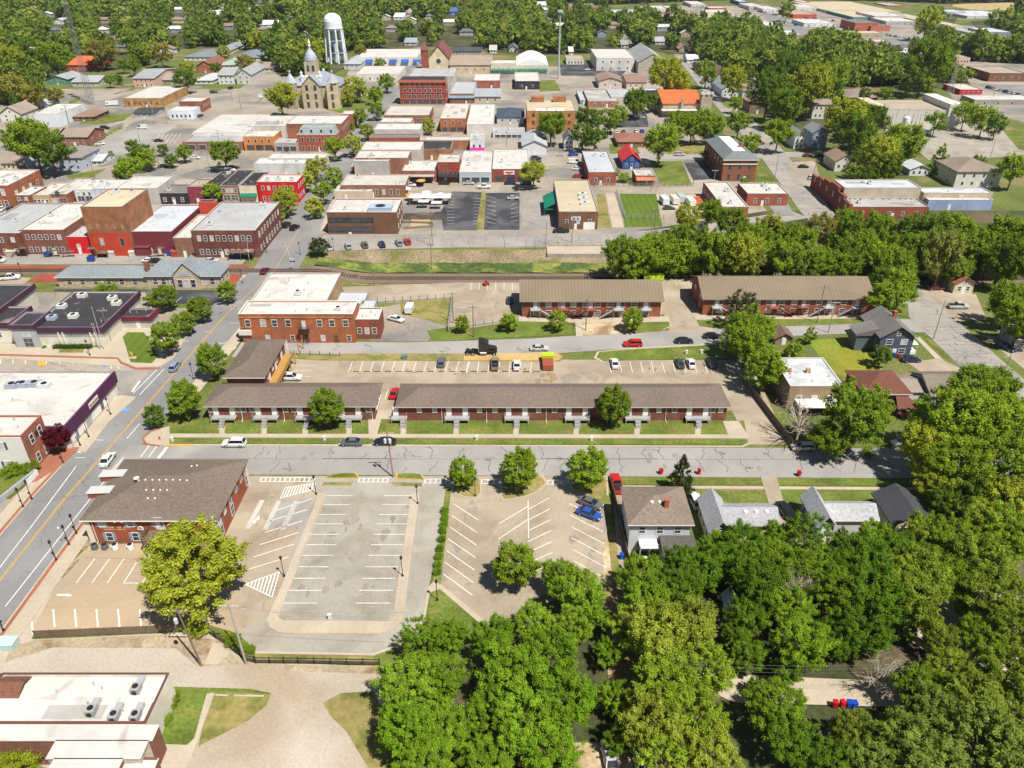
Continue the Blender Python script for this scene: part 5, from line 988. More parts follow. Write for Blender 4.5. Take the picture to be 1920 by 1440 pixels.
P2(r, MB().box(X0+.2, X1-.2, -.14, -.01, H-1.15, H-.9).box(X0-.12, X0+2.6, -.14, -.01, H-3.9, H-3.7), 'brick_course', brick, (.42, .20, .09)); P2(r, MB().box(X0-.6, X0+2.6, -.5, -.02, 2.4, 3.7), 'corner_canopy', trim, (.62, .60, .54))
r = block('maroon brick extension at the end of the corner building', 662, 710, 599, 636, 577, (.24, .06, .045), 'white', F=(3, 1), S=None, ve=1, name='brick_extension', door=False, wc=(.7, .66, .55), wh=1.6)
r = block('big white roofed hall behind the orange brick corner building', 471, 613, 563, None, 512, (.33, .22, .13), 'white', h=8.2, wm=stone, ve=3, name='brick_hall', door=False)
r = block('blue-grey metal lean-to behind the corner building', 617, 682, 570, None, 548, (.3, .32, .36), 'metal', h=3.4, wm=ribbed, ve=0, par=.1, name='metal_shed', cat='shed', door=False)
r = block('short blue-grey metal shed next to the open yard', 673, 701, 578, None, 563, (.3, .32, .36), 'metal', h=3.4, wm=ribbed, ve=0, par=.1, name='metal_shed', cat='shed', door=False)
# apartment rows with grey landings
def aptrow(label, xl, xr, yt, yb, yk, stairs, wins, kind='hip'):
    r = house(label, xl, xr, yt, yb, yk, kind, 1.9, (.19, .06, .045), (.145, .115, .098), wm=brick, F=None, S=(2, 1), name='apartment_row', cat='apartment building', door=False, ve=0, trimc=(.5, .42, .36), o=.6)
    X0, X1, Y0, Y1, H = B_(r); ox = r.location.x; y0 = r.location.y
    for px, both in stairs:
        x = xat(px, y0, 1.2) - ox
        for s in ((-1, 1) if both else (-1,)):
            put_door(r, x + s*1.75, Y0, 0, 1.15, min(2.15, H-1.5), (.74, .73, .72), 1.25)
        x0 = x-2.6; x1 = x+2.6 if both else x+.7
        L = P2(r, MB().box(x0, x1, Y0-1.7, Y0-.05, 1.02, 1.2), 'landing', metal_g)
        b = MB().box(x0, x1, Y0-1.74, Y0-1.69, 2.05, 2.12).box(x0, x0+.05, Y0-1.7, Y0, 2.05, 2.12).box(x1-.05, x1, Y0-1.7, Y0, 2.05, 2.12)
        n = int((x1-x0)/.16)
        for i in range(n+1): b.box(x0 + (x1-x0-.03)*i/n, x0 + (x1-x0-.03)*i/n+.03, Y0-1.73, Y0-1.7, 1.2, 2.05)
        for q in (x0+.05, x1-.15): b.box(q, q+.1, Y0-1.68, Y0-1.58, 0, 1.02)
        b.build('railing', metal_g, L)
        b = MB()
        for i in range(6): b.box(x-.6, x+.6, Y0-1.74 - (i+1)*.3, Y0-1.74 - i*.3, 1.0 - i*.18 - .05, 1.0 - i*.18)
        for s in (-.62, .6): b.add([(x+s, Y0-1.74, 1.95), (x+s, Y0-3.6, .9), (x+s, Y0-3.6, .82), (x+s, Y0-1.74, 1.87)], [(0, 1, 2, 3), (3, 2, 1, 0)]).box(x+s, x+s+.04, Y0-3.6, Y0-3.56, 0, .9).add([(x+s, Y0-1.74, 1.1), (x+s, Y0-3.6, .12), (x+s, Y0-3.6, -.1), (x+s, Y0-1.74, .8)], [(0, 1, 2, 3), (3, 2, 1, 0)])
        P2(r, b, 'stair', metal_g)
    for k in range(int((X1-X0)/6)): P2(r, MB().lathe([(.12, 0), (.14, .25), (.06, .35)], 6, (X0 + 3 + k*6 + random.uniform(-1, 1), Y1-1.2)), 'roof_vent', trim, (.7, .66, .58)).location.z = H+.25
    for px in wins: put_window(r, xat(px, y0, 1.8)-ox, Y0, H-1.15, .9, 1.1, 0, (.72, .70, .66))
    return r, X0, X1, Y0, Y1, H, ox, y0
r, X0, X1, Y0, Y1, H, ox, y0 = aptrow('short brown roofed brick apartment row west of the gap', 380, 705, 762, 790, 717.5, [(420, 1), (499, 1), (578, 1), (656, 1)], (394, 456, 472, 535, 551, 612, 690, 445))
for px in (452, 531, 557, 697): down(r, xat(px, y0, 1.5)-ox, Y0, H)
for k in range(4): P2(r, MB().box(X1+.02, X1+.12, Y0 + 3 + k*1.5, Y0 + 4 + k*1.5, .5, 1.3), 'meter_box', trim, (.72, .72, .72))
r, X0, X1, Y0, Y1, H, ox, y0 = aptrow('very long brown roofed brick apartment row east of the gap', 740, 1371, 763, 791, 719, [(757, 0), (857, 1), (969, 1), (1082, 1), (1195, 1), (1308, 1)], (786, 815, 899, 928, 1010, 1040, 1125, 1150, 1236, 1265, 1337, 1352))
for px in (828, 912, 1024, 1138, 1249): down(r, xat(px, y0, 1.5)-ox, Y0, H)
r = house('two-storey brown roofed apartments with timber side stair', 417, 497, 708, None, 636, 'hip', 1.9, (.20, .06, .045), (.14, .108, .09), h=6.0, wm=brick, F=None, S=(4, 2), name='apartment_house', cat='apartment building', door=False, ve=3, o=.6)
X0, X1, Y0, Y1, H = B_(r)
b = MB().box(X1, X1+2.4, Y0, Y1-1, 2.7, 2.9); P2(r, b, 'timber_walkway', wood_t); b = MB().box(X1+2.3, X1+2.4, Y0, Y1-1, 2.9, 3.9)
for k in range(7): b.box(X1+2.3, X1+2.5, Y0 + k*4, Y0 + k*4 + .2, 0, 3.9); b.add([(X1+2.45, Y0 + k*4, 0), (X1+2.45, Y0 + k*4 + .2, 0), (X1+3.6, Y0 + k*4+1.6, 2.7), (X1+3.6, Y0 + k*4+1.4, 2.7)], [(0, 1, 2, 3), (3, 2, 1, 0)])
P2(r, b, 'railing', wood_t)
for k in range(4): put_door(r, X1+.02, Y0 + 4 + k*5, math.pi/2, 1.1, 2.1, WW, 2.9)
# tan metal roofed two-storey apartments
def tanapt(label, xl, xr, yt, yb, yridge, n, stairs):
    x0, x1, y0, y1, h = solve(xl, xr, yt, yb, yridge); rise = 3.2; yr = at(960, yridge, h+rise).y; y1 = y0 + 2*(yr-y0)
    yk = proj((0, y1, h))[1]
    r = house(label, xl, xr, yt, yb, yk, 'x', rise, (.30, .085, .045), (.185, .148, .10), wm=brick, rm=ribbed, F=(n, 2), S=(2, 2), name='apartment_house', cat='apartment building', ve=0, door=False, o=.7, ww=1.5, wh=1.3, wc=(.7, .7, .7), trimc=(.3, .25, .18))
    X0, X1, Y0, Y1, H = B_(r); P2(r, MB().box(X0+.1, X1-.1, Y0-.06, Y0-.01, H*.48, H*.97), 'upper_band', brick, (.19, .055, .04)) if False else None
    P2(r, MB().box(X0, X1, Y0-2.6, Y0-.02, -.02, .12), 'walkway_slab', walk)
    for px, s, c in stairs:
        x = xat(px, r.location.y, 3) - r.location.x; col = metal_g if c == 'g' else mat('rusty_steel', (.23, .07, .05), fine=(2, .2))
        L = P2(r, MB().box(x-1.4, x+1.4, Y0-1.6, Y0-.02, 2.55, 2.72).box(x-1.4, x+1.4, Y0-1.62, Y0-1.58, 3.6, 3.66).box(x-1.36, x-1.28, Y0-1.6, Y0-1.5, 0, 3.6).box(x+1.28, x+1.36, Y0-1.6, Y0-1.5, 0, 3.6), 'landing', col)
        b = MB()
        for i in range(12): b.box(x + s*(1.4 + i*.33) - .18, x + s*(1.4 + i*.33) + .18, Y0-1.6, Y0-.5, 2.5 - i*.21, 2.56 - i*.21)
        for yy in (Y0-1.62, Y0-.48): b.add([(x + s*1.3, yy, 3.6), (x + s*5.4, yy, 1.0), (x + s*5.4, yy, .9), (x + s*1.3, yy, 3.5)], [(0, 1, 2, 3), (3, 2, 1, 0)]).add([(x + s*1.3, yy, 2.7), (x + s*5.4, yy, .1), (x + s*5.4, yy, -.1), (x + s*1.3, yy, 2.4)], [(0, 1, 2, 3), (3, 2, 1, 0)])
        P2(r, b, 'stair', col); put_door(r, x, Y0-.04, 0, 1.1, 2.1, (.6, .62, .65), 2.75)
    return r
tanapt('two-storey brick apartments under a tan metal roof', 974, 1246, 565, 597, 524, 10, [(1004, 1, 'g'), (1056, 1, 'r'), (1108, -1, 'r'), (1160, -1, 'g'), (1212, -1, 'g')])
tanapt('tan metal roofed brick apartments nearer the woods', 1317, 1645, 561, 593, 518, 12, [(1345, 1, 'g'), (1452, 1, 'r'), (1508, -1, 'r'), (1555, -1, 'g'), (1608, -1, 'g')])
# stone depot
r = house('long stone railway depot with slate roof', 100, 275, 520, 540, 501, 'hip', 2.2, (.42, .35, .26), (.19, .215, .24), wm=stone, F=(6, 1), S=None, name='railway_depot', cat='railway depot', ve=3, ww=1.3, wh=1.8, wc=WW)
r2 = house('gabled east end of the stone depot', 268, 414, 517.5, 541, 497, 'hip', 3.4, (.42, .35, .26), (.19, .215, .24), wm=stone, F=(8, 1), S=(2, 1), name='depot_hall', cat='railway depot', ve=1, ww=1.3, wh=2.1, wc=WW)
X0, X1, Y0, Y1, H = B_(r2); xc = xat(349, r2.location.y, 4) - r2.location.x
P2(r2, MB().prism([(xc-3.6, Y0-1.2), (xc+3.6, Y0-1.2), (xc+3.6, Y0+3), (xc-3.6, Y0+3)], 0, H+.5).add([(xc-3.6, Y0-1.2, H+.5), (xc+3.6, Y0-1.2, H+.5), (xc, Y0-1.2, H+3.8)], [(0, 1, 2)]), 'front_gable', stone, (.46, .38, .27))
P2(r2, MB().add([(xc-4, Y0-1.5, H+.3), (xc, Y0-1.5, H+4.2), (xc, Y0+6, H+4.2), (xc-4, Y0+6, H+.3), (xc+4, Y0-1.5, H+.3), (xc+4, Y0+6, H+.3)], [(0, 1, 2, 3), (1, 4, 5, 2)]), 'gable_roof', shingle, (.19, .215, .24))
b = MB(); b.add([(xc + 1.9*math.cos(math.pi*i/12), Y0-1.27, H + .2 + 1.9*math.sin(math.pi*i/12)) for i in range(13)], [tuple(range(13))]); P2(r2, b, 'arched_window', blind); 
for k in (-1.9, 0, 1.9): put_window(r2, xc + k, Y0-1.22, 1.9, 1.3, 2.3, 0, WW)
P2(r2, MB().box(X0-1, X0+.2, Y1-5, Y1-4, H, H+3), 'chimney', brick, (.22, .08, .055))
# low dark roofed municipal building with plum fascia
PLUM = (.062, .026, .052)
def fascia(r, f=1.3, col=PLUM, faces_='FE', out=.35):
    X0, X1, Y0, Y1, H = B_(r); b = MB()
    b.box(X0-out, X1+out, Y0-out, Y0-.03, H-f, H+.12).box(X1+.03, X1+out, Y0-.03, Y1+out, H-f, H+.12)
    b.box(X0-out, X0-.03, Y0-.03, Y1+out, H-f, H+.12)
    return P2(r, b, 'fascia', plain, col)
r = block('low civic building with black roof and plum fascia', 57, 190, 614, 648, 547, (.60, .58, .50), 'black', wm=plain, F=None, S=None, un=-1, ve=8, cope=(.22, .17, .22), name='civic_building', door=False)
fascia(r); X0, X1, Y0, Y1, H = B_(r)
for px_, py_ in ((150, 575), (97, 570), (112, 560), (190, 574)): pass
for x, y, c in ((-1, 6, (.62, .66, .60)), (6.5, 14, (.62, .66, .60)), (-7, 12, (.6, .62, .64)), (-5, 19, (.6, .6, .62)), (4, Y1-5, (.62, .64, .62)), (-6, 5, (.35, .42, .55))): unit(r, x, y, H-.26, 2.1, 1.8, 1.1, c)
for x in (X0+6.5, X0+7.6, X0+14.5, X0+15.6): P2(r, MB().box(x, x+.25, -.45, -.02, 0, H-1.2), 'buttress', plain, (.68, .66, .58))
letters(r, X0+8.6, X0+13.2, -.03, H-2.35, .6, plain, (.25, .24, .22), 11)
P2(r, MB().box(X0, X1, -.06, -.02, H-2.6, H-1.3), 'grey_band', plain, (.34, .33, .32)); P2(r, MB().box(X1+.02, X1+.06, 0, Y1, H-2.6, H-1.3), 'grey_band', plain, (.34, .33, .32))
r = block('tall entrance bay of the civic building', 17, 60, 610, 652, 585, (.36, .37, .40), 'black', wm=plain, F=None, S=None, ve=0, name='entrance_bay', cope=(.22, .17, .22), door=False)
fascia(r, .9); X0, X1, Y0, Y1, H = B_(r); put_window(r, X0 + (X1-X0)*.6, 0, H-2.4, 2.6, 1.6, 0, (.3, .32, .38)); put_window(r, X0 + (X1-X0)*.6, 0, 1.5, 2.2, 2.3, 0, (.4, .42, .45))
r = block('west part of the civic building with white base', -170, 16, 606, 643, 575, (.60, .58, .50), 'black', wm=plain, F=(6, 1), S=None, ve=4, name='civic_wing', cope=(.22, .17, .22), door=False, un=2); fascia(r)
r = block('raised black roofed hall west of the civic building', -300, -29, 600, None, 533, (.5, .48, .42), 'black', h=6.4, wm=plain, F=None, S=None, ve=3, name='civic_hall', cope=(.22, .17, .22), door=False, un=2); fascia(r)
r = block('small side wing with plum fascia by the brick walk', 224, 279, 594, 615, 578, (.42, .41, .40), 'black', wm=plain, F=None, S=(2, 1), ve=1, name='side_wing', cope=(.2, .1, .14), ww=2.2, wh=1.3); fascia(r, 1.1, (.13, .02, .04))
# plum fronted store with long white roof, and the brick house with white siding
r = block('long white roofed store with plum fascia and sign', -300, 119, 800, None, 698, (.60, .58, .54), 'white', h=5.4, wm=plain, F=None, S=None, un=-1, ve=3, name='store_building', cope=(.25, .17, .25), door=False)
fascia(r, 2.6, (.075, .02, .062)); X0, X1, Y0, Y1, H = B_(r); ml = (Y1-Y0)
P2(r, MB().box(X1+.36, X1+.46, ml*.42, ml*.60, H-1.7, H-.5), 'sign_board', trim, (.66, .60, .52)); letters(r, ml*.43, ml*.59, X1+.47, H-1.4, .55, plain, (.30, .26, .22), 21, ax='y')
for a, e in ((.02, .14), (.17, .32), (.44, .62), (.68, .76)): P2(r, MB().box(X1+.03, X1+.10, ml*a, ml*e, .5, 2.5), 'white_panel', plain, (.70, .70, .66))
for u in (.155, .37, .66): put_window(r, X1+.02, ml*u, 1.5, 2.0, 1.9, math.pi/2, (.25, .25, .26))
P2(r, MB().box(X0, X1-.5, ml*.33, ml*.335, H-.4, H-.3).box(X0, X1-.5, ml*.66, ml*.665, H-.4, H-.3), 'roof_seam', tarroof, (.05, .05, .05))
for x, y, c in ((X1-17, ml*.74, (.30, .34, .42)), (X1-14.5, ml*.75, (.30, .34, .42)), (X1-12, ml*.72, (.55, .57, .58)), (X1-19, ml*.72, (.3, .33, .4))): unit(r, x, y, H-.45, 2.4, 1.8, 1.2, c)
P2(r, MB().box(X1-2.8, X1+.3, Y1-1.6, Y1, 0, .05), 'porch_deck', wood_t)
r = block('brick sided building with white clapboard front', -80, 39, 818, 884, 779, (.36, .12, .075), 'white', F=None, S=None, ve=1, name='clapboard_building', door=False, cope=(.3, .12, .09))
X0, X1, Y0, Y1, H = B_(r)
P2(r, MB().box(X0, X1-.1, -.16, -.02, 0, H-.2), 'clapboard_front', siding, (.66, .66, .64))
for z, a in ((H-2.1, 1.5), (1.7, 1.7)):
    put_window(r, X1-4.4, -.16, z, 1.1, a, 0, WW)
    for s in (-1.15, .75): P2(r, MB().box(X1-4.4+s, X1-4.0+s, -.24, -.17, z-.8, z+.8), 'shutter', plain, (.05, .06, .09))
P2(r, MB().lathe([(1.5, 0), (1.5, 2.2), (.3, 3.4)], 12, (X1-8.3, -.6)), 'blue_canopy', plain, (.03, .08, .30))
for v in (.35, .75):
    for z in (H-2.3, 1.7): put_window(r, X1, Y0 + (Y1-Y0)*v, z, 1.0, 1.9, math.pi/2, (.72, .70, .66))
P2(r, MB().box(X1+.02, X1+.08, (Y1-Y0)*.52, (Y1-Y0)*.64, H-2.8, H-1.6), 'dark_window', glass)
# bottom left roofs
r = block('brick edged white roof with four cooling units', -60, 273, 1357, None, 1262, (.62, .58, .50), 'white', h=5.2, wm=plain, F=None, S=None, un=-1, ve=3, name='white_roof_building', cat='building', cope=(.10, .055, .045), par=.55, door=False)
X0, X1, Y0, Y1, H = B_(r); P2(r, MB().box(X1-.42, X1-.26, .3, Y1-4.5, H-.6, H-.02).box(X0+.3, X1-.3, .26, .42, H-.6, H-.02), 'inner_brick_edge', brick, (.26, .08, .055))
for px, py in ((255, 1291), (171, 1332), (214, 1342), (254, 1342)):
    p = at(px, py, H) - r.location; unit(r, p.x, p.y, H-.5, 1.1, 1.3, .95, (.30, .31, .31)); P2(r, MB().box(p.x-.4, p.x+.4, p.y+.7, p.y+1.9, H-.35, H+.15), 'duct', metal_g)
    P2(r, MB().tube((p.x, p.y-.66, H-.02), (p.x, p.y-.72, H-.02), .34, .34, 10), 'fan', dark_m)
ym = r.location.y; yk_ = proj((0, ym + .02, 5.0))[1]
def flat(label, xl, xr, yt, yk, hh, wall):
    x0, x1, y0, y1, h = solve(xl, xr, yt, None, yk, hh); q = thing('roof_wing', label, 'building', ((x0+x1)/2, y0, 0)); w_ = (x1-x0)/2; d = y1-y0
    MB().box(-w_, w_, 0, d, -1, h-.1).build('wall', plain if wall[0] < .5 and wall[0] < wall[1]*1.4 or wall[0] > .5 else brick, q, wall); MB().box(-w_-.15, w_+.15, -.15, d, h-.1, h).build('roof', membrane, q, (.50, .49, .465)); LAND.append((q.location.x, q.location.y, label)); return q, w_, d, h
flat('front strip of white roof above the courtyard', -60, 284, 1387, yk_, 5.0, (.20, .08, .055)); flat('white roof between courtyard tree and footpath', 88, 262, 1421, 1387.2, 5.0, (.50, .46, .39)); flat('white roof corner at the courtyard foot', 60, 192, 1500, 1421.2, 5.0, (.30, .08, .05))
q, w_, d, h = flat('flat entrance canopy with brown rim', 194, 262, 1500, 1421.4, 3.9, (.16, .10, .08)); 
MB().box(-w_, w_, -.2, 0, h-.3, h+.25).box(-w_-.2, -w_, -.2, d, h-.3, h+.25).box(-w_, w_, d-.25, d-.02, h, h+.25).build('canopy_rim', trim, q, (.16, .08, .06))
house('brown and green roofed shed at the alley corner', -60, 32, 1318, None, 1262, 'x', 1.2, (.06, .16, .12), (.16, .075, .05), h=4.4, F=None, S=None, name='roofed_shed', cat='shed', o=.3)
# houses to the right
r = house('large slate-blue house with white trimmed gable', 1650, 1722, 634, 670, 592, 'y', 3.0, (.075, .085, .14), (.155, .145, .14), F=(2, 2), wc=WW, chim=True, trimc=WW, name='gabled_house', ww=1.5, wh=1.7, o=.6)
X0, X1, Y0, Y1, H = B_(r); P2(r, MB().box(X0-4.5, X0, Y0+3, Y1-4, 0, H-.6), 'west_wing', siding, (.10, .13, .15)); P2(r, MB().add([(X0-5, Y0+2.6, H-.7), (X0+.5, Y0+2.6, H+.9), (X0+.5, Y1-3.6, H+.9), (X0-5, Y1-3.6, H-.7)], [(0, 1, 2, 3)]).add([(X0-5, Y0+2.6, H-.8), (X0+.5, Y0+2.6, H+.8), (X0+.5, Y0+2.6, H-1), (X0-5, Y0+2.6, H-1)], [(3, 2, 1, 0)]), 'wing_roof', shingle, (.155, .145, .14))
P2(r, MB().box(X1, X1+2, Y0+1, Y0+7, 0, .8).box(X1+1.8, X1+1.9, Y0+1, Y0+1.1, .8, 2.6).box(X1+1.8, X1+1.9, Y0+6.9, Y0+7, .8, 2.6).box(X1, X1+2.1, Y0+1, Y0+7, 2.6, 2.75), 'porch', trim, WW)
r = block('house with flat silver roof under the trees', 1482, 1582, 724, 768, 671, (.27, .20, .13), 'silver', h=None, wm=plain, F=(3, 1), S=(2, 1), ve=3, name='flat_roofed_house', cat='house', par=.1, cope=(.5, .5, .5))
X0, X1, Y0, Y1, H = B_(r); P2(r, MB().box(-.4, .5, Y1*.45, Y1*.45+.8, H-.1, H+1.0), 'chimney', brick, (.45, .32, .2)); P2(r, MB().lathe([(.5, H-.1), (.5, H+.4), (.25, H+.9)], 8, (-3.8, Y1*.5)), 'round_vent', trim, (.5, .22, .18)); P2(r, MB().box(X0+1.5, X1-1, -3.6, -.05, 2.6, 2.8).box(X0+1.6, X0+1.8, -3.5, -3.3, 0, 2.6).box(X1-1.3, X1-1.1, -3.5, -3.3, 0, 2.6), 'porch_roof', membrane, (.72, .72, .72))
r = house('maroon roofed house with lower porch roof', 1618, 1712, 739, 768, 694, 'hip', 2.4, (.24, .085, .06), (.14, .055, .04), wm=brick, F=(2, 1), name='hip_roofed_house', h=None)
X0, X1, Y0, Y1, H = B_(r); b = MB().add([(1, Y0-4, H-1.6), (X1+.8, Y0-4, H-1.6), (X1-.4, Y0, H-.4), (2, Y0, H-.4)], [(0, 1, 2, 3)]).box(1, X1+.8, Y0-4, Y0, H-1.75, H-1.62); P2(r, b, 'porch_roof', shingle, (.14, .055, .04)); P2(r, MB().box(1.6, 2.1, Y0-3.7, Y0-3.2, 0, H-1.7).box(X1-.4, X1+.1, Y0-3.7, Y0-3.2, 0, H-1.7).box(1.6, X1+.1, Y0-3.7, Y0-3.4, 0, .9), 'porch_pillars', brick, (.33, .11, .07))
r = house('taupe roofed bungalow with pale blue wing', 1745, 1838, 742, 760, 696, 'x', 2.4, (.48, .50, .50), (.17, .145, .12), F=(3, 1), name='bungalow', h=None)
X0, X1, Y0, Y1, H = B_(r); P2(r, MB().box(X0-6, X0, Y0+2, Y0+9, 0, H-.5), 'west_wing', siding, (.55, .58, .60)); rr = roofmesh(X0-6, X0+.5, Y0+2, Y0+9, H-.4, 1.3, 'x', .4); P2(r, rr, 'wing_roof', shingle, (.24, .205, .175))
r = house('cream bungalow with rust-red roof at the street end', 1790, 1833, 533, 552, 489, 'y', 2.0, (.56, .50, .40), (.27, .085, .055), F=(2, 1), S=(3, 1), name='bungalow', ve=2)
house('dark roofed house at the far end of the crossing', 1905, 1980, 636, 656, 610, 'x', 2, (.4, .38, .35), (.12, .12, .13), name='house')
house('brown shed roof below the tall roadside trees', 1452, 1492, 636, 648, 617, 'y', 1.6, (.25, .18, .13), (.15, .10, .08), name='shed', cat='shed', F=None)
# lower right houses
r = house('white two-storey house with brown hipped roof', 1177, 1303, 984, 1038, 912, 'hip', 2.2, (.52, .54, .58), (.185, .148, .122), F=(3, 2), S=(3, 2), chim=False, name='hip_roofed_house', ve=0, ww=1.0, wc=WW)
X0, X1, Y0, Y1, H = B_(r); rf = [c for c in r.children if c.name.startswith('roof')][0]
MB().box(-.35, .35, -.35, .35, -1, 1.5).box(-.42, .42, -.42, .42, 1.5, 1.62).build('chimney', brick, rf, (.40, .08, .04), (X0 + (X1-X0)*.62, Y0+2.6, H+1.2))
for k in (-.6, .7): MB().lathe([(.3, 0), (.3, .25), (.1, .35)], 8).build('skylight_dome', trim, rf, (.85, .8, .6), (k-.5, (Y0+Y1)/2-1.3, H+2.2*(1-1.3/((Y1-Y0)/2+.5))-.05))
P2(r, MB().box(0.2, 5.4, Y0-5.5, Y0, 0, 2.9), 'rear_extension', siding, (.58, .60, .64)); P2(r, MB().add([(0, Y0-5.8, 2.9), (5.7, Y0-5.8, 2.9), (5.7, Y0, 3.6), (0, Y0, 3.6)], [(0, 1, 2, 3)]).box(0, 5.7, Y0-5.8, Y0, 2.75, 2.88), 'extension_roof', shingle, (.09, .085, .08))
P2(r, MB().box(-3.4, -.4, Y0-2.2, Y0, 2.6, 2.75).box(-3.4, -3.3, Y0-2.2, Y0-2.1, 0, 3.6).box(-3.4, -.4, Y0-2.22, Y0-2.18, 3.5, 3.6), 'rear_deck', trim, (.65, .66, .68)); P2(r, MB().lathe([(.5, .2), (.55, 1.5), (.2, 1.8)], 10, (-2.6, Y0-3.2)), 'oil_tank', trim, (.62, .63, .65))
def lhouse(label, xl, xr, xm, yt, yk, ybk2, rc, wall=(.6, .55, .3)):
    "gabled front part with a lower wing"
    x0, x1, y0, y1, h = solve(xl, xm, yt, None, yk, 3.4); r = house(label, xl, xm, yt, None, yk, 'y', 2.4, wall, rc, h=3.4, F=(1, 1), S=(3, 1), name='gabled_house')
    X0, X1, Y0, Y1, H = B_(r); x2 = xat(xr, r.location.y + (Y0+Y1)/2, H) - r.location.x; y2 = at(960, ybk2, H).y - r.location.y
    P2(r, MB().box(X1, x2-.4, Y0+2, y2-.4, 0, H-.3), 'east_wing', siding, wall); P2(r, roofmesh(X1-.6, x2-.4, Y0+2, y2-.4, H-.25, 1.7, 'x', .5), 'wing_roof', shingle, tuple(c*.93 for c in rc))
    return r
r = lhouse('pale grey roofed house with low wing and three skylights', 1328, 1456, 1378, 1000, 934, 942, (.33, .34, .36))
X0, X1, Y0, Y1, H = B_(r)
x2_, d_ = 0, (at(960, 942, H).y - r.location.y - .4 - Y0 - 2)/2
for k in range(3): P2(r, MB().box(X1+3 + k*1.8, X1+3.6 + k*1.8, Y0+2+d_*.6, Y0+2.5+d_*.6, H-.3+1.7*(.6*d_+.5)/(d_+.5), H+.12+1.7*(.6*d_+.5)/(d_+.5)), 'skylight', trim, (.85, .84, .82))
r = lhouse('light grey roofed house with dark drive beside it', 1530, 1640, 1572, 990, 930, 938, (.36, .37, .39), (.50, .52, .54))
house('black roofed bungalow beside the tree shade', 1672, 1758, 985, None, 924, 'y', 2.2, (.40, .38, .22), (.05, .052, .06), h=3.4, F=(2, 1), name='bungalow')
house('half hidden tan roofed house between the lower woods', 1392, 1450, 1130, None, 1100, 'x', 1.8, (.4, .37, .3), (.20, .18, .16), h=3.0, F=(1, 1), name='house')
house('hidden white shed among the lower trees', 1362, 1392, 1150, None, 1122, 'y', 1.4, (.6, .62, .66), (.5, .52, .56), h=2.6, F=None, name='shed', cat='shed')
# concrete retaining walls
def wall_px(label, pts, h, m, z=0, t=.3, name='retaining_wall', cat='wall'):
    P = [at(p[0], p[1], z) for p in pts]; b = MB()
    for i in range(len(P)-1):
        p, q = P[i], P[i+1]; d = (q-p).normalized(); n = Vector((-d.y, d.x, 0))*t/2; b.prism([(p-n)[:2], (q-n)[:2], (q+n)[:2], (p+n)[:2]], z-.3, h+.002*i)
    o = b.build(name, m); return tag(o, label, cat)
o = tag(MB().box(11.5, 32.6, 236.4, 236.8, -2.6, .24).build('retaining_wall', mat('old_concrete', (.32, .305, .27), fine=(1.5, .12), big=(.3, .15), stripe=(0, 1.2, .08, .75))), 'concrete retaining wall above the railway bank', 'wall') # mat('old_concrete', (.42, .40, .36), fine=(1.5, .12), big=(.3, .15), stripe=(0, 1.2, .08, .75)), z=-2.0, t=.5)
for px in (): pass
wall_px('grey retaining wall holding the garden above the pavement', [(-90, 1030), (0, 946), (70, 890)], 1.35, mat('grey_render', (.34, .36, .42), fine=(2, .05)), t=.35)
tag(MB().prism([tuple((at(50, 912)+Vector((.3, 0, 0)))[:2]), tuple((at(70, 891)+Vector((.3, 0, 0)))[:2]), tuple((at(70, 891)+Vector((.38, 0, 0)))[:2]), tuple((at(50, 912)+Vector((.38, 0, 0)))[:2])], .2, 1.4).build('mural_panel', mat('mural_white', (.72, .71, .70), c2=(.35, .10, .16), c2s=1.2, c2t=.66, c2w=.02)), 'white mural panel on the grey garden wall', 'mural')
wall_px('low stone wall above the car park of the brown office', [(756, 418), (812, 420), (812, 426), (756, 430)], .8, riprap)
# ---------------- trees ----------------
_p = at(633, 118); BOXES.append((_p.x-14, _p.x+14, _p.y-8, _p.y+14, (604, 654, 20, 117))); _p = at(590, 205); BOXES.append((_p.x-22, _p.x+20, _p.y, _p.y+34, (526, 625, 80, 204)))
def quads(P, Nrm, size, rng, asp=.62):
    n = len(P); t = rng.normal(size=(n, 3)); a = np.cross(Nrm, t); a /= np.linalg.norm(a, axis=1)[:, None] + 1e-9; b_ = np.cross(Nrm, a)
    s = (size*rng.uniform(.65, 1.35, n))[:, None]; b_ = b_*asp
    V = np.stack([P - a*s, P - b_*s*.9 + a*s*.15, P + a*s, P + b_*s*.9 + a*s*.1], 1).reshape(-1, 3); return V
def quadmesh(name, V, m):
    n = len(V)//4; me = bpy.data.meshes.new(name); me.vertices.add(len(V)); me.vertices.foreach_set('co', V.astype(np.float32).ravel())
    me.loops.add(4*n); me.loops.foreach_set('vertex_index', np.arange(4*n, dtype=np.int32)); me.polygons.add(n)
    me.polygons.foreach_set('loop_start', np.arange(0, 4*n, 4, dtype=np.int32)); me.materials.append(m); me.update(); return me
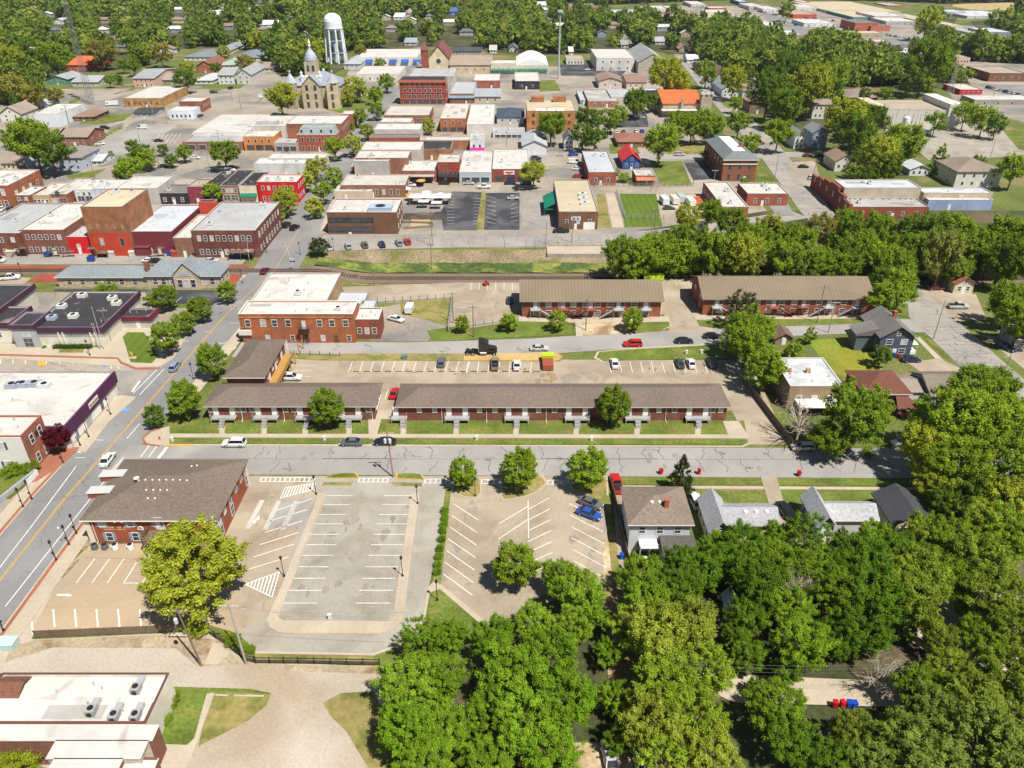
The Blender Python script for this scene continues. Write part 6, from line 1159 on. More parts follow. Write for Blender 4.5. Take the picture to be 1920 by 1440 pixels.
def crown(kind, seed, nleaf, leaf, nclump):
    "crown in a 10 m wide, 11 m tall unit tree; returns leaf corners and clump centres"
    rng = np.random.default_rng(seed); C = []; R = []; big = (80/nclump)**.42
    ph = rng.uniform(0, 6.28, 4)
    while len(C) < nclump:
        p = rng.uniform(-1, 1, 3); rr0 = p @ p
        if kind == 'cone':
            h = rng.uniform(0, 1)**1.25; a = rng.uniform(0, 6.28); r = 4.7*(1-h)**.85*rng.uniform(.45, 1); c = np.array([r*math.cos(a), r*math.sin(a), 1 + 9.6*h]); rr = .35 + .7*(1-h)*rng.uniform(.6, 1.2)
        else:
            if rr0 > 1 or rr0 < (.30 if kind in ('round', 'broad', 'tall') else .1) or (p[2] < -.55 and rr0 > .8): continue
            a = math.atan2(p[1], p[0]); lob = 1 + .10*math.sin(3*a + ph[0] + 2*p[2]) + .08*math.sin(5*a + ph[1]) + .07*math.sin(4*p[2] + ph[2])
            if kind == 'round': c = p*(3.9, 3.9, 4.1)*(1 + .5*(lob-1)) + (0, 0, 6.1); rr = rng.uniform(.5, 1.05)
            elif kind == 'broad': c = p*(4.1, 4.1, 3.5)*(1 + 1.6*(lob-1)) + (0, 0, 6.4); rr = rng.uniform(.4, 1.15)
            elif kind == 'tall': c = p*(3.5, 3.5, 4.6)*(1 + 1.3*(lob-1)) + (0, 0, 6.0); rr = rng.uniform(.4, 1.0)
            elif kind == 'shrub': c = p*(3.9, 3.9, 4) + (0, 0, 4.8); rr = rng.uniform(.8, 1.4)
            else: c = p*(4.2, 4.2, 4) + (0, 0, 6.3); rr = rng.uniform(.35, .8)
        C.append(c); R.append(rr*big*(1.15 if kind == 'round' else 1))
    C = np.array(C); R = np.array(R); w = R**2/np.sum(R**2); idx = rng.choice(len(C), nleaf, p=w)
    ctr = np.array([0, 0, 5.0]); out = C - ctr; out /= np.linalg.norm(out, axis=1)[:, None] + 1e-6
    d = rng.normal(size=(nleaf, 3)); d /= np.linalg.norm(d, axis=1)[:, None]
    f = d*.85 + out[idx]*.55 + np.array([0, 0, .25]); f /= np.linalg.norm(f, axis=1)[:, None]
    rad = R[idx]*np.clip(rng.normal(.88, .22 if kind == 'round' else .34, nleaf), .15, 2.0); o_ = out[idx]; o_ = o_ + (0, 0, .35); o_ /= np.linalg.norm(o_, axis=1)[:, None]; V_ = f*rad[:, None]*(1, 1, .85); al = np.sum(V_*o_, 1)[:, None]; P = C[idx] + V_*.82 + o_*al*np.where(al > 0, .85, .2)
    N_ = f*.55 + np.array([0, 0, .5]) + rng.normal(size=(nleaf, 3))*.62; N_ /= np.linalg.norm(N_, axis=1)[:, None]
    return quads(P, N_, leaf, rng), C
def trunkmesh(kind, C, seed, bare=False):
    R = random.Random(seed); b = MB(); hh = 3.2 if kind != 'cone' else 9
    top = Vector((R.uniform(-.3, .3), R.uniform(-.3, .3), hh)); b.tube((0, 0, -.3), top, .34, .22, 7)
    if kind == 'cone': return b
    for i in range(0, min(len(C), 40), 4 if not bare else 2):
        c = Vector(C[i]); mid = top.lerp(c, .5) + Vector((R.uniform(-.4, .4), R.uniform(-.4, .4), R.uniform(.1, .6))); b.tube(top - Vector((0, 0, .2)), mid, .18, .11, 5, cap=False); b.tube(mid, c, .11, .04, 4, cap=False)
        if bare:
            for k in range(6):
                e = c + Vector((R.uniform(-1.6, 1.6), R.uniform(-1.6, 1.6), R.uniform(-.4, 1.6))); b.tube(mid.lerp(c, R.uniform(.3, 1)), e, .055, .02, 3, cap=False)
                for _ in range(2): b.tube(e, e + Vector((R.uniform(-.8, .8), R.uniform(-.8, .8), R.uniform(-.3, .7))), .026, .012, 3, cap=False)
    return b
TT = {}
def treeset(kind, lod):
    k = (kind, lod)
    if k in TT: return TT[k]
    n, leaf, nc = {'hi': (36000, .135, 240), 'mid': (13000, .21, 130), 'lo': (2300, .42, 60)}[lod]
    if kind == 'thin': n = int(n*.35)
    if kind == 'shrub': n = n//2
    out = []
    for s in range(3 if kind in ('round', 'broad', 'tall') else 2):
        V, C = crown(kind, 100 + s*7 + len(kind), n, leaf, nc); out.append((quadmesh('crown', V, LEAF), trunkmesh(kind, C, s).mesh('trunk', bark)))
    TT[k] = out; return out
GRN = [(0.206, 0.303, 0.020), (0.276, 0.379, 0.022), (0.165, 0.249, 0.022), (0.345, 0.420, 0.026), (0.242, 0.318, 0.029), (0.139, 0.219, 0.026)]
TREES = []; PENDH = []
NTREE = [0]
def place_tree(x, y, w, h, kind='broad', col=None, label=None, name='leafy_tree', cat='tree', group='trees around the town', lod=None):
    D = math.hypot(x, y, CH); lod = lod or ('hi' if w/D > .075 else 'mid' if w/D > .03 else 'lo')
    S = treeset(kind, lod); cm, tm = random.choice(S); z = hz(x, y)
    col = col or random.choice(GRN); k = random.uniform(.88, 1.12); col = tuple(c*k for c in col)
    t = link(name, None, None, None, (x, y, z), random.uniform(0, 6.28)); tag(t, label, cat, group)
    link('crown', cm, t, col, None, 0, (w/10, w/10, h/11)); link('trunk', tm, t, None, None, 0, (w/10*.9, w/10*.9, h/11))
    TREES.append((t, x, y, w, h, col, kind, label)); NTREE[0] += 1; return t
def C(cx, cy, w, kind='broad', asp=1.05, col=None, label=None, **kw):
    "tree from its crown's centre and width in the photo"
    h = 10.0
    for _ in range(6):
        p = at(cx, cy, h*.56); Z = p.y*CP + (CH - p.z)*SP; wm_ = w*Z/FPX*(1.08 if kind == 'round' else 1.04); h = wm_*asp
    return place_tree(p.x, p.y, wm_, h, kind, col, label, **kw)
YG = (0.371, 0.420, 0.043); DG = (0.139, 0.227, 0.024); MG = (0.206, 0.303, 0.026); OL = (0.328, 0.310, 0.060); BG = (0.259, 0.364, 0.030)
# street and car park trees
C(426, 547, 36, 'round', 1.1, MG); C(375, 578, 46, 'round', 1.05, MG); C(342, 605, 45, 'round', 1.05, MG); C(309, 632, 57, 'round', 1.1, MG, name='leafy_tree'); C(308, 557, 50, 'round', .95, MG); C(283, 561, 26, 'round', .8, MG)
C(395, 675, 58, 'round', 1.15, MG); C(343, 748, 64, 'round', 1.2, MG); C(289, 780, 38, 'round', 1.15, DG)
C(613, 762, 66, 'round', 1.2, MG); C(1150, 760, 64, 'round', 1.25, MG)
C(869, 885, 52, 'round', 1.35, BG); C(974, 878, 74, 'round', 1.15, BG); C(1103, 878, 80, 'round', 1.05, BG); C(968, 1060, 86, 'round', 1.15, BG)
C(1279, 885, 56, 'cone', 1.6, (.085, .11, .03), name='conifer_tree', cat='conifer')
C(955, 604, 32, 'round', 1.1, BG); C(1046, 601, 35, 'round', 1.1, BG); C(1187, 598, 42, 'round', 1.1, BG); C(866, 607, 26, 'round', 1.3, BG); C(950, 602, 22, 'round', 1, MG)
C(362, 1068, 200, 'broad', .95, (.37, .41, .045), lod='hi')
C(106, 820, 52, 'round', 1.0, (.13, .016, .022), name='red_maple', cat='maple tree'); C(108, 800, 44, 'round', .8, (.11, .17, .02))
C(598, 462, 36, 'round', .9, (.07, .09, .03)); C(1390, 575, 62, 'thin', 1.3, (.11, .12, .045)); C(1410, 585, 30, 'round', 1.1, BG)
for x, y, w in ((1395, 620, 70), (1410, 650, 80), (1432, 690, 74), (1385, 640, 60), (1450, 700, 50), (1425, 620, 60)): C(x, y, w, 'broad', 1.3, random.choice((BG, MG)))
C(1488, 655, 34, 'round', 1.0, BG); C(1519, 628, 26, 'tall', 1.3, BG); C(1652, 668, 40, 'round', 1.0, DG)
C(1608, 780, 130, 'broad', 1.15, (.22, .33, .03), lod='hi'); C(1560, 830, 70, 'broad', 1.1, MG)
# bare trees
bt = {}
def bare(cx, cy, w, asp, label, seed, m=deadbark):
    V, Cc = crown('thin', seed, 40, .2, 44); me = trunkmesh('thin', Cc, seed, True).mesh('branches', m)
    h = 12
    for _ in range(5): p = at(cx, cy, h*.56); wm_ = w*(p.y*CP + (CH-p.z)*SP)/FPX; h = wm_*asp
    t = link('bare_tree', None, None, None, (p.x, p.y, 0), seed); tag(t, label, 'bare tree'); link('branches', me, t, None, None, 0, (wm_/10, wm_/10, h/11)); BOXES.append((p.x-1, p.x+1, p.y-1, p.y+1, (cx-w/2, cx+w/2, cy-w/2, cy+w/2)))
bare(1502, 782, 100, 1.1, 'bare pale tree beside the flat roofed house', 5); bare(1655, 1262, 110, .9, 'bare grey tree behind the lane with coloured bins', 9); bare(1570, 1150, 60, 1.5, 'broken reddish dead tree in the lower woods', 12, mat('red_bark', (.32, .16, .08)))
bare(1490, 1110, 90, 1.3, 'tall thin trunked tree with bare upper limbs', 14); bare(1520, 1400, 90, .8, 'grey leafless bush by the lane edge', 16)
# big right-hand trees
for x, y, w, k in ((1795, 800, 150, BG), (1870, 790, 140, BG), (1840, 740, 130, MG), (1745, 850, 110, BG), (1800, 880, 130, BG), (1880, 870, 130, MG), (1760, 910, 90, MG), (1850, 930, 110, DG), (1900, 950, 120, MG), (1780, 945, 80, DG)): C(x, y, w, 'broad', 1.1, k if random.random() < .6 else YG, lod='hi')
for x, y, w in ((1893, 565, 84), (1915, 605, 80), (1897, 490, 90), (1905, 440, 100), (1840, 450, 90), (1790, 430, 90), (1730, 430, 90), (1672, 500, 70), (1670, 560, 70), (1700, 460, 90), (1640, 470, 80), (1600, 480, 70), (1660, 530, 60)): C(x, y, w, 'broad', 1.15, random.choice((MG, BG, DG)))
C(1690, 540, 62, 'broad', 1.3, BG); C(1675, 510, 70, 'broad', 1.2, MG)
# main street trees further on
for x, y, w in ((534, 378, 50), (513, 415, 0), (590, 388, 36), (605, 360, 40), (572, 340, 34), (592, 315, 44), (626, 330, 34), (628, 277, 40), (662, 272, 36), (652, 240, 26), (674, 220, 30), (688, 246, 28), (500, 395, 0), (533, 372, 44), (520, 405, 30), (703, 178, 30), (668, 165, 44), (650, 180, 30), (706, 208, 28), (725, 155, 30), (670, 130, 0), (712, 120, 22), (802, 236, 28), (420, 288, 54), (344, 287, 30), (248, 275, 26), (320, 300, 24), (275, 300, 34), (305, 280, 20), (240, 318, 50), (268, 290, 44), (226, 322, 30), (398, 361, 34), (527, 184, 60), (1000, 325, 50), (996, 345, 0), (1396, 342, 18)):
    if w: C(x, y, w, 'round' if w < 40 else 'broad', 1.05, random.choice((MG, BG, YG) if x > 500 else (MG, BG, DG)))
for x, y, w in ((60, 268, 90), (92, 285, 70), (35, 262, 60), (1034, 238, 56), (1104, 225, 46), (1092, 255, 44), (1115, 260, 40), (1140, 225, 40), (1190, 190, 46), (1195, 205, 30), (1222, 190, 30), (1238, 268, 66), (1270, 235, 50), (1298, 238, 50), (1335, 240, 46), (1322, 225, 40), (1260, 255, 40), (1385, 232, 44), (1405, 270, 40), (1322, 292, 20), (1160, 215, 34)): C(x, y, w, 'broad', 1.15, random.choice((MG, BG, DG)))
for x, y, w in ((1475, 200, 60), (1440, 175, 70), (1460, 250, 50), (1520, 165, 80), (1560, 150, 70), (1590, 230, 80), (1640, 225, 50), (1600, 250, 70), (1650, 290, 70), (1690, 275, 76), (1665, 310, 50), (1765, 295, 44), (1832, 310, 32), (1900, 320, 50), (1755, 230, 34), (1700, 165, 22), (1740, 160, 24), (1622, 178, 24), (1660, 178, 24), (1735, 120, 80), (1760, 125, 60), (1380, 195, 24), (1375, 150, 50), (1325, 135, 40), (1845, 225, 44), (1870, 235, 36), (1810, 215, 40), (1600, 325, 30), (1610, 300, 30), (1630, 330, 36), (1740, 40, 46), (1475, 20, 26), (1480, 130, 60), (1250, 145, 66), (1275, 160, 40)): C(x, y, w, 'cone' if (x, y) in ((1765, 295),) else 'broad', 1.3, random.choice((MG, BG, DG, YG)))
for x, y, w in ((185, 98, 52), (100, 110, 60), (15, 115, 60), (65, 100, 60), (205, 152, 20), (222, 148, 16), (345, 150, 40), (418, 98, 26), (460, 120, 34), (403, 128, 20), (530, 118, 26), (580, 100, 50), (676, 96, 24), (480, 75, 36), (30, 165, 50), (60, 180, 40), (105, 180, 30), (28, 188, 0), (240, 75, 40), (260, 100, 36), (300, 100, 40), (20, 240, 0), (250, 125, 28), (230, 122, 24), (350, 130, 30)):
    if w: C(x, y, w, 'broad', 1.1, random.choice((MG, YG, DG, OL)))
C(27, 185, 20, 'cone', 2, DG, name='conifer_tree', cat='conifer')
# lower woods (crowns one can tell apart)
LOW = [(790, 1200, 95), (845, 1195, 70), (770, 1290, 120), (825, 1275, 100), (760, 1375, 115), (835, 1370, 100), (800, 1440, 110), (925, 1200, 90), (965, 1270, 130), (925, 1340, 110), (985, 1360, 130), (920, 1430, 100), (1030, 1240, 120), (1060, 1320, 120), (1030, 1420, 120), (1070, 1180, 80), (1000, 1170, 80), (1082, 1110, 100), (1050, 1085, 70), (1105, 1145, 60), (1200, 1160, 40),
       (1200, 1080, 80), (1215, 1130, 100), (1190, 1180, 90), (1230, 1200, 130), (1290, 1180, 120), (1245, 1285, 130), (1320, 1255, 110), (1215, 1360, 120), (1300, 1345, 120), (1240, 1440, 120), (1330, 1420, 110), (1455, 1330, 110), (1480, 1390, 100), (1420, 1290, 40), (1282, 1060, 80), (1310, 1080, 90), (1270, 1110, 90), (1340, 1050, 60),
       (1375, 1060, 90), (1445, 1065, 100), (1420, 1100, 110), (1500, 1075, 100), (1545, 1060, 70), (1590, 1085, 90), (1480, 1140, 90), (1400, 1160, 80), (1640, 1070, 100), (1690, 1040, 90), (1720, 1080, 110), (1640, 1120, 130), (1580, 1120, 110), (1710, 1130, 120), (1560, 1200, 80), (1500, 1210, 110), (1400, 1230, 70), (1620, 1190, 100), (1760, 1090, 110), (1790, 1020, 100), (1840, 1060, 120), (1890, 1010, 110), (1860, 1120, 120), (1900, 1180, 110), (1840, 1200, 90), (1200, 1160, 40),
       (1890, 1270, 120), (1820, 1310, 110), (1755, 1345, 110), (1690, 1390, 110), (1640, 1440, 100), (1840, 1390, 150), (1740, 1430, 130), (1900, 1420, 130), (1780, 1260, 90), (1720, 1290, 90), (1600, 1370, 80), (1560, 1430, 90), (1900, 1350, 100), (1850, 990, 110),  (1380, 1190, 60), (1475, 1260, 60), (1142, 1225, 56), (1150, 1310, 70), (1160, 1390, 60), (1135, 1165, 44), (1760, 1200, 70), (1700, 1170, 60), (1820, 1150, 60), (1515, 1005, 95), (1395, 1022, 84), (1350, 1020, 44), (1460, 1010, 60), (1640, 1010, 70), (1742, 1005, 90), (1595, 1040, 90), (1665, 1050, 80), (1450, 1045, 70), (1330, 1030, 50)]
for x, y, w in LOW:
    if not w: continue
    c = random.choice(((0.217, 0.358, 0.027), (0.246, 0.378, 0.033), (0.195, 0.337, 0.023))) if x < 1150 else (random.choice(((0.316, 0.399, 0.041), (0.288, 0.399, 0.035), (0.338, 0.399, 0.051))) if 1160 < x < 1360 and y > 1130 else random.choice(((0.135, 0.245, 0.020), (0.165, 0.285, 0.024), (0.215, 0.34, 0.026))) if x < 1700 else random.choice(((0.252, 0.332, 0.037), (0.201, 0.311, 0.025), (0.277, 0.357, 0.041))))
    if y > 1290 and x > 1560: c = random.choice(((0.227, 0.297, 0.048), (0.240, 0.311, 0.041), (0.238, 0.310, 0.058)))
    C(x, y, w, 'thin' if random.random() < .06 else 'broad', 1.15, c, lod='hi')
# woods above the railway
R0 = random.Random(3)
for i in range(64):
    x = 1160 + 760*((i*.618) % 1); y = R0.uniform(430, 505) if x > 1250 else R0.uniform(455, 492); w = R0.uniform(40, 78)
    if x < 1400 and y < 440: y = 470
    C(x, y, w, R0.choice(('broad', 'tall', 'broad', 'thin')), R0.uniform(1.1, 1.5), R0.choice((MG, BG, YG, MG, BG, (.30, .34, .07))))
for x, y, w in ((1290, 410, 50), (1330, 400, 46), (1370, 420, 56), (1400, 440, 60), (1440, 430, 60), (1480, 440, 60), (1275, 440, 50), (1540, 430, 60), (1590, 420, 56), (1650, 430, 60)): C(x, y, w, 'broad', 1.3, R0.choice((MG, BG, OL, YG)))
HR = random.Random(21); SITES = []
for i in range(400):
    if len(SITES) >= 44: break
    px, py = HR.uniform(10, 1300), HR.uniform(4, 105); p = at(px, py)
    if any(abs(p.x-q[0]) < 22 and abs(p.y-q[1]) < 34 for q in SITES) or any(b0-8 < p.x < b1+8 and c0-8 < p.y < c1+8 or (e_[0]-6 < px < e_[1]+6 and e_[2]-5 < py < e_[3]+3) for b0, b1, c0, c1, e_ in BOXES) or (px > 560 and py > 78) or (px > 1040 and py < 40): continue
    SITES.append((p.x, p.y)); Z = p.y*CP + CH*SP; w = HR.uniform(9, 16)*FPX/Z; tone = HR.choice((('white', (.55, .55, .54)), ('cream', (.5, .46, .36)), ('grey', (.35, .36, .38)), ('tan', (.4, .32, .22)), ('blue', (.25, .32, .42)))); rt = HR.choice((('pale grey', (.42, .43, .44)), ('brown', (.22, .17, .14)), ('dark', (.12, .12, .13)), ('white', (.55, .55, .54))))
    hh = 4; x0, x1 = px-w/2, px+w/2; ytop = proj((p.x, p.y, hh))[1]; yk_ = proj((p.x, p.y+9, hh))[1]
    q = house('x', x0, x1, ytop, None, yk_, HR.choice(('x', 'y', 'hip')), 2.6, tone[1], rt[1], h=hh, F=(2, 1), S=None, door=False, ve=0, name='woodland_house', grp='houses among the far woods'); LAND.pop(); PENDH.append((q, p.x, p.y, f'{tone[0]} house with {rt[0]} roof in the far woods'))
# ---------------- the woods that reach the horizon: nearest ones single, the rest one mass ----------------
def inside(x, y, poly):
    c = False; j = len(poly)-1
    for i in range(len(poly)):
        if (poly[i][1] > y) != (poly[j][1] > y) and x < (poly[j][0]-poly[i][0])*(y-poly[i][1])/(poly[j][1]-poly[i][1]) + poly[i][0]: c = not c
        j = i
    return c
FOR = [  # picture outlines of wooded ground and tree spacing in metres
    ([(-200, -60), (2200, -60), (2200, 0), (1960, 3), (1780, 8), (1690, 3), (1440, -2), (1290, 3), (1180, 8), (1060, 12), (1040, 30), (1190, 44), (1310, 62), (1390, 66), (1420, 56), (1460, 66), (1560, 92), (1640, 100), (1690, 100), (1720, 130), (1700, 160), (1560, 165), (1490, 170), (1420, 140), (1340, 108), (1250, 100), (1190, 88), (1110, 100), (980, 104), (840, 86), (790, 88), (660, 96), (600, 115), (520, 108), (440, 88), (340, 92), (290, 120), (240, 128), (170, 132), (120, 140), (0, 165), (-200, 190)], 8.2),
    ([(-200, 190), (0, 165), (80, 160), (110, 180), (60, 200), (0, 196), (-200, 240)], 10), ([(440, 85), (520, 105), (600, 115), (640, 112), (660, 122), (600, 150), (520, 140), (500, 118)], 11),
    ([(1750, 80), (1900, 70), (2200, 60), (2200, 130), (1900, 120), (1780, 112), (1745, 95)], 9), ([(1740, 28), (1800, 24), (1790, 44), (1740, 60)], 12), ([(1420, 150), (1600, 165), (1650, 200), (1560, 240), (1480, 260), (1440, 220)], 11), ([(1560, 250), (1680, 250), (1700, 330), (1600, 320)], 12),
    ([(1820, 40), (1960, 30), (2200, 30), (2200, 60), (1900, 66), (1830, 52)], 9), ([(1290, 100), (1340, 108), (1400, 135), (1440, 170), (1380, 165), (1300, 130)], 10), ([(1620, 130), (1800, 128), (1820, 160), (1700, 170), (1620, 160)], 11)]
ROADS = [[at(p[0], p[1]) for p in q] for q in ([(884, 2), (872, 22), (858, 42), (838, 75), (822, 95)], [(1420, 8), (1452, 36), (1500, 56), (1562, 86), (1640, 120)], [(760, 125), (800, 70)], [(40, 150), (250, 142), (400, 148), (560, 152)])]
def roadside(x, y, m):
    for q in ROADS:
        for a, c in zip(q, q[1:]):
            d = c - a; t = max(0, min(1, ((x-a.x)*d.x + (y-a.y)*d.y)/d.length_squared)); 
            if math.hypot(a.x + d.x*t - x, a.y + d.y*t - y) < m: return True
    return False
HAND = [(x, y, w) for (_, x, y, w, *_r) in TREES]
FAR = []; seen_ = set()
for poly, sp in FOR:
    W_ = [at(px, max(py, -60)) for px, py in poly]; wp = [(p.x, p.y) for p in W_]
    ymin = min(p[1] for p in wp); ymax = min(max(p[1] for p in wp), 2300); xmin = max(-1500, min(p[0] for p in wp)); xmax = min(1700, max(p[0] for p in wp)); y = ymin
    while y < ymax:
        k = 1 if y < 900 else 1.25 if y < 1400 else 1.7; s = sp*k; x = xmin
        lim = y*.72 + 60
        while x < xmax:
            px, py = x + random.uniform(-.45, .45)*s, y + random.uniform(-.45, .45)*s; x += s
            if abs(px) > lim: continue
            if not inside(px, py, wp) or roadside(px, py, 9): continue
            w = random.choice((random.uniform(6, 10), random.uniform(9, 14), random.uniform(12, 18)))*(1 if k == 1 else k*.9); h = w*random.uniform(.9, 1.35); u, v, Z = proj((px, py, h)); hit = False
            for x0, x1, y0, y1, bx in BOXES:
                if y1 < 320: continue
                if x0-3 < px < x1+3 and y0-3 < py < y1+3: hit = True; break
                if py < y0 and py > y0 - 130 and bx[0]-2-w*.4*FPX/Z < u < bx[1]+2+w*.4*FPX/Z and v < bx[3]-1 and proj((px, py, 0))[1] > bx[2]: hit = True; break
            if hit: continue
            if math.sin(px*.021 + 3*math.sin(py*.006))*math.sin(py*.017 + 2) > .95: continue
            FAR.append((px, py, w, h))
        y += s*.9
FAR.sort(key=lambda t: t[1])
n_single = max(0, 292 - NTREE[0])
inview = [t for t in FAR if abs(proj((t[0], t[1], 5))[0] - 960) < 980 and t[1] < 1340]
single = set(inview[:n_single])
for x, y, w, h in single: place_tree(x, y, w, h, random.choice(('broad', 'broad', 'round', 'tall')), random.choice((MG, BG, YG, DG, OL)))
print('hand trees', NTREE[0], 'far', len(FAR))
T_ = []; rng = np.random.default_rng(5); LODS = {}
for nm, n, leaf in (('a', 420, .85), ('b', 190, 1.3), ('c', 90, 1.9)): LODS[nm] = [crown(k, 50 + i, n, leaf, 40)[0] for i, k in enumerate(('broad', 'round', 'tall', 'broad'))]
for t in FAR:
    if t in single: continue
    x, y, w, h = t; V = LODS['a' if y < 650 else 'b' if y < 1000 else 'c'][int(rng.integers(4))]; a = rng.uniform(0, 6.28); c, s = math.cos(a), math.sin(a)
    T_.append(np.stack([(V[:, 0]*c - V[:, 1]*s)*w/10 + x, (V[:, 0]*s + V[:, 1]*c)*w/10 + y, V[:, 2]*h/11], 1))
woods = link('woodland', quadmesh('woodland', np.concatenate(T_), LEAFW)); tag(woods, 'green broadleaf woods spreading to the horizon behind the town', 'woods', None, 'stuff')
wf = MB(); 
for poly, sp in FOR:
    P_ = [at(px, max(py, -60)) for px, py in poly]; wf.add([(p.x, min(p.y, 3000), .2) for p in P_], [tuple(range(len(P_)))[::-1]])
tag(wf.build('woodland_floor', forest), None, None, None, 'structure')
# hedge shrubs, clipped hedges
def shrub(cx, cy, w, asp, col, label, name='shrub', kind='shrub'): return C(cx, cy, w, kind, asp, col, label, name=name, cat='shrub', group='shrubs of the town', lod='mid')
for i, (x, y) in enumerate(((834, 955), (834, 968), (832, 981), (830, 992), (828, 1008), (825, 1026), (822, 1041), (820, 1056), (819, 1070))): shrub(x, y, 17, .9, (.17, .30, .018), None, 'round_shrub')
for i in range(8): shrub(104 + i*9, 648, 13, .8, (.07, .14, .015), None, 'clipped_shrub')
for x, y, w in ((82, 649, 9), (200, 540, 40), (186, 540, 24), (436, 1198, 30), (454, 1210, 26), (424, 1190, 22), (470, 1216, 20), (300, 1330, 34), (318, 1312, 34), (288, 1352, 26), (306, 1345, 30), (326, 1300, 24), (20, 878, 40), (55, 872, 36), (40, 876, 26), (12, 1410, 70), (50, 1402, 60), (30, 1440, 80), (1268, 845, 0), (1370, 1168, 18), (1185, 340, 12), (1222, 340, 12), (1170, 330, 26), (1155, 320, 20), (370, 340, 0), (200, 290, 10), (207, 285, 10), (560, 1010, 0), (1630, 845, 26), (370, 1176, 40), (350, 1170, 30)):
    if w: shrub(x, y, w, .8, random.choice((BG, MG, YG)) if y < 1380 else (.30, .36, .03), None, 'shrub')
tag(thing('hedge', None, None), None, None) if False else None
# ---------------- vehicles ----------------
def loft(b, secs, mi=0, cap=True):
    n = len(secs[0]); o = len(b.v); b.v += [p for s in secs for p in s]; k0 = len(b.f)
    for i in range(len(secs)-1):
        for j in range(n): b.f.append((o+i*n+j, o+i*n+(j+1) % n, o+(i+1)*n+(j+1) % n, o+(i+1)*n+j))
    if cap: b.f += [tuple(range(o, o+n))[::-1], tuple(range(o+(len(secs)-1)*n, o+len(secs)*n))]
    b.m += [mi]*(len(b.f)-k0)
SPEC = {  # length, width, body stations (x, top z), cabin (x at belt rear/front, x at roof rear/front, belt z, roof z)
 'sedan': (4.7, 1.82, [(-2.35, .62), (-2.25, .88), (-1.55, .98), (-.9, .98), (.9, .96), (1.6, .86), (2.2, .70), (2.35, .50)], (-1.75, 1.15, -1.05, .35, .95, 1.42)),
 'suv': (4.8, 1.92, [(-2.4, .7), (-2.32, 1.08), (-1.5, 1.12), (0, 1.1), (1.0, 1.08), (1.7, 1.0), (2.28, .88), (2.4, .6)], (-2.28, 1.2, -1.95, .45, 1.08, 1.72)),
 'wagon': (4.6, 1.8, [(-2.3, .65), (-2.25, .98), (-1.5, 1.0), (0, .98), (1.0, .95), (1.6, .87), (2.2, .74), (2.3, .5)], (-2.2, 1.15, -1.85, .4, .98, 1.52)),
 'pickup': (5.6, 1.98, [(-2.8, .75), (-2.78, 1.10), (-1.5, 1.12), (0, 1.12), (1.2, 1.1), (2.0, 1.06), (2.7, .98), (2.8, .65)], (-.75, 1.35, -.6, .7, 1.1, 1.82)),
 'van': (5.4, 2.0, [(-2.7, .8), (-2.68, 1.2), (-1.5, 1.2), (0, 1.2), (1.6, 1.2), (2.0, 1.12), (2.6, .95), (2.7, .6)], (-2.66, 2.0, -2.6, 1.25, 1.18, 2.25)) }
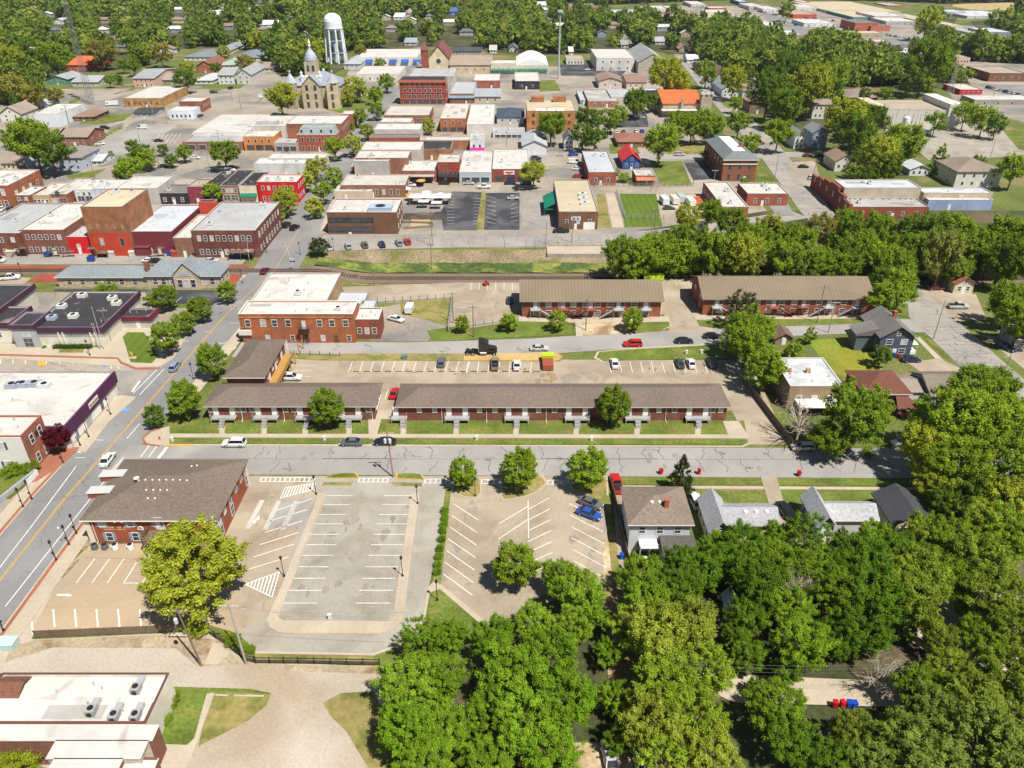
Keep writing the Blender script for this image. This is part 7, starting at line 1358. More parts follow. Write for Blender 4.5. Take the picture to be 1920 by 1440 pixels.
def car_meshes(kind):
    L_, w, st, cb = SPEC[kind]; hw = w/2; out = {}
    b = MB(); S = []
    for x, zt in st:
        e = 1 - .10*(abs(x)/(L_/2))**3; y = hw*e; S.append([(x, -y*.94, .30), (x, y*.94, .30), (x, y, .52), (x, y, zt-.18), (x, y*.90, zt), (x, -y*.90, zt), (x, -y, zt-.18), (x, -y, .52)])
    loft(b, S); xb0, xb1, xr0, xr1, zb, zr = cb; yb, yr = hw*.88, hw*.72
    b.box(xr0, xr1, -yr, yr, zr-.05, zr)
    q = [(xb0, xr0), (xr0*.3+xr1*.1, xr0*.3+xr1*.1), (xb1, xr1)]
    for x0, x1 in ((xb0, xr0), (xb1, xr1)):
        for s in (-1, 1): b.tube((x0, s*yb, zb-.02), (x1, s*(yr-.02), zr-.03), .05, .05, 4)
    xm = (xr0+xr1)/2 - .05
    for s in (-1, 1): b.add([(xm-.06, s*(yb+.005), zb-.02), (xm+.06, s*(yb+.005), zb-.02), (xm+.06, s*(yr+.02), zr-.02), (xm-.06, s*(yr+.02), zr-.02)], [(0, 1, 2, 3), (3, 2, 1, 0)]); b.box(xb1-.35, xb1-.15, s*(hw+.02) - (.16 if s < 0 else 0), s*(hw+.02) + (.16 if s > 0 else 0), zb, zb+.14)
    if kind == 'van': b.box(xb0-.01, xr1*.35, -yb-.01, yb+.01, zb, zr+.01)
    if kind == 'pickup': b.f = [f for f in b.f]; out['bed'] = MB().box(-2.7, -.85, -hw*.82, hw*.82, 1.115, 1.135).mesh('truck_bed', dark_m)
    out['body'] = b.mesh('body', carpaint)
    g = MB(); V = [(xb0, -yb, zb), (xb1, -yb, zb), (xb1, yb, zb), (xb0, yb, zb), (xr0, -yr, zr-.03), (xr1, -yr, zr-.03), (xr1, yr, zr-.03), (xr0, yr, zr-.03)]
    out['side'] = MB().add(V, [(0, 1, 5, 4), (2, 3, 7, 6), (3, 0, 4, 7)]).mesh('side_windows', carglass); out['wind'] = MB().add(V, [(1, 2, 6, 5)]).mesh('windshield', carglass)
    out['wheel'] = MB().tube((0, -.11, 0), (0, .11, 0), .34, .34, 12).mesh('wheel', tyre); out['rim'] = MB().tube((0, -.125, 0), (0, .125, 0), .2, .2, 8).mesh('rim', rimm)
    e = .88; out['head'] = MB().box(L_/2-.12, L_/2+.0, -.17, .17, .55, .70).mesh('headlight', lampm); out['tail'] = MB().box(-L_/2-.01, -L_/2+.1, -.16, .16, .66, .82).mesh('tail_light', tailm)
    # one-mesh copy for small ones
    m = MB(); m.v = list(b.v); m.f = list(b.f); m.m = [0]*len(b.f); m.add(V, [(0, 1, 5, 4), (2, 3, 7, 6), (3, 0, 4, 7), (1, 2, 6, 5)], 1)
    for x in (-L_*.30, L_*.31):
        for s in (-1, 1): m.tube((x, s*(hw-.12)-.1, .34), (x, s*(hw-.12)+.1, .34), .34, .34, 8, 2)
    out['small'] = m.mesh('car', [carpaint, carglass, tyre]); return out
CM = {}
def vehicle(kind, px, py, head, col, label, z=.07, group='cars about the town', world=None):
    if kind not in CM: CM[kind] = car_meshes(kind)
    M = CM[kind]; L_, w, _, _ = SPEC[kind]; p = world or at(px, py, 0); nm = {'sedan': 'parked_car', 'suv': 'parked_car', 'wagon': 'parked_car', 'pickup': 'pickup_truck', 'van': 'parked_van'}[kind]; cat = {'pickup': 'pickup truck', 'van': 'van'}.get(kind, 'car')
    hw = w/2; far = p.y > 275
    if far: o = link(nm, M['small'], None, col, (p.x, p.y, z), math.radians(head)); tag(o, label, cat, group); VEH.append((o, p.x, p.y, kind, col, label)); return o
    r = link(nm, None, None, None, (p.x, p.y, z), math.radians(head)); tag(r, label, cat, group)
    link('body', M['body'], r, col); link('side_windows', M['side'], r); link('windshield', M['wind'], r)
    if 'bed' in M: link('truck_bed', M['bed'], r)
    for x in (-L_*.30, L_*.31):
        for s in (-1, 1): q = link('wheel', M['wheel'], r, None, (x, s*(hw-.11), .34)); link('rim', M['rim'], q)
    for s in (-1, 1): link('headlight', M['head'], r, None, (-.04, s*hw*.66, 0)); link('tail_light', M['tail'], r, None, (0.03, s*hw*.66, .05))
    VEH.append((r, p.x, p.y, kind, col, label)); return r
VEH = []
CW = (.62, .63, .64); CB = (.012, .013, .017); CS = (.42, .44, .46); CGR = (.10, .11, .12); CR = (.42, .012, .012); CBL = (.02, .07, .30); CDB = (.012, .025, .07); CSB = (.20, .27, .38); CMR = (.12, .01, .015)
for k, x, y, hd, c, lb in [
    ('sedan', 203, 866, 93, CW, 'white car driving along the main street past the brick office'), ('wagon', 329, 691, 93, CSB, 'silver-blue car driving between the round street trees'), ('suv', 440, 836, 180, CW, 'white wagon parked west of the dark sedan on the lower street'),
    ('sedan', 659, 834, 180, CGR, 'dark grey sedan parked in front of the short apartment row'), ('sedan', 722, 833, 180, CB, 'black car behind the utility pole on the lower street'),
    ('suv', 1186, 649, 180, CR, 'bright red car on the middle street above the long grass verge'), ('sedan', 1282, 643, 0, CB, 'black sedan on the middle street near the tall hedge trees'), ('sedan', 1011, 657, 0, CS, 'silver sedan parked behind the black truck tractor'), ('sedan', 1335, 634, 0, CB, 'dark car half in tree shade on the middle street'),
    ('wagon', 828, 683, 90, CGR, 'dark hatchback parked alone among the empty bays'), ('pickup', 928, 686, 90, (.20, .17, .12), 'brown pickup with open bed in the apartment car park'), ('sedan', 969, 688, 90, CW, 'white car beside the brown pickup'), ('sedan', 1152, 685, 90, CW, 'white sedan alone by the grass verge island'),
    ('sedan', 1274, 685, 90, (.03, .06, .05), 'dark green sedan next to a white hatchback'), ('sedan', 1295, 685, 90, CW, 'white hatchback next to the dark green sedan'), ('suv', 1334, 684, 90, CDB, 'dark blue car in the shade of the hedge trees'), ('suv', 547, 712, 0, CW, 'white jeep-like car behind the short apartment row'), ('sedan', 740, 741, 85, CR, 'red car in the gap between the apartment rows'),
    ('sedan', 1107, 948, -32, CGR, 'black car parked at an angle above the blue one'), ('sedan', 1104, 968, -30, CBL, 'bright blue car parked at an angle'), ('pickup', 1155, 912, 92, CR, 'red pickup in the drive of the white house'), ('suv', 1302, 943, 95, CW, 'white car beside the conifer and the white house'), ('suv', 1471, 962, 98, CB, 'black car on the drive between the grey roofed houses'),
    ('wagon', 1504, 843, 180, (.50, .48, .42), 'pale station wagon under the bare tree'), ('suv', 1560, 841, 180, CS, 'silver car in tree shade behind the pale station wagon'), ('sedan', 1692, 835, 180, CW, 'white car peeping out under the big roadside tree'), ('sedan', 743, 602, -28, CW, 'white pickup-like car in the gravel yard'),
    ('sedan', 956, 566, 90, CDB, 'dark car in the shadow of the tan roofed apartments'), ('sedan', 1707, 678, 0, CDB, 'dark blue car beside the slate-blue house'), ('sedan', 1752, 543, 0, CMR, 'dark red car before the cream bungalow'), ('pickup', 1796, 578, 0, CS, 'white and blue pickup at the street junction'), ('sedan', 1884, 655, -60, CDB, 'dark blue car on the drive beyond the cracked street'), ('sedan', 1605, 632, 110, CDB, 'dark car in the shadow behind the slate-blue house'),
    ('sedan', 497, 511, 85, CMR, 'dark red car crossing the railway tracks'), ('suv', 553, 430, 75, CB, 'black car driving north past the corner shops'), ('suv', 538, 425, 82, CB, 'black car parked under the street tree'), ('sedan', 1143, 1425, 95, CS, 'silver car in deep shade at the bottom of the woods'), ('sedan', 1202, 1434, 92, CW, 'white and blue car beside the silver car in the shade'),
    ('suv', 618, 467, 110, CS, 'silver car first in the row beside the railway bank'), ('suv', 653, 465, 110, (.3, .33, .38), 'blue-grey car second in the row beside the railway bank'), ('suv', 684, 463, 110, (.1, .09, .07), 'dark brown car third in the row beside the railway bank'), ('suv', 716, 462, 110, CDB, 'dark blue car fourth in the row beside the railway bank'), ('suv', 748, 459, 110, (.22, .23, .25), 'grey car next to the red one on the railway bank'), ('suv', 764, 457, 110, CR, 'red car last in the row beside the railway bank'),
    ('pickup', 1052, 436, 180, CB, 'black pickup in front of the brown brick hall'), ('pickup', 20, 524, 15, CW, 'white pickup parked west of the stone depot'), ('sedan', 281, 492, 0, CW, 'white car behind the depot gable'), ('sedan', 294, 493, 0, CB, 'black car touching the white car behind the depot'), ('sedan', 396, 492, 10, CS, 'silver car at the east end of the alley'), ('van', -6, 492, 0, CW, 'white van at the west end of the alley'),
    ('pickup', 908, 353, 180, CW, 'white pickup driving past the pale blue shop'), ('sedan', 879, 346, 0, CS, 'silver sedan parked before the pale blue shop'), ('suv', 956, 346, 180, CDB, 'dark blue car parked before the brick shop with sign'), ('suv', 986, 346, 180, CGR, 'dark car half under the pale street tree'), ('suv', 784, 346, 0, CB, 'black car before the brick diner'), ('suv', 770, 350, 0, CW, 'white car beside the diner tables'), ('suv', 833, 346, 0, CB, 'black car below the black awning'), ('sedan', 962, 374, 10, CS, 'silver car in the dark car park'),
    ('van', 1077, 307, 0, CW, 'white delivery van in the shop car park'), ('sedan', 1082, 319, 0, CW, 'white car between the van and the red car'), ('sedan', 1084, 333, 0, CR, 'red car in the shop car park'), ('suv', 1005, 299, 10, CB, 'black car at the shop side wall'), ('suv', 1005, 305, 10, CDB, 'dark car below the black one at the shop side wall'), ('sedan', 1008, 311, 10, (.3, .15, .05), 'brown car at the shop side wall'),
    ('suv', 1075, 292, 0, CBL, 'blue car on the back street by the narrow white house'), ('suv', 1274, 292, 0, CS, 'silver car on the back street by the green lot'), ('sedan', 1506, 315, 0, CB, 'black car in the corner car park'), ('suv', 1525, 337, 0, CS, 'silver car beside the old theatre front'), ('sedan', 1514, 294, 0, CMR, 'dark red car at the kerb by the narrow white house'), ('sedan', 1537, 294, 0, CDB, 'dark blue car at the kerb by the blue-grey house'),
    ('sedan', 1144, 251, 90, CB, 'black car first behind the brown brick office'), ('sedan', 1156, 250, 90, CW, 'white car second behind the brown brick office'), ('sedan', 1169, 249, 90, (.2, .08, .06), 'brown car third behind the brown brick office'), ('sedan', 1193, 248, 90, CW, 'white car fourth behind the brown brick office'), ('sedan', 1204, 248, 90, CBL, 'blue car last behind the brown brick office'), ('sedan', 1167, 217, 0, CW, 'white car under the church trees'), ('sedan', 1202, 222, 0, CS, 'silver car under the church trees'), ('sedan', 1125, 232, 90, CDB, 'dark car beside the yellow barrier'),
    ('van', 267, 242, 180, CW, 'white van in the town car park'), ('sedan', 298, 266, 0, CDB, 'dark blue car in the marked bays of the town car park'), ('sedan', 188, 272, 20, CW, 'white car at the low end of the town car park'), ('suv', 197, 242, 0, CB, 'black car on the street above the town car park'), ('van', 388, 281, 0, CW, 'white van before the one-storey garages'), ('sedan', 366, 298, 5, CW, 'white car beside the round tree by the garages'), ('suv', 276, 218, 0, CS, 'grey car under the drive-through roof'), ('sedan', 376, 219, 80, CDB, 'dark car at the corner of the wide street'),
    ('suv', 432, 322, 20, CW, 'white car in the row behind the black roofed shops'), ('suv', 430, 326, 20, CB, 'black car in the row behind the black roofed shops'), ('sedan', 436, 316, 15, CR, 'red car in the row behind the black roofed shops'), ('sedan', 307, 314, 20, CB, 'black car near the orange planting bed'), ('sedan', 5, 394, 100, CW, 'white car first before the orange brick shop'), ('sedan', 21, 395, 100, CDB, 'dark car second before the orange brick shop'), ('sedan', 38, 395, 100, CBL, 'bright blue car third before the orange brick shop'),
    ('suv', 40, 229, 20, CDB, 'dark car by the white farmhouse'), ('sedan', 56, 229, 20, CB, 'black car by the bright metal shed'), ('suv', 697, 213, 85, CW, 'white car by the court lawn'), ('suv', 401, 175, 20, CDB, 'dark car near the white two-storey house'), ('suv', 433, 167, 80, CDB, 'dark blue car on the wide street'), ('van', 490, 184, 80, CW, 'white van parked by the court tree'),
    ('van', 1714, 251, 90, CW, 'white van first by the beige warehouse'), ('van', 1726, 251, 90, CW, 'white van second by the beige warehouse'), ('van', 1738, 251, 90, CW, 'white van third by the beige warehouse'), ('van', 1412, 123, 90, CW, 'white van behind the orange band shop'), ('sedan', 1405, 140, 90, CSB, 'blue car behind the orange band shop'), ('sedan', 1410, 143, 90, CR, 'red car behind the orange band shop'), ('van', 1331, 168, 100, CW, 'white van beside the light blue house'), ('sedan', 1340, 169, 100, CGR, 'grey car beside the light blue house'),
    ('suv', 1491, 48, 110, CDB, 'dark car driving up the far highway'), ('suv', 1459, 40, 110, CS, 'silver car on the far highway by the white office'), ('suv', 1471, 45, 110, CW, 'white car on the far highway'), ('suv', 1115, 131, 20, CW, 'white car at the grey office'), ('sedan', 1102, 132, 20, CW, 'white car by the low white office'), ('sedan', 1116, 132.5, 15, CR, 'red car at the grey office'), ('suv', 1148, 135, 20, CS, 'silver car before the stone church'), ('suv', 1150, 128, 15, CGR, 'dark car before the stone church'), ('sedan', 1396, 238, 0, CW, 'white car near the post office trees'), ('sedan', 1424, 270, -40, CMR, 'dark red car first along the leafy street'), ('sedan', 1418, 264, -40, CB, 'black car second along the leafy street')]:
    vehicle(k, x, y, hd, c, lb)
COLS = [CW, CW, CS, CB, CDB, CR, CGR, CSB]
rr = random.Random(11)
for (ax, ay), (bx, by), n, hd, where in [((1660, 66), (1745, 80), 14, 70, 'at the long carport'), ((1600, 84), (1650, 90), 6, 10, 'on the lot below the long carport'), ((1850, 165), (1912, 180), 8, 20, 'on the lot by the car wash'), ((1800, 104), (1850, 118), 6, 30, 'by the pink brick office'), ((1690, 110), (1735, 112), 6, 90, 'in front of the white depot'), ((1410, 20), (1460, 30), 9, 15, 'on the far strip by the filling station'), ((1300, 14), (1350, 16), 7, 10, 'by the fast food shop'), ((1560, 40), (1630, 44), 8, 20, 'before the shopping centre'), ((1650, 26), (1700, 34), 7, 20, 'by the garage doors of the white store'), ((1220, 24), (1270, 27), 6, 5, 'before the blue fronted store'), ((1480, 32), (1530, 36), 6, 10, 'before the long brick shop')]:
    for i in range(n):
        t = (i + rr.uniform(.2, .8))/n; c = rr.choice(COLS); vehicle(rr.choice(('sedan', 'suv')), ax + (bx-ax)*t, ay + (by-ay)*t, hd, c, None); VEH[-1] = (*VEH[-1][:5], where)
# black truck tractor
p = at(905, 664); r = thing('truck_tractor', 'black long-nosed truck tractor parked by the dry verge', 'truck', (p.x, p.y, .07))
BK = (.02, .018, .02)
MB().box(-.9, 1.5, -1.2, 1.2, 1.1, 3.3).add([(-.9, -1.2, 3.3), (1.3, -1.2, 3.3), (.6, -1.1, 3.9), (-.9, -1.1, 4.1), (-.9, 1.2, 3.3), (1.3, 1.2, 3.3), (.6, 1.1, 3.9), (-.9, 1.1, 4.1)], [(0, 1, 2, 3), (5, 4, 7, 6), (1, 5, 6, 2), (3, 2, 6, 7), (4, 0, 3, 7)]).build('cab', carpaint, r, BK)
b = MB(); loft(b, [[(1.5, -1.0, .9), (1.5, 1.0, .9), (1.5, 1.0, 2.2), (1.5, -1.0, 2.2)], [(3.2, -.85, .9), (3.2, .85, .9), (3.2, .85, 1.9), (3.2, -.85, 1.9)], [(3.6, -.75, .8), (3.6, .75, .8), (3.6, .7, 1.5), (3.6, -.7, 1.5)]]); b.build('bonnet', carpaint, r, BK)
MB().box(-4.2, 3, -.5, .5, .75, 1.05).build('chassis', dark_m, r); MB().box(1.25, 1.52, -1.1, 1.1, 2.35, 3.1).build('windshield', carglass, r)
for s in (-1, 1):
    MB().tube((-.95, s*1.15, 1), (-.95, s*1.15, 4.2), .09).build('exhaust_stack', rimm, r); MB().tube((-.6, s*1.1, .8), (1.0, s*1.1, .8), .35, .35, 10).build('fuel_tank', rimm, r)
    MB().box(2.6, 3.5, s*1.0-.2, s*1.0+.2, .9, 1.1).build('mudguard', carpaint, r, BK)
    for x in (-3.7, -2.4, 2.9): q = MB().tube((0, -.22, 0), (0, .22, 0), .52, .52, 14).build('wheel', tyre, r, None, (x, s*.98, .5)); MB().tube((0, -.24, 0), (0, .24, 0), .28, .28, 10).build('rim', rimm, q)
# skips, dumpsters, trailers, bins
def at3(px, py, z=0): p = at(px, py, 0); return (p.x, p.y, z)
def skip(px, py, L_, w, h, col, label, rz=0, lid=None):
    r = thing('dumpster', label, 'dumpster', at3(px, py, .07), math.radians(rz), 'dumpsters and skips'); b = MB()
    b.box(-L_/2, L_/2, -w/2, w/2, .15, .25).box(-L_/2, L_/2, -w/2, -w/2+.08, .25, h).box(-L_/2, L_/2, w/2-.08, w/2, .25, h).box(-L_/2, -L_/2+.08, -w/2, w/2, .25, h).box(L_/2-.08, L_/2, -w/2, w/2, .25, h)
    for k in range(int(L_/.8)+1): b.box(-L_/2 + k*.8, -L_/2 + k*.8+.08, -w/2-.06, -w/2, .3, h-.1)
    b.build('container', plastic, r, col)
    if lid: MB().box(-L_/2-.05, L_/2+.05, -w/2-.05, w/2+.05, h, h+.07).build('lid', plastic, r, lid)
skip(1027, 689, 2.5, 3.8, 1.4, (.30, .10, .05), 'rust-red and lime dumpster in the apartment car park', 0, (.30, .07, .045)); 
tag(MB().box(-1.4, 1.4, -.9, .9, .1, 1.9).box(-1.45, 1.45, -.95, .95, 1.9, 1.98).build('waste_container', plastic, None, (.40, .58, .02), at3(1027, 677.5, .1)), 'lime green waste container behind the rust-red dumpster', 'waste container')
skip(1225, 524, 6, 2.2, 1.6, (.42, .60, .02), 'long lime skip behind the tan roofed apartments', 0)
for x, y, c, l in ((91, 481, (.02, .06, .28), 'blue dumpster behind the white roofed brick shop'), (172, 490, (.02, .07, .35), 'blue dumpster standing alone in the alley'), (321, 479, (.02, .06, .30), 'blue dumpster behind the maroon shop'), (336, 477, (.10, .55, .08), 'bright green dumpster behind the low tan shop'), (385, 481, (.42, .02, .01), 'red dumpster behind the corner shops'), (447, 482, (.02, .07, .30), 'blue dumpster under the rear deck'), (1048, 384, (.55, .4, .22), 'tan dumpster beside the green canopy'), (960, 0, None, '')):
    if c: skip(x, y, 2.0, 1.4, 1.4, c, l, 0, tuple(q*.6 for q in c))
def bin_(px, py, col, label, name='wheelie_bin', cat='bin', h=1.05, z=.02):
    r = thing(name, label, cat, at3(px, py, z), random.uniform(-.3, .3)); MB().add([(-.24, -.27, .05), (.24, -.27, .05), (.24, .27, .05), (-.24, .27, .05), (-.32, -.36, h), (.32, -.36, h), (.32, .36, h), (-.32, .36, h)], [(3, 2, 1, 0), (0, 1, 5, 4), (1, 2, 6, 5), (2, 3, 7, 6), (3, 0, 4, 7)]).build('body', plastic, r, col)
    MB().box(-.34, .34, -.38, .38, h, h+.08).build('lid', plastic, r, tuple(c*.75 for c in col))
bin_(1239, 889, (.45, .015, .015), 'red bin on the verge west of the conifer', z=.1); bin_(1310, 889, (.45, .015, .015), 'red bin on the verge east of the conifer', z=.1); bin_(1497, 893, (.45, .015, .015), 'red bin on the verge before the light grey house', z=.1)
bin_(1564, 1326, (.50, .01, .02), 'small red bin at the west end of the lane bins', z=.1); bin_(1577, 1328, (.55, .01, .02), 'second red bin in the lane row', z=.1, h=1.3); bin_(1590, 1326, (.01, .07, .45), 'blue bin next to the red lane bins', z=.1); bin_(1600, 1327, (.01, .07, .45), 'blue bin at the east end of the lane row', z=.1); bin_(1165, 1048, (.01, .09, .42), 'blue bin on the drive of the white house'); bin_(1684, 672, (.4, .02, .02), 'red bin by the slate-blue house'); bin_(1676, 670, (.02, .07, .3), 'blue bin by the slate-blue house')
for x, l in ((179, 'dark grey cooling unit at the office corner'), (198, 'dark grey cooling unit second from the office corner')):
    r = thing('cooling_unit', l, 'cooling unit', at3(x, 1030, .14), 0, 'cooling units behind the office'); MB().lathe([(.5, 0), (.55, .1), (.55, .95), (.48, 1.0)], 12).build('casing', plastic, r, (.10, .11, .12)); MB().lathe([(.44, 1.0), (.44, 1.06), (.1, 1.1)], 12).build('fan_guard', dark_m, r)
for x, l in ((217, 'white cooling unit beside the two grey ones'), (246, 'white cooling unit under the timber balcony')):
    r = thing('cooling_unit', l, 'cooling unit', at3(x, 1030, .14), 0, 'cooling units behind the office'); MB().lathe([(.55, 0), (.58, .1), (.58, .95), (.5, 1.0)], 8).build('casing', plastic, r, (.62, .66, .66)); MB().lathe([(.42, 1.0), (.42, 1.06), (.1, 1.1)], 12).build('fan_guard', dark_m, r)
tag(MB().prism([(-1.3, -.9), (1.3, -.9), (1.3, .9), (-1.3, .9)], 0, 1.2).box(-1.35, 1.35, -.95, .95, 1.2, 1.28).box(-.04, .04, -.96, -.9, .1, 1.15).build('transformer_cabinet', plastic, None, (.42, .55, .52), at3(16, 1213)), 'pale green transformer cabinet at the alley mouth', 'utility cabinet')
tag(MB().box(-.6, .6, -.5, .5, 0, 1.1).box(-.65, .65, -.55, .55, 1.1, 1.16).build('transformer_cabinet', plastic, None, (.10, .20, .17), at3(759, 674, .1)), 'dark green transformer cabinet on the dry verge', 'utility cabinet')
def trailer(px, py, L_, w, h, col, label, rz=0, round_=False):
    r = thing('trailer', label, 'trailer', at3(px, py, .05), math.radians(rz), 'trailers about the town'); MB().box(-L_/2, L_/2, -w/2, w/2, .5, h).box(-L_/2+.1, L_/2-.1, -w/2+.1, w/2-.1, h, h+.08).build('body', carpaint, r, col); MB().box(L_/2, L_/2+1, -.06, .06, .5, .6).build('drawbar', dark_m, r)
    for s in (-1, 1): MB().tube((-.2, s*(w/2-.05)-.1, .33), (-.2, s*(w/2-.05)+.1, .33), .33).build('wheel', tyre, r)
    MB().box(-L_/2+.5, -L_/2+1.3, -w/2-.02, -w/2, h*.55, h*.8).build('window', glass, r)
trailer(768, 586, 3.6, 2, 2.2, (.62, .64, .68), 'grey box trailer in the weedy yard', 85)
for x, y, c, l in ((1245, 382, CW, 'white trailer first in the fenced yard'), (1264, 381, (.6, .58, .52), 'white camper second in the fenced yard'), (1276, 378, CS, 'grey trailer third in the fenced yard'), (1294, 385, (.66, .66, .62), 'long white camper in the fenced yard')): trailer(x, y, 6, 2.5, 2.6, c, l, 95)
for i, (x, y) in enumerate(((1303, 376), (1307, 381), (1311, 386), (1300, 380))): trailer(x, y, 3.5, 1.8, 1.3, (.55, .13, .03), ('orange rental trailer at the back of the row', 'orange rental trailer second in its row', 'orange rental trailer nearest the white roofed hall', 'orange rental trailer against the long camper')[i], 20)
vehicle('sedan', 1254, 393, 0, (.03, .07, .03), 'dark green car below the white trailers'); vehicle('pickup', 1322, 394, 0, CW, 'white pickup at the end of the orange trailers')
trailer(211, 198, 7, 2.5, 2.6, CW, 'white boat-like trailer on the lot by the mast', 20)
# riding mower with its rider, far off in the car park
p = at(911, 535); r = thing('riding_mower', 'red riding mower in the upper car park', 'mower', (p.x, p.y, .05), .6); MB().box(-.9, .9, -.5, .5, .3, .7).box(-.6, .1, -.35, .35, .7, .95).box(.2, .8, -.3, .3, .7, 1.0).build('body', plastic, r, (.40, .03, .02))
for s in (-1, 1):
    for x in (-.6, .6): MB().tube((x, s*.5-.1, .28), (x, s*.5+.1, .28), .28).build('wheel', tyre, r)
me = bpy.data.meshes.new('person'); vv = [(0, 0, .95), (0, 0, 1.2), (0, 0, 1.45), (0, 0, 1.55), (.02, 0, 1.72), (.1, .2, 1.42), (.3, .26, 1.2), (.5, .2, 1.15), (.1, -.2, 1.42), (.3, -.26, 1.2), (.5, -.2, 1.15), (.1, .12, .92), (.45, .15, .9), (.5, .15, .5), (.62, .15, .45), (.1, -.12, .92), (.45, -.15, .9), (.5, -.15, .5), (.62, -.15, .45)]
me.from_pydata(vv, [(0, 1), (1, 2), (2, 3), (3, 4), (2, 5), (5, 6), (6, 7), (2, 8), (8, 9), (9, 10), (0, 11), (11, 12), (12, 13), (13, 14), (0, 15), (15, 16), (16, 17), (17, 18)], []); me.materials.append(mat('dark_cloth', (.03, .03, .04)))
pr = link('person', me, None, None, (p.x, p.y, .05), .6); pr.modifiers.new('skin', 'SKIN'); 
for i, s in enumerate(me.skin_vertices[0].data if me.skin_vertices else []): pass
if not me.skin_vertices: me.skin_vertices.new() if hasattr(me.skin_vertices, 'new') else None
RADII = [.17, .17, .19, .07, .11, .08, .055, .045, .08, .055, .045, .11, .085, .06, .06, .11, .085, .06, .06]
if me.skin_vertices:
    for i, s in enumerate(me.skin_vertices[0].data): s.radius = (RADII[i], RADII[i])
    me.skin_vertices[0].data[0].use_root = True
ss = pr.modifiers.new('subdivision', 'SUBSURF'); ss.levels = 1; ss.render_levels = 1; tag(pr, 'person in dark clothes sitting on the red mower', 'person')
# ---------------- lamps, poles, masts, fences ----------------
def lampset():
    r = link('street_lamp', None); b = MB().lathe([(.22, 0), (.22, .15), (.12, .35), (.07, .6), (.055, 3.6)], 8).build('post', dark_m, r)
    MB().lathe([(.06, 3.6), (.20, 3.72), (.24, 4.1), (.10, 4.3), (.02, 4.5)], 8).build('lantern', dark_m, r); MB().lathe([(.16, 3.74), (.19, 4.05)], 8).build('lamp_glass', lampm, r, None, (0, 0, .001)); return r
lp = lampset(); index_kids(lp); first = True
for x, y, lb in [(106, 1051, 'beside the bottom of the main street by the tan car park'), (60, 936, 'before the grey garden wall'), (151, 836, 'by the plum store, west pavement'), (167, 820, 'at the far end of the plum fascia'), (208, 778, 'under the corner of the plum store'), (119, 868, 'by the brick path'), (144, 1001, 'in front of the brick office corner'), (44, 951, 'with a banner at the garden wall steps'), (7, 1183, 'at the alley mouth by the street'),
                 (169, 667, 'by the clipped hedge of the civic building'), (363, 711, 'between the two round trees at the apartments'), (363, 624, 'under the round street trees'), (455, 531, 'by the red plaza'), (533, 1081, 'at the striped triangle'), (593, 927, 'at the top of the west median'), (755, 1081, 'low on the east median'), (783, 945, 'high on the east median'), (891, 931, 'on the first kerbed island'), (820, 1126, 'at the tip of the grass corner'), (42, 518, 'by the platform west of the depot'), (500, 474, 'north of the crossing, west side'), (563, 478, 'north of the crossing, east side'), (626, 470, 'by the railway bank car row'), (130, 1022, 'with a banner near the office')]:
    o = lp if first else copy_tree(lp); first = False; p = at(x, y); o.location = (p.x, p.y, .1); o.rotation_euler = (0, 0, 0); tag(o, ('black street lamp ' + lb), 'street lamp', 'black lantern street lamps')
def pole(px, py, h, label, arms=1, lean=(0, 0), col=(.19, .14, .10), trans=0, r0=.16, lamp=False):
    p = at(px, py); r = thing('utility_pole', label, 'utility pole', (p.x, p.y, hz(p.x, p.y)), 0, 'utility poles'); top = Vector((lean[0], lean[1], h)); MB().tube((0, 0, -.5), top, r0, r0*.65, 8).build('post', plain, r, col)
    for k in range(arms): z = h - .5 - k*1.1; c = MB().box(top.x-1.3, top.x+1.3, top.y-.07, top.y+.07, z, z+.13).build('crossarm', plain, r, tuple(q*1.3 for q in col)); b = MB(); [b.lathe([(.05, z+.13), (.07, z+.2), (.03, z+.32)], 6, (top.x+q, top.y)) for q in (-1.15, -.6, .6, 1.15)]; b.build('insulators', lampm, c)
    for k in range(trans): MB().lathe([(.26, 0), (.28, .1), (.28, .8), (.2, .95)], 10).build('transformer', plain, r, (.5, .52, .54), (top.x + (-.45, .45, 0)[k], top.y-.3, h-2.4))
    if lamp: b = MB().tube((top.x, top.y, h-1.5), (top.x+1.8, top.y, h-1.0), .04).box(top.x+1.7, top.x+2.3, top.y-.12, top.y+.12, h-1.08, h-.95); b.build('lamp_arm', metal_g, r)
    r['_t'] = [p.x+top.x, p.y+top.y, h]; return r
pa = pole(738, 895, 10.4, 'utility pole with two white transformers over the lower street', 1, (-.5, .3), (.25, .18, .12), 2)
pb = pole(379, 1249, 10.5, 'leaning brown utility pole in front of the yellow-green tree', 1, (-1.6, .8), (.17, .12, .09), 1, .17); pc = pole(462, 1245, 11, 'grey utility pole with white street light arm at the fence bend', 1, (-.8, .9), (.32, .29, .26), 0, .18, True)
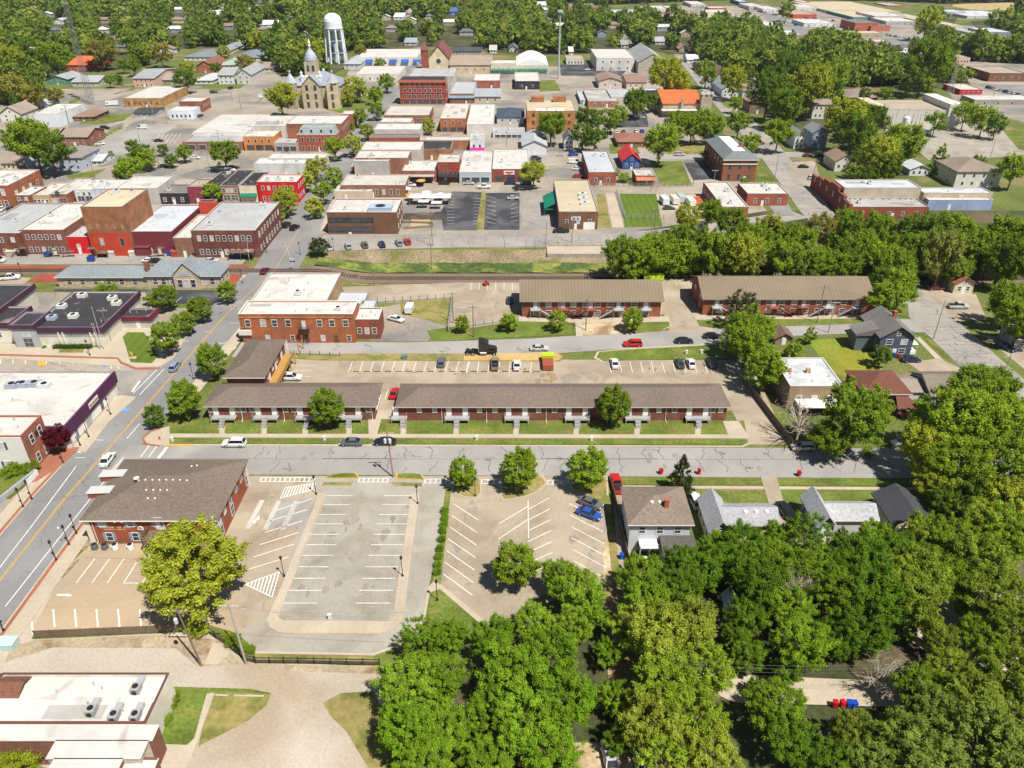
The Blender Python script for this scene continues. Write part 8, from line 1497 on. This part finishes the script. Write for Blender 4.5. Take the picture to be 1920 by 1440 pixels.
for a in [(1531, 606, 11, 'brown utility pole before the second tan roofed apartments'), (1750, 636, 11, 'utility pole at the street junction by the slate-blue house'), (1866, 746, 11, 'plain lamp pole beside the cracked right street'), (1098, 620, 9, 'brown utility pole on the dirt bank'), (888, 633, 9, 'utility pole at the corner of the banked lawn'), (809, 492, 9, 'thin pole beside the railway weeds'), (702, 536, 6, 'thin pole in the grass beyond the brick hall'), (811, 462, 12, 'tall pole at the end of the red car row'), (1072, 455, 11, 'utility pole before the brown brick hall'), (1024, 458, 8, 'short pole on the upper street edge'), (1226, 437, 9, 'pole near the fenced lawn'), (850, 606, 9, 'utility pole by the weedy yard fence'),
          (1372, 616, 8, 'thin grey pole between the street and the hedge'), (1553, 624, 9, 'thin grey twin pole by the road bend'), (1456, 280, 11, 'wooden pole by the leafy right street'), (1452, 338, 11, 'pole beside the post office'), (1521, 352, 11, 'pole before the old theatre'), (1775, 250, 13, 'tall pole at the beige warehouse corner'), (1855, 300, 9, 'pole behind the white apartment house'), (1300, 345, 8, 'thin pole at the green lot'), (950, 275, 8, 'pole with ball light behind the shops'), (1078, 278, 9, 'pole beside the narrow white house'), (265, 277, 8, 'thin pole in the town car park'), (291, 230, 10, 'pole by the low white shop'), (314, 232, 11, 'tall pole with blue sign by the car park'), (380, 225, 9, 'pole at the corner of the wide street'), (414, 284, 10, 'pole before the one-storey garages'), (394, 325, 9, 'pole by the shaded car park'), (178, 335, 9, 'pole on the grass by the blue-grey house'), (300, 318, 9, 'pole by the planting bed'), (130, 232, 10, 'pole by the brown ranch office'), (46, 316, 8, 'pole behind the tan garage'), (208, 640, 9, 'slender metal pole by the civic building'),
          (1220, 360, 6, 'short light pole on the green lot side'), (1336, 360, 9, 'pole at the white roofed hall'), (840, 260, 8, 'pole behind the orange brick shop'), (1690, 100, 12, 'light pole on the depot lot'), (1640, 96, 12, 'light pole below the carport'), (1350, 165, 11, 'pole beside the light blue house'), (1798, 172, 12, 'white sign pole by the filling station'), (452, 205, 8, 'pole on the wide street median'), (436, 190, 8, 'second pole on the wide street'), (1860, 190, 9, 'light pole by the car wash')]:
    pole(*a, arms=1 if a[2] > 8 else 0, col=random.choice(((.2, .15, .11), (.3, .28, .26), (.14, .12, .10))), r0=.14)
def wire(label, a, c, zs, m=None):
    b = MB(); a, c = Vector(a), Vector(c)
    for dx, z in zs:
        n = 8; P_ = [a.lerp(c, i/n) + Vector((dx, dx*.3, z - 4*1.1*(i/n)*(1-i/n))) for i in range(n+1)]
        for i in range(n): b.tube(P_[i], P_[i+1], .010, .010, 3, cap=False)
    tag(b.build('power_line', m or dark_m), label, 'power line')
A = list(pc['_t']); wire('thin black wires running from the grey pole across the car park foot', (A[0], A[1], A[2]-.4), (A[0]+46, A[1]-2, 10), ((0, 0), (.5, -.6)))
A = at(1400, 1240, 9); wire('three pale wires above the lane in the lower woods', (A.x-10, A.y, 9.5), (A.x+22, A.y-.5, 9.5), ((0, 0), (.2, -.7), (.1, -1.4)), mat('pale_cable', (.16, .155, .14), fine=None, big=None))
A = bpy.data.objects['utility_pole'].get('_t'); wire('black wires over the alley between the leaning poles', tuple(pb['_t']), tuple(pc['_t']), ((0, -.4), (.5, -.4)))
wire('wires along the right street', tuple(at(1750, 636, 10.5)), tuple(at(1700, 450, 10.5)), ((0, 0), (.8, 0), (-.8, 0)))
for k, (a_, c_) in enumerate((((811, 462, 11), (1072, 455, 10.5)), ((1072, 455, 10.5), (1226, 437, 8.5)), ((1531, 606, 10.5), (1750, 636, 10.5)), ((1098, 620, 8.5), (1531, 606, 10.5)), ((1098, 620, 8.5), (888, 633, 8.5)), ((1866, 746, 9), (1750, 636, 10.5)))):
    A_ = at(a_[0], a_[1]); C_ = at(c_[0], c_[1]); wire(('wires above the upper street by the brown office car park', 'wires above the upper street before the brick hall', 'wires from the second tan roofed apartments to the junction', 'wires across the front of the tan roofed apartments', 'wires over the banked lawn', 'wires down the cracked right street')[k], (A_.x, A_.y, a_[2]), (C_.x, C_.y, c_[2]), ((0, 0), (.3, -.5)))
# masts and water tower
def lattice(px, py, h, w0, w1, label, m=None, lean=0, heads=True):
    p = at(px, py); b = MB(); r = thing('lattice_mast', label, 'mast', (p.x, p.y, 0)); n = int(h/(w0*1.1)); cs = [(-1, -1), (1, -1), (1, 1), (-1, 1)]
    def pt(i, k): t = k/n; w = (w0*(1-t) + w1*t)/2; return (cs[i][0]*w, cs[i][1]*w, h*t)
    for k in range(n):
        for i in range(4): b.tube(pt(i, k), pt(i, k+1), .09, .09, 4, cap=False); b.tube(pt(i, k), pt((i+1) % 4, k+1), .05, .05, 3, cap=False); b.tube(pt((i+1) % 4, k), pt(i, k+1), .05, .05, 3, cap=False); b.tube(pt(i, k+1), pt((i+1) % 4, k+1), .05, .05, 3, cap=False)
    b.build('lattice', m or metal_g, r)
    if heads:
        for z in (h-1, h*.80): q = MB(); [q.box(math.cos(a)*1.8-.18, math.cos(a)*1.8+.18, math.sin(a)*1.8-.18, math.sin(a)*1.8+.18, z-1, z+1) for a in [i*math.pi/4 for i in range(8)]]; q.tube((0, 0, z-.5), (0, 0, z+.5), .3); [q.box(*sorted((0, math.cos(a)*1.8)), *sorted((0, math.sin(a)*1.8 + .1)), z-.05, z+.05) for a in [i*math.pi/4 for i in range(0)]]; q.lathe([(1.9, z-.1), (1.9, z+.1), (1.6, z+.1)], 12); q.build('antenna_ring', trim, r, (.7, .72, .72))
lattice(172, 196, 78, 3.0, 1.2, 'tall grey lattice mast with antenna rings rising from the woods', mat('mast_steel', (.16, .17, .19)))
lattice(1772, 205, 26, 4.5, .6, 'open steel lattice tower behind the beige warehouse', None, 0, False)
p = at(1047, 148); h = 74; h = CH - p.y*slope(18); r = thing('slim_mast', 'slim grey pole mast with a crown of antennas', 'mast', (p.x, p.y, 0)); MB().tube((0, 0, 0), (0, 0, h), .8, .45, 10).build('mast_pole', trim, r, (.38, .40, .43)); q = MB(); [q.box(math.cos(i*1.047)*1.7-.2, math.cos(i*1.047)*1.7+.2, math.sin(i*1.047)*1.7-.2, math.sin(i*1.047)*1.7+.2, h-2.2, h) for i in range(6)]; q.lathe([(1.8, h-1.3), (1.8, h-1.1), (1.5, h-1.1)], 12).build('antenna_ring', trim, r, (.5, .52, .54))
for x, y, tp, l in ((315, 90, 8, 'thin guyed mast'), (455, 30, 0, 'thin pole'), (380, 40, 2, 'thin pole')): pass
p = at(633, 118); y0 = p.y; topz = CH - y0*slope(24); r = thing('water_tower', 'pale blue and white water tower on many slender legs', 'water tower', (xat(632, y0, 0), y0, 0)); HH = topz; tw = 16.6*(y0*CP + (CH-HH*.9)*SP)/FPX; WB = (.50, .60, .70)
MB().lathe([(.5, HH*.63), (tw*.86, HH*.66), (tw, HH*.70), (tw, HH*.84), (tw*.93, HH*.90), (tw*.72, HH*.955), (tw*.35, HH*.99), (.3, HH)], 28).build('tank', plain, r, (.66, .70, .74)); MB().lathe([(tw+.5, HH*.70), (tw+.5, HH*.71), (tw, HH*.71)], 28).build('balcony', plain, r, WB); MB().tube((0, 0, 0), (0, 0, HH*.66), 1.2, 1.0, 10).build('riser_pipe', plain, r, WB)
n = 8
for i in range(n):
    a = 2*math.pi*(i+.5)/n; MB().tube((math.cos(a)*tw*1.16, math.sin(a)*tw*1.16, 0), (math.cos(a)*tw*.96, math.sin(a)*tw*.96, HH*.70), .8, .7, 8).build('leg', plain, r, (.62, .68, .74))
b = MB()
for z in (HH*.22, HH*.46):
    k = 1.16 - .2*z/(HH*.70)
    for i in range(n): a, c = 2*math.pi*(i+.5)/n, 2*math.pi*(i+1.5)/n; b.tube((math.cos(a)*tw*k, math.sin(a)*tw*k, z), (math.cos(c)*tw*k, math.sin(c)*tw*k, z), .22, .22, 5); b.tube((math.cos(a)*tw*k, math.sin(a)*tw*k, z), (math.cos(c)*tw*(k+.1), math.sin(c)*tw*(k+.1), z-HH*.2), .08, .08, 4)
b.build('bracing', plain, r, WB)
# courthouse
STN = (.42, .36, .245); x0, x1, y0, y1, h = solve(556, 612, 163, 205, 148)
r = thing('courthouse', 'yellow stone courthouse with slate roofs and domed clock tower', 'courthouse', ((x0+x1)/2, y0, 0)); X1 = (x1-x0)/2 + 3; X0 = -X1; D = max(y1-y0, 24); H = h
LAND.append(((x0+x1)/2, y0, 'yellow stone courthouse'))
MB().prism([(X0-4, 5), (X1+4, 5), (X1+4, D-4), (X0-4, D-4)], 0, H).prism([(-6, 0), (5, 0), (5, 8), (-6, 8)], 0, H+.5).prism([(X1-3, -1), (X1+3.5, 1.5), (X1+3.5, 8), (X1-3, 8)], 0, H+2).prism([(X0-3.5, 1.5), (X0+2, -.5), (X0+2, 8), (X0-3.5, 8)], 0, H+2).add([(-6, -.02, H+.5), (5, -.02, H+.5), (-.5, -.02, H+6)], [(0, 1, 2)]).build('wall', stone, r, STN)
P2(r, roofmesh(X0-4, X1+4, 5, D-4, H, 6.5, 'hip', .6), 'roof', shingle, (.24, .27, .33)); P2(r, MB().add([(-6.4, -.6, H+.3), (-.5, -.6, H+6.4), (-.5, 12, H+6.4), (-6.4, 12, H+.3), (5.4, -.6, H+.3), (5.4, 12, H+.3)], [(0, 1, 2, 3), (1, 4, 5, 2)]), 'gable_roof', shingle, (.24, .27, .33))
for x, y in ((X1+.3, 3), (X0-.8, 3)): P2(r, MB().lathe([(3.6, H+2), (1.9, H+4.8), (.35, H+7), (.6, H+7.6), (.6, H+8.2), (.2, H+8.9)], 8, (x, y)), 'turret_roof', shingle, (.33, .36, .40))
tx, ty = -1.5, D*.45
P2(r, MB().box(tx-6, tx+6, ty-6, ty+6, H+1, H+4.8), 'tower_base', plain, (.58, .60, .62)); tz = H + 4.8
P2(r, MB().box(tx-3.6, tx+3.6, ty-3.6, ty+3.6, tz, tz+7.5), 'tower', stone, STN)
for s in (-1.5, 1.5): put_window(r, tx+s, ty-3.6, tz+4, 1.5, 3.2, 0, STN, True)
P2(r, MB().lathe([(3.7, tz+7.5), (3.9, tz+8.2), (3.6, tz+9.8), (2.8, tz+11.6), (1.6, tz+13.2), (.7, tz+14.4), (.5, tz+15.4)], 14, (tx, ty)), 'dome', plain, (.30, .33, .40)); P2(r, MB().lathe([(.5, tz+15.2), (.8, tz+15.8), (.45, tz+16.6), (.7, tz+17.6), (.4, tz+18.6), (.15, tz+19.6)], 8, (tx, ty)), 'statue', plain, (.74, .74, .74))
for s in (-1, 1):
    for q in (-1, 1): P2(r, MB().lathe([(.9, tz-.5), (.6, tz+1.2), (.75, tz+1.8), (.1, tz+3)], 8, (tx+s*5.4, ty+q*5.4)), 'corner_pinnacle', plain, (.7, .7, .7))
FA = {'F': (X0-4, X1+4, 5, 0, 'x'), 'M': (-6, 5, 0, 0, 'x'), 'E': (5, D-4, X1+4, math.pi/2, 'y')}
for z in (2.6, 7.2, 12): row(r, FA, 'M', 2, z, 1.5, 3, col=(.36, .28, .16), far=True); row(r, FA, 'E', 4, z, 1.3, 2.6, col=(.36, .28, .16), far=True); put_window(r, X1, -.1, z, 1.4, 2.8, .35, (.36, .28, .16), True)
# fences
def fence(pts, h, label, kind='rail', step=2.4, col=(.04, .035, .03)):
    P_ = [at(*p) for p in pts]; r = thing('fence', label, 'fence', (0, 0, 0), 0, None); pn = MB(); n = 0
    for i in range(len(P_)-1):
        p, q = P_[i], P_[i+1]; L_ = (q-p).length; k = max(1, round(L_/step)); d = (q-p).normalized(); nn = Vector((-d.y, d.x, 0))*.03
        for j in range(k+ (i == len(P_)-2)): c = p.lerp(q, j/k); n += 1; MB().box(-.06, .06, -.06, .06, 0, h+.05).build('post', dark_m if kind != 'wood' else wood, r, None, (c.x, c.y, hz(c.x, c.y))) if n < 60 else None
        def strip(z0, z1, o=0): z = hz(p.x, p.y); pn.add([tuple(p+nn+Vector((0, 0, z0+z))), tuple(q+nn+Vector((0, 0, z0+hz(q.x, q.y)))), tuple(q+nn+Vector((0, 0, z1+hz(q.x, q.y)))), tuple(p+nn+Vector((0, 0, z1+z))), tuple(p-nn+Vector((0, 0, z0+z))), tuple(q-nn+Vector((0, 0, z0+hz(q.x, q.y)))), tuple(q-nn+Vector((0, 0, z1+hz(q.x, q.y)))), tuple(p-nn+Vector((0, 0, z1+z)))], [(0, 1, 2, 3), (5, 4, 7, 6), (3, 2, 6, 7)])
        if kind == 'wood': strip(.1, h)
        elif kind == 'board': [strip(z, z+.16) for z in (.15, h*.45, h*.8)]
        else: [strip(z, z+.03) for z in [.1 + (h-.1)*t/5 for t in range(6)]]
    pn.build('panels' if kind == 'wood' else 'rails', wood if kind == 'wood' else (mat('dark_board', (.05, .042, .035)) if kind == 'board' else metal_g), r)
    r2 = r; return r
fence([(67, 1196), (300, 1186), (385, 1182)], 1.5, 'weathered board fence with black posts along the tan car park', 'wood'); fence([(386, 1182), (462, 1240), (478, 1243)], 1.4, 'black rail fence slanting down past the shrubs', 'board'); fence([(480, 1244), (560, 1245), (712, 1248)], 1.4, 'black board fence below the central car park', 'board')
fence([(1150, 930), (1192, 1120)], 1.8, 'dark wooden fence between the car park and the white house', 'wood'); fence([(1392, 715), (1484, 838)], 1.8, 'weathered fence beside the apartment drive under the trees', 'wood'); fence([(545, 664), (637, 668)], 1.1, 'low wire fence at the apartment car park top', 'rail'); fence([(708, 568), (848, 560)], 1.6, 'wire fence along the upper edge of the weedy yard'); fence([(848, 561), (840, 622)], 1.6, 'galvanised fence beside the upper car park')
fence([(1210, 524), (1450, 517), (1650, 514)], 1.8, 'chain fence between the tan roofed apartments and the woods'); fence([(1156, 362), (1172, 410), (1244, 412)], 2.0, 'fence around the mown lawn'); fence([(756, 412), (835, 412), (838, 396)], 1.8, 'dark board fence around the diner yard', 'wood'); fence([(875, 613), (972, 600)], 1.2, 'low wire fence above the banked lawn'); fence([(1115, 350), (1300, 350)], 1.4, 'thin wire fence along the back of the green lot')
# railway track
b = link('railway_track', None); tag(b, 'single railway track with rusty rails and dark sleepers', 'railway track')
def rail(y): m = MB(); xs = [-420, -62] + [-60 + i*4 for i in range(96)]; [m.box(xs[i], xs[i+1], y-.05, y+.05, hz((xs[i]+xs[i+1])/2, 222)+.2, hz((xs[i]+xs[i+1])/2, 222)+.42) for i in range(len(xs)-1)]; return m
for y in (221.8, 223.3): rail(y).build('rail', mat('rusty_rail', (.16, .10, .07)), b)
sm = MB(); 
for i in range(900): x = -400 + i*.8; z = hz(x, 222.5); (None if -87 < x < -65 else sm.box(x, x+.28, 221.2, 223.9, z+.08, z+.22))
tag(sm.build('sleepers', mat('sleeper_wood', (.05, .035, .028)), b), None, None, None, 'stuff')
tag(MB().box(-87, -64, 220.9, 224.2, .02, .07).build('level_crossing', mat('crossing_panel', (.12, .11, .10))), None, None, None, 'structure')
def crossing(px, py, arm, label):
    p = at(px, py); r = thing('crossing_signal', label, 'railway signal', (p.x, p.y, 0)); MB().tube((0, 0, 0), (0, 0, 4.2), .08).build('post', metal_g, r); MB().box(-.6, .6, -.05, .05, 2.6, 2.9).box(-.7, -.35, -.1, .05, 2.5, 3.0).box(.35, .7, -.1, .05, 2.5, 3.0).build('flasher', dark_m, r); MB().tube((0, 0, 1.1), (arm[0], arm[1], arm[2]), .06, .04).build('barrier_arm', trim, r, (.75, .72, .7)); MB().box(-.6, .6, -.02, .02, 3.5, 3.7).box(-.1, .1, -.02, .02, 3.0, 4.2).build('crossbuck', trim, r, (.8, .8, .8))
crossing(551, 506, (-1.5, 0, 9), 'railway crossing signal with raised barrier by the rails'); crossing(468, 490, (.4, 0, 8), 'railway crossing signal on the alley side')
# small street things
for x, y, l in ((300, 825, 'red and white fire hydrant at the corner kerb'),): tag(MB().lathe([(.2, 0), (.2, .1), (.13, .15), (.13, .6), (.16, .62), (.1, .8)], 8).box(-.25, .25, -.06, .06, .45, .57).build('fire_hydrant', plastic, None, (.5, .05, .04), at3(x, y, .1)), l, 'hydrant')
for x, y, l in ((609, 826, 'grey meter post on the verge before the short row'), (894, 825, 'grey meter post on the verge before the long row'), (1109, 827, 'white marker post on the verge'), (324, 828, 'white marker at the corner verge'), (619, 1161, 'white cabinet on the low end of the car park median'), (1287, 664, 'white hydrant box on the green verge'), (1315, 663, 'grey hydrant box on the green verge')): tag(MB().box(-.25, .25, -.2, .2, 0, .9).box(-.3, .3, -.25, .25, .9, .98).build('marker_post', trim, None, (.62, .62, .6), at3(x, y, .08)), l, 'post')
def sculpture():
    p = at(249, 672); r = thing('garden_sculpture', 'small yellow and red figure sculpture on the mown lawn', 'sculpture', (p.x, p.y, .14)); MB().prism([(-1, -.5), (1, -.5), (.8, .6), (-.9, .6)], 0, .12).build('plinth', walk, r); MB().lathe([(.35, .1), (.2, .7), (.28, 1.2), (.1, 1.5)], 8).tube((0, 0, 1.1), (-.6, 0, 1.8), .08).tube((0, 0, 1.1), (.3, 0, 1.7), .08).build('figure', plastic, r, (.5, .33, .08))
sculpture()
for k, (x, h, l) in enumerate(((196, 11.5, 'tallest flagpole before the civic building'), (190, 7, 'middle flagpole before the civic building'), (187, 6, 'short flagpole before the civic building'))):
    p = at(x, 656); tag(MB().tube((0, 0, 0), (0, 0, h), .08, .04, 6).lathe([(.09, h), (.12, h+.1), (.02, h+.22)], 8).build('flagpole', trim, None, (.5, .5, .48), (p.x, p.y, .1)), l, 'flagpole')
for x, y, l in ((763, 365, 'pale blue umbrella first by the diner'), (790, 350, 'orange and grey umbrella by the diner'), (800, 372, 'white canopy roof in the diner yard'), (770, 376, 'orange umbrella at the diner fence'), (826, 376, 'white umbrella at the diner yard corner')):
    p = at(x, y); c = (.55, .25, .06) if 'orange' in l else (.62, .66, .68); r = thing('parasol', l, 'parasol', (p.x, p.y, .1), 0, 'diner yard parasols'); MB().lathe([(2.0, 2.4), (1.0, 2.8), (.05, 3.1)], 8).build('canopy', plain, r, c); MB().tube((0, 0, 0), (0, 0, 2.6), .04).build('pole', metal_g, r)
p = at(806, 386); r = thing('yard_pavilion', 'white roofed pavilion in the diner yard', 'pavilion', (p.x, p.y, 0)); MB().box(-8, 8, 0, 5, 3, 3.2).build('roof', membrane, r, (.74, .74, .73)); [MB().box(x, x+.2, y, y+.2, 0, 3).build('post', wood, r) for x in (-7.8, -2.5, 2.5, 7.6) for y in (.1, 4.7)]; MB().box(-4, 0, -4, -1, 2.6, 2.7).box(1, 5, -5, -2, 2.4, 2.5).build('side_roof', membrane, r, (.6, .66, .74))
# wheel stops
r0 = None
for i in range(19):
    x = 668 + 20*i if i < 12 else 888 + 19.8*(i-12); p = at(x, 697); o = link('wheel_stop', bpy.data.meshes.get('wheel_stop') or MB().prism([(-.8, -.08), (.8, -.08), (.8, .08), (-.8, .08)], 0, .12).mesh('wheel_stop', dark_m), None, None, (p.x, p.y, .04)); tag(o, 'dark wheel stop, ' + ('first second third fourth fifth sixth seventh eighth ninth tenth eleventh twelfth'.split()[i if i < 12 else i-12]) + (' from the west end of the bay row' if i < 12 else ' bay after the dark hatchback row'), 'wheel stop', 'dark wheel stops in the apartment car park')
# ---------------- describe trees and unlabelled cars by what stands near ----------------
SHORT = [(x, y, l) for x, y, l in LAND]
def colour_word(c):
    if c[1] < .05: return 'dark red'
    if c[0] > c[1]*.9: return 'olive'
    if c[0] > .28: return 'golden-green'
    if c[1] > .32: return 'bright green'
    if c[1] < .24: return 'dark green'
    return 'mid-green'
def near_phrase(x, y, k=0):
    L_ = sorted(SHORT, key=lambda q: (q[0]-x)**2 + (q[1]-y)**2)[k]; dx, dy = x - L_[0], y - L_[1]
    rel = ('behind' if dy > 0 else 'in front of') if abs(dy) > abs(dx) else ('right of' if dx > 0 else 'left of'); w = L_[2].split()
    return f"{rel} the {' '.join(w[:9])}"
used = {}
def unique(base, x, y, mk):
    for k in range(4):
        s = mk(near_phrase(x, y, k)); s = ' '.join(s.split()[:16])
        if s not in used: used[s] = 1; return s
    n = used.get(s, 1); used[s] = n+1
    O = ['second', 'third', 'fourth', 'fifth', 'sixth', 'seventh', 'eighth', 'ninth', 'tenth', 'eleventh', 'twelfth']
    for w in ('taller', 'broader', 'smaller', 'slimmer', 'denser', 'paler', 'darker', 'rounder', 'farther', 'nearer', 'fuller', 'looser', 'shadier', 'sunlit', 'lower', 'higher', 'tufted', 'spreading', 'upright', 'leaning'):
        t = ' '.join((w + ' ' + s).split()[:16])
        if t not in used: used[t] = 1; return t
    return s
for o, x, y, w, h, col, kind, label in sorted(TREES, key=lambda t: t[2]):
    if label: continue
    size = 'big' if w > 13 else 'small' if w < 6 else 'medium'; noun = {'round_shrub': 'round shrub', 'clipped_shrub': 'clipped shrub', 'shrub': 'shrub'}.get(o.name.split('.')[0], 'conifer' if kind == 'cone' else 'thin crowned tree' if kind == 'thin' else 'round tree' if kind == 'round' else 'tall tree' if kind == 'tall' else 'spreading tree')
    o['label'] = unique('', x, y, lambda s: f"{'' if 'shrub' in noun else size + ' '}{colour_word(col)} {noun} {s}")
for q, x, y, l in PENDH: q['label'] = unique('', x, y, lambda s: f'{l}, {s}')
names = {CW: 'white', CB: 'black', CS: 'silver', CGR: 'dark grey', CR: 'red', CBL: 'blue', CDB: 'dark blue', CSB: 'silver-blue', CMR: 'maroon'}
for o, x, y, kind, col, label in VEH:
    if o.get('label'): continue
    o['label'] = unique('', x, y, lambda s: f"{names.get(col, 'grey')} {'tall' if kind == 'suv' else 'low'} car {label}, {s}")
print('objects', len(bpy.data.objects))

# thin summer air
hb = MB().box(-1900, 1900, -300, 2900, -4, 97); hz_ = hb.build('haze', []); tag(hz_, None, None, None, 'stuff')
hm = bpy.data.materials.new('haze'); hm.use_nodes = True; ht = hm.node_tree; ht.nodes.clear(); ho = ht.nodes.new('ShaderNodeOutputMaterial'); hv = ht.nodes.new('ShaderNodeVolumePrincipled'); hv.inputs['Color'].default_value = (.80, .87, 1, 1); hv.inputs['Density'].default_value = .00005; hv.inputs['Anisotropy'].default_value = .2; ht.links.new(hv.outputs[0], ho.inputs['Volume']); hz_.data.materials.append(hm)
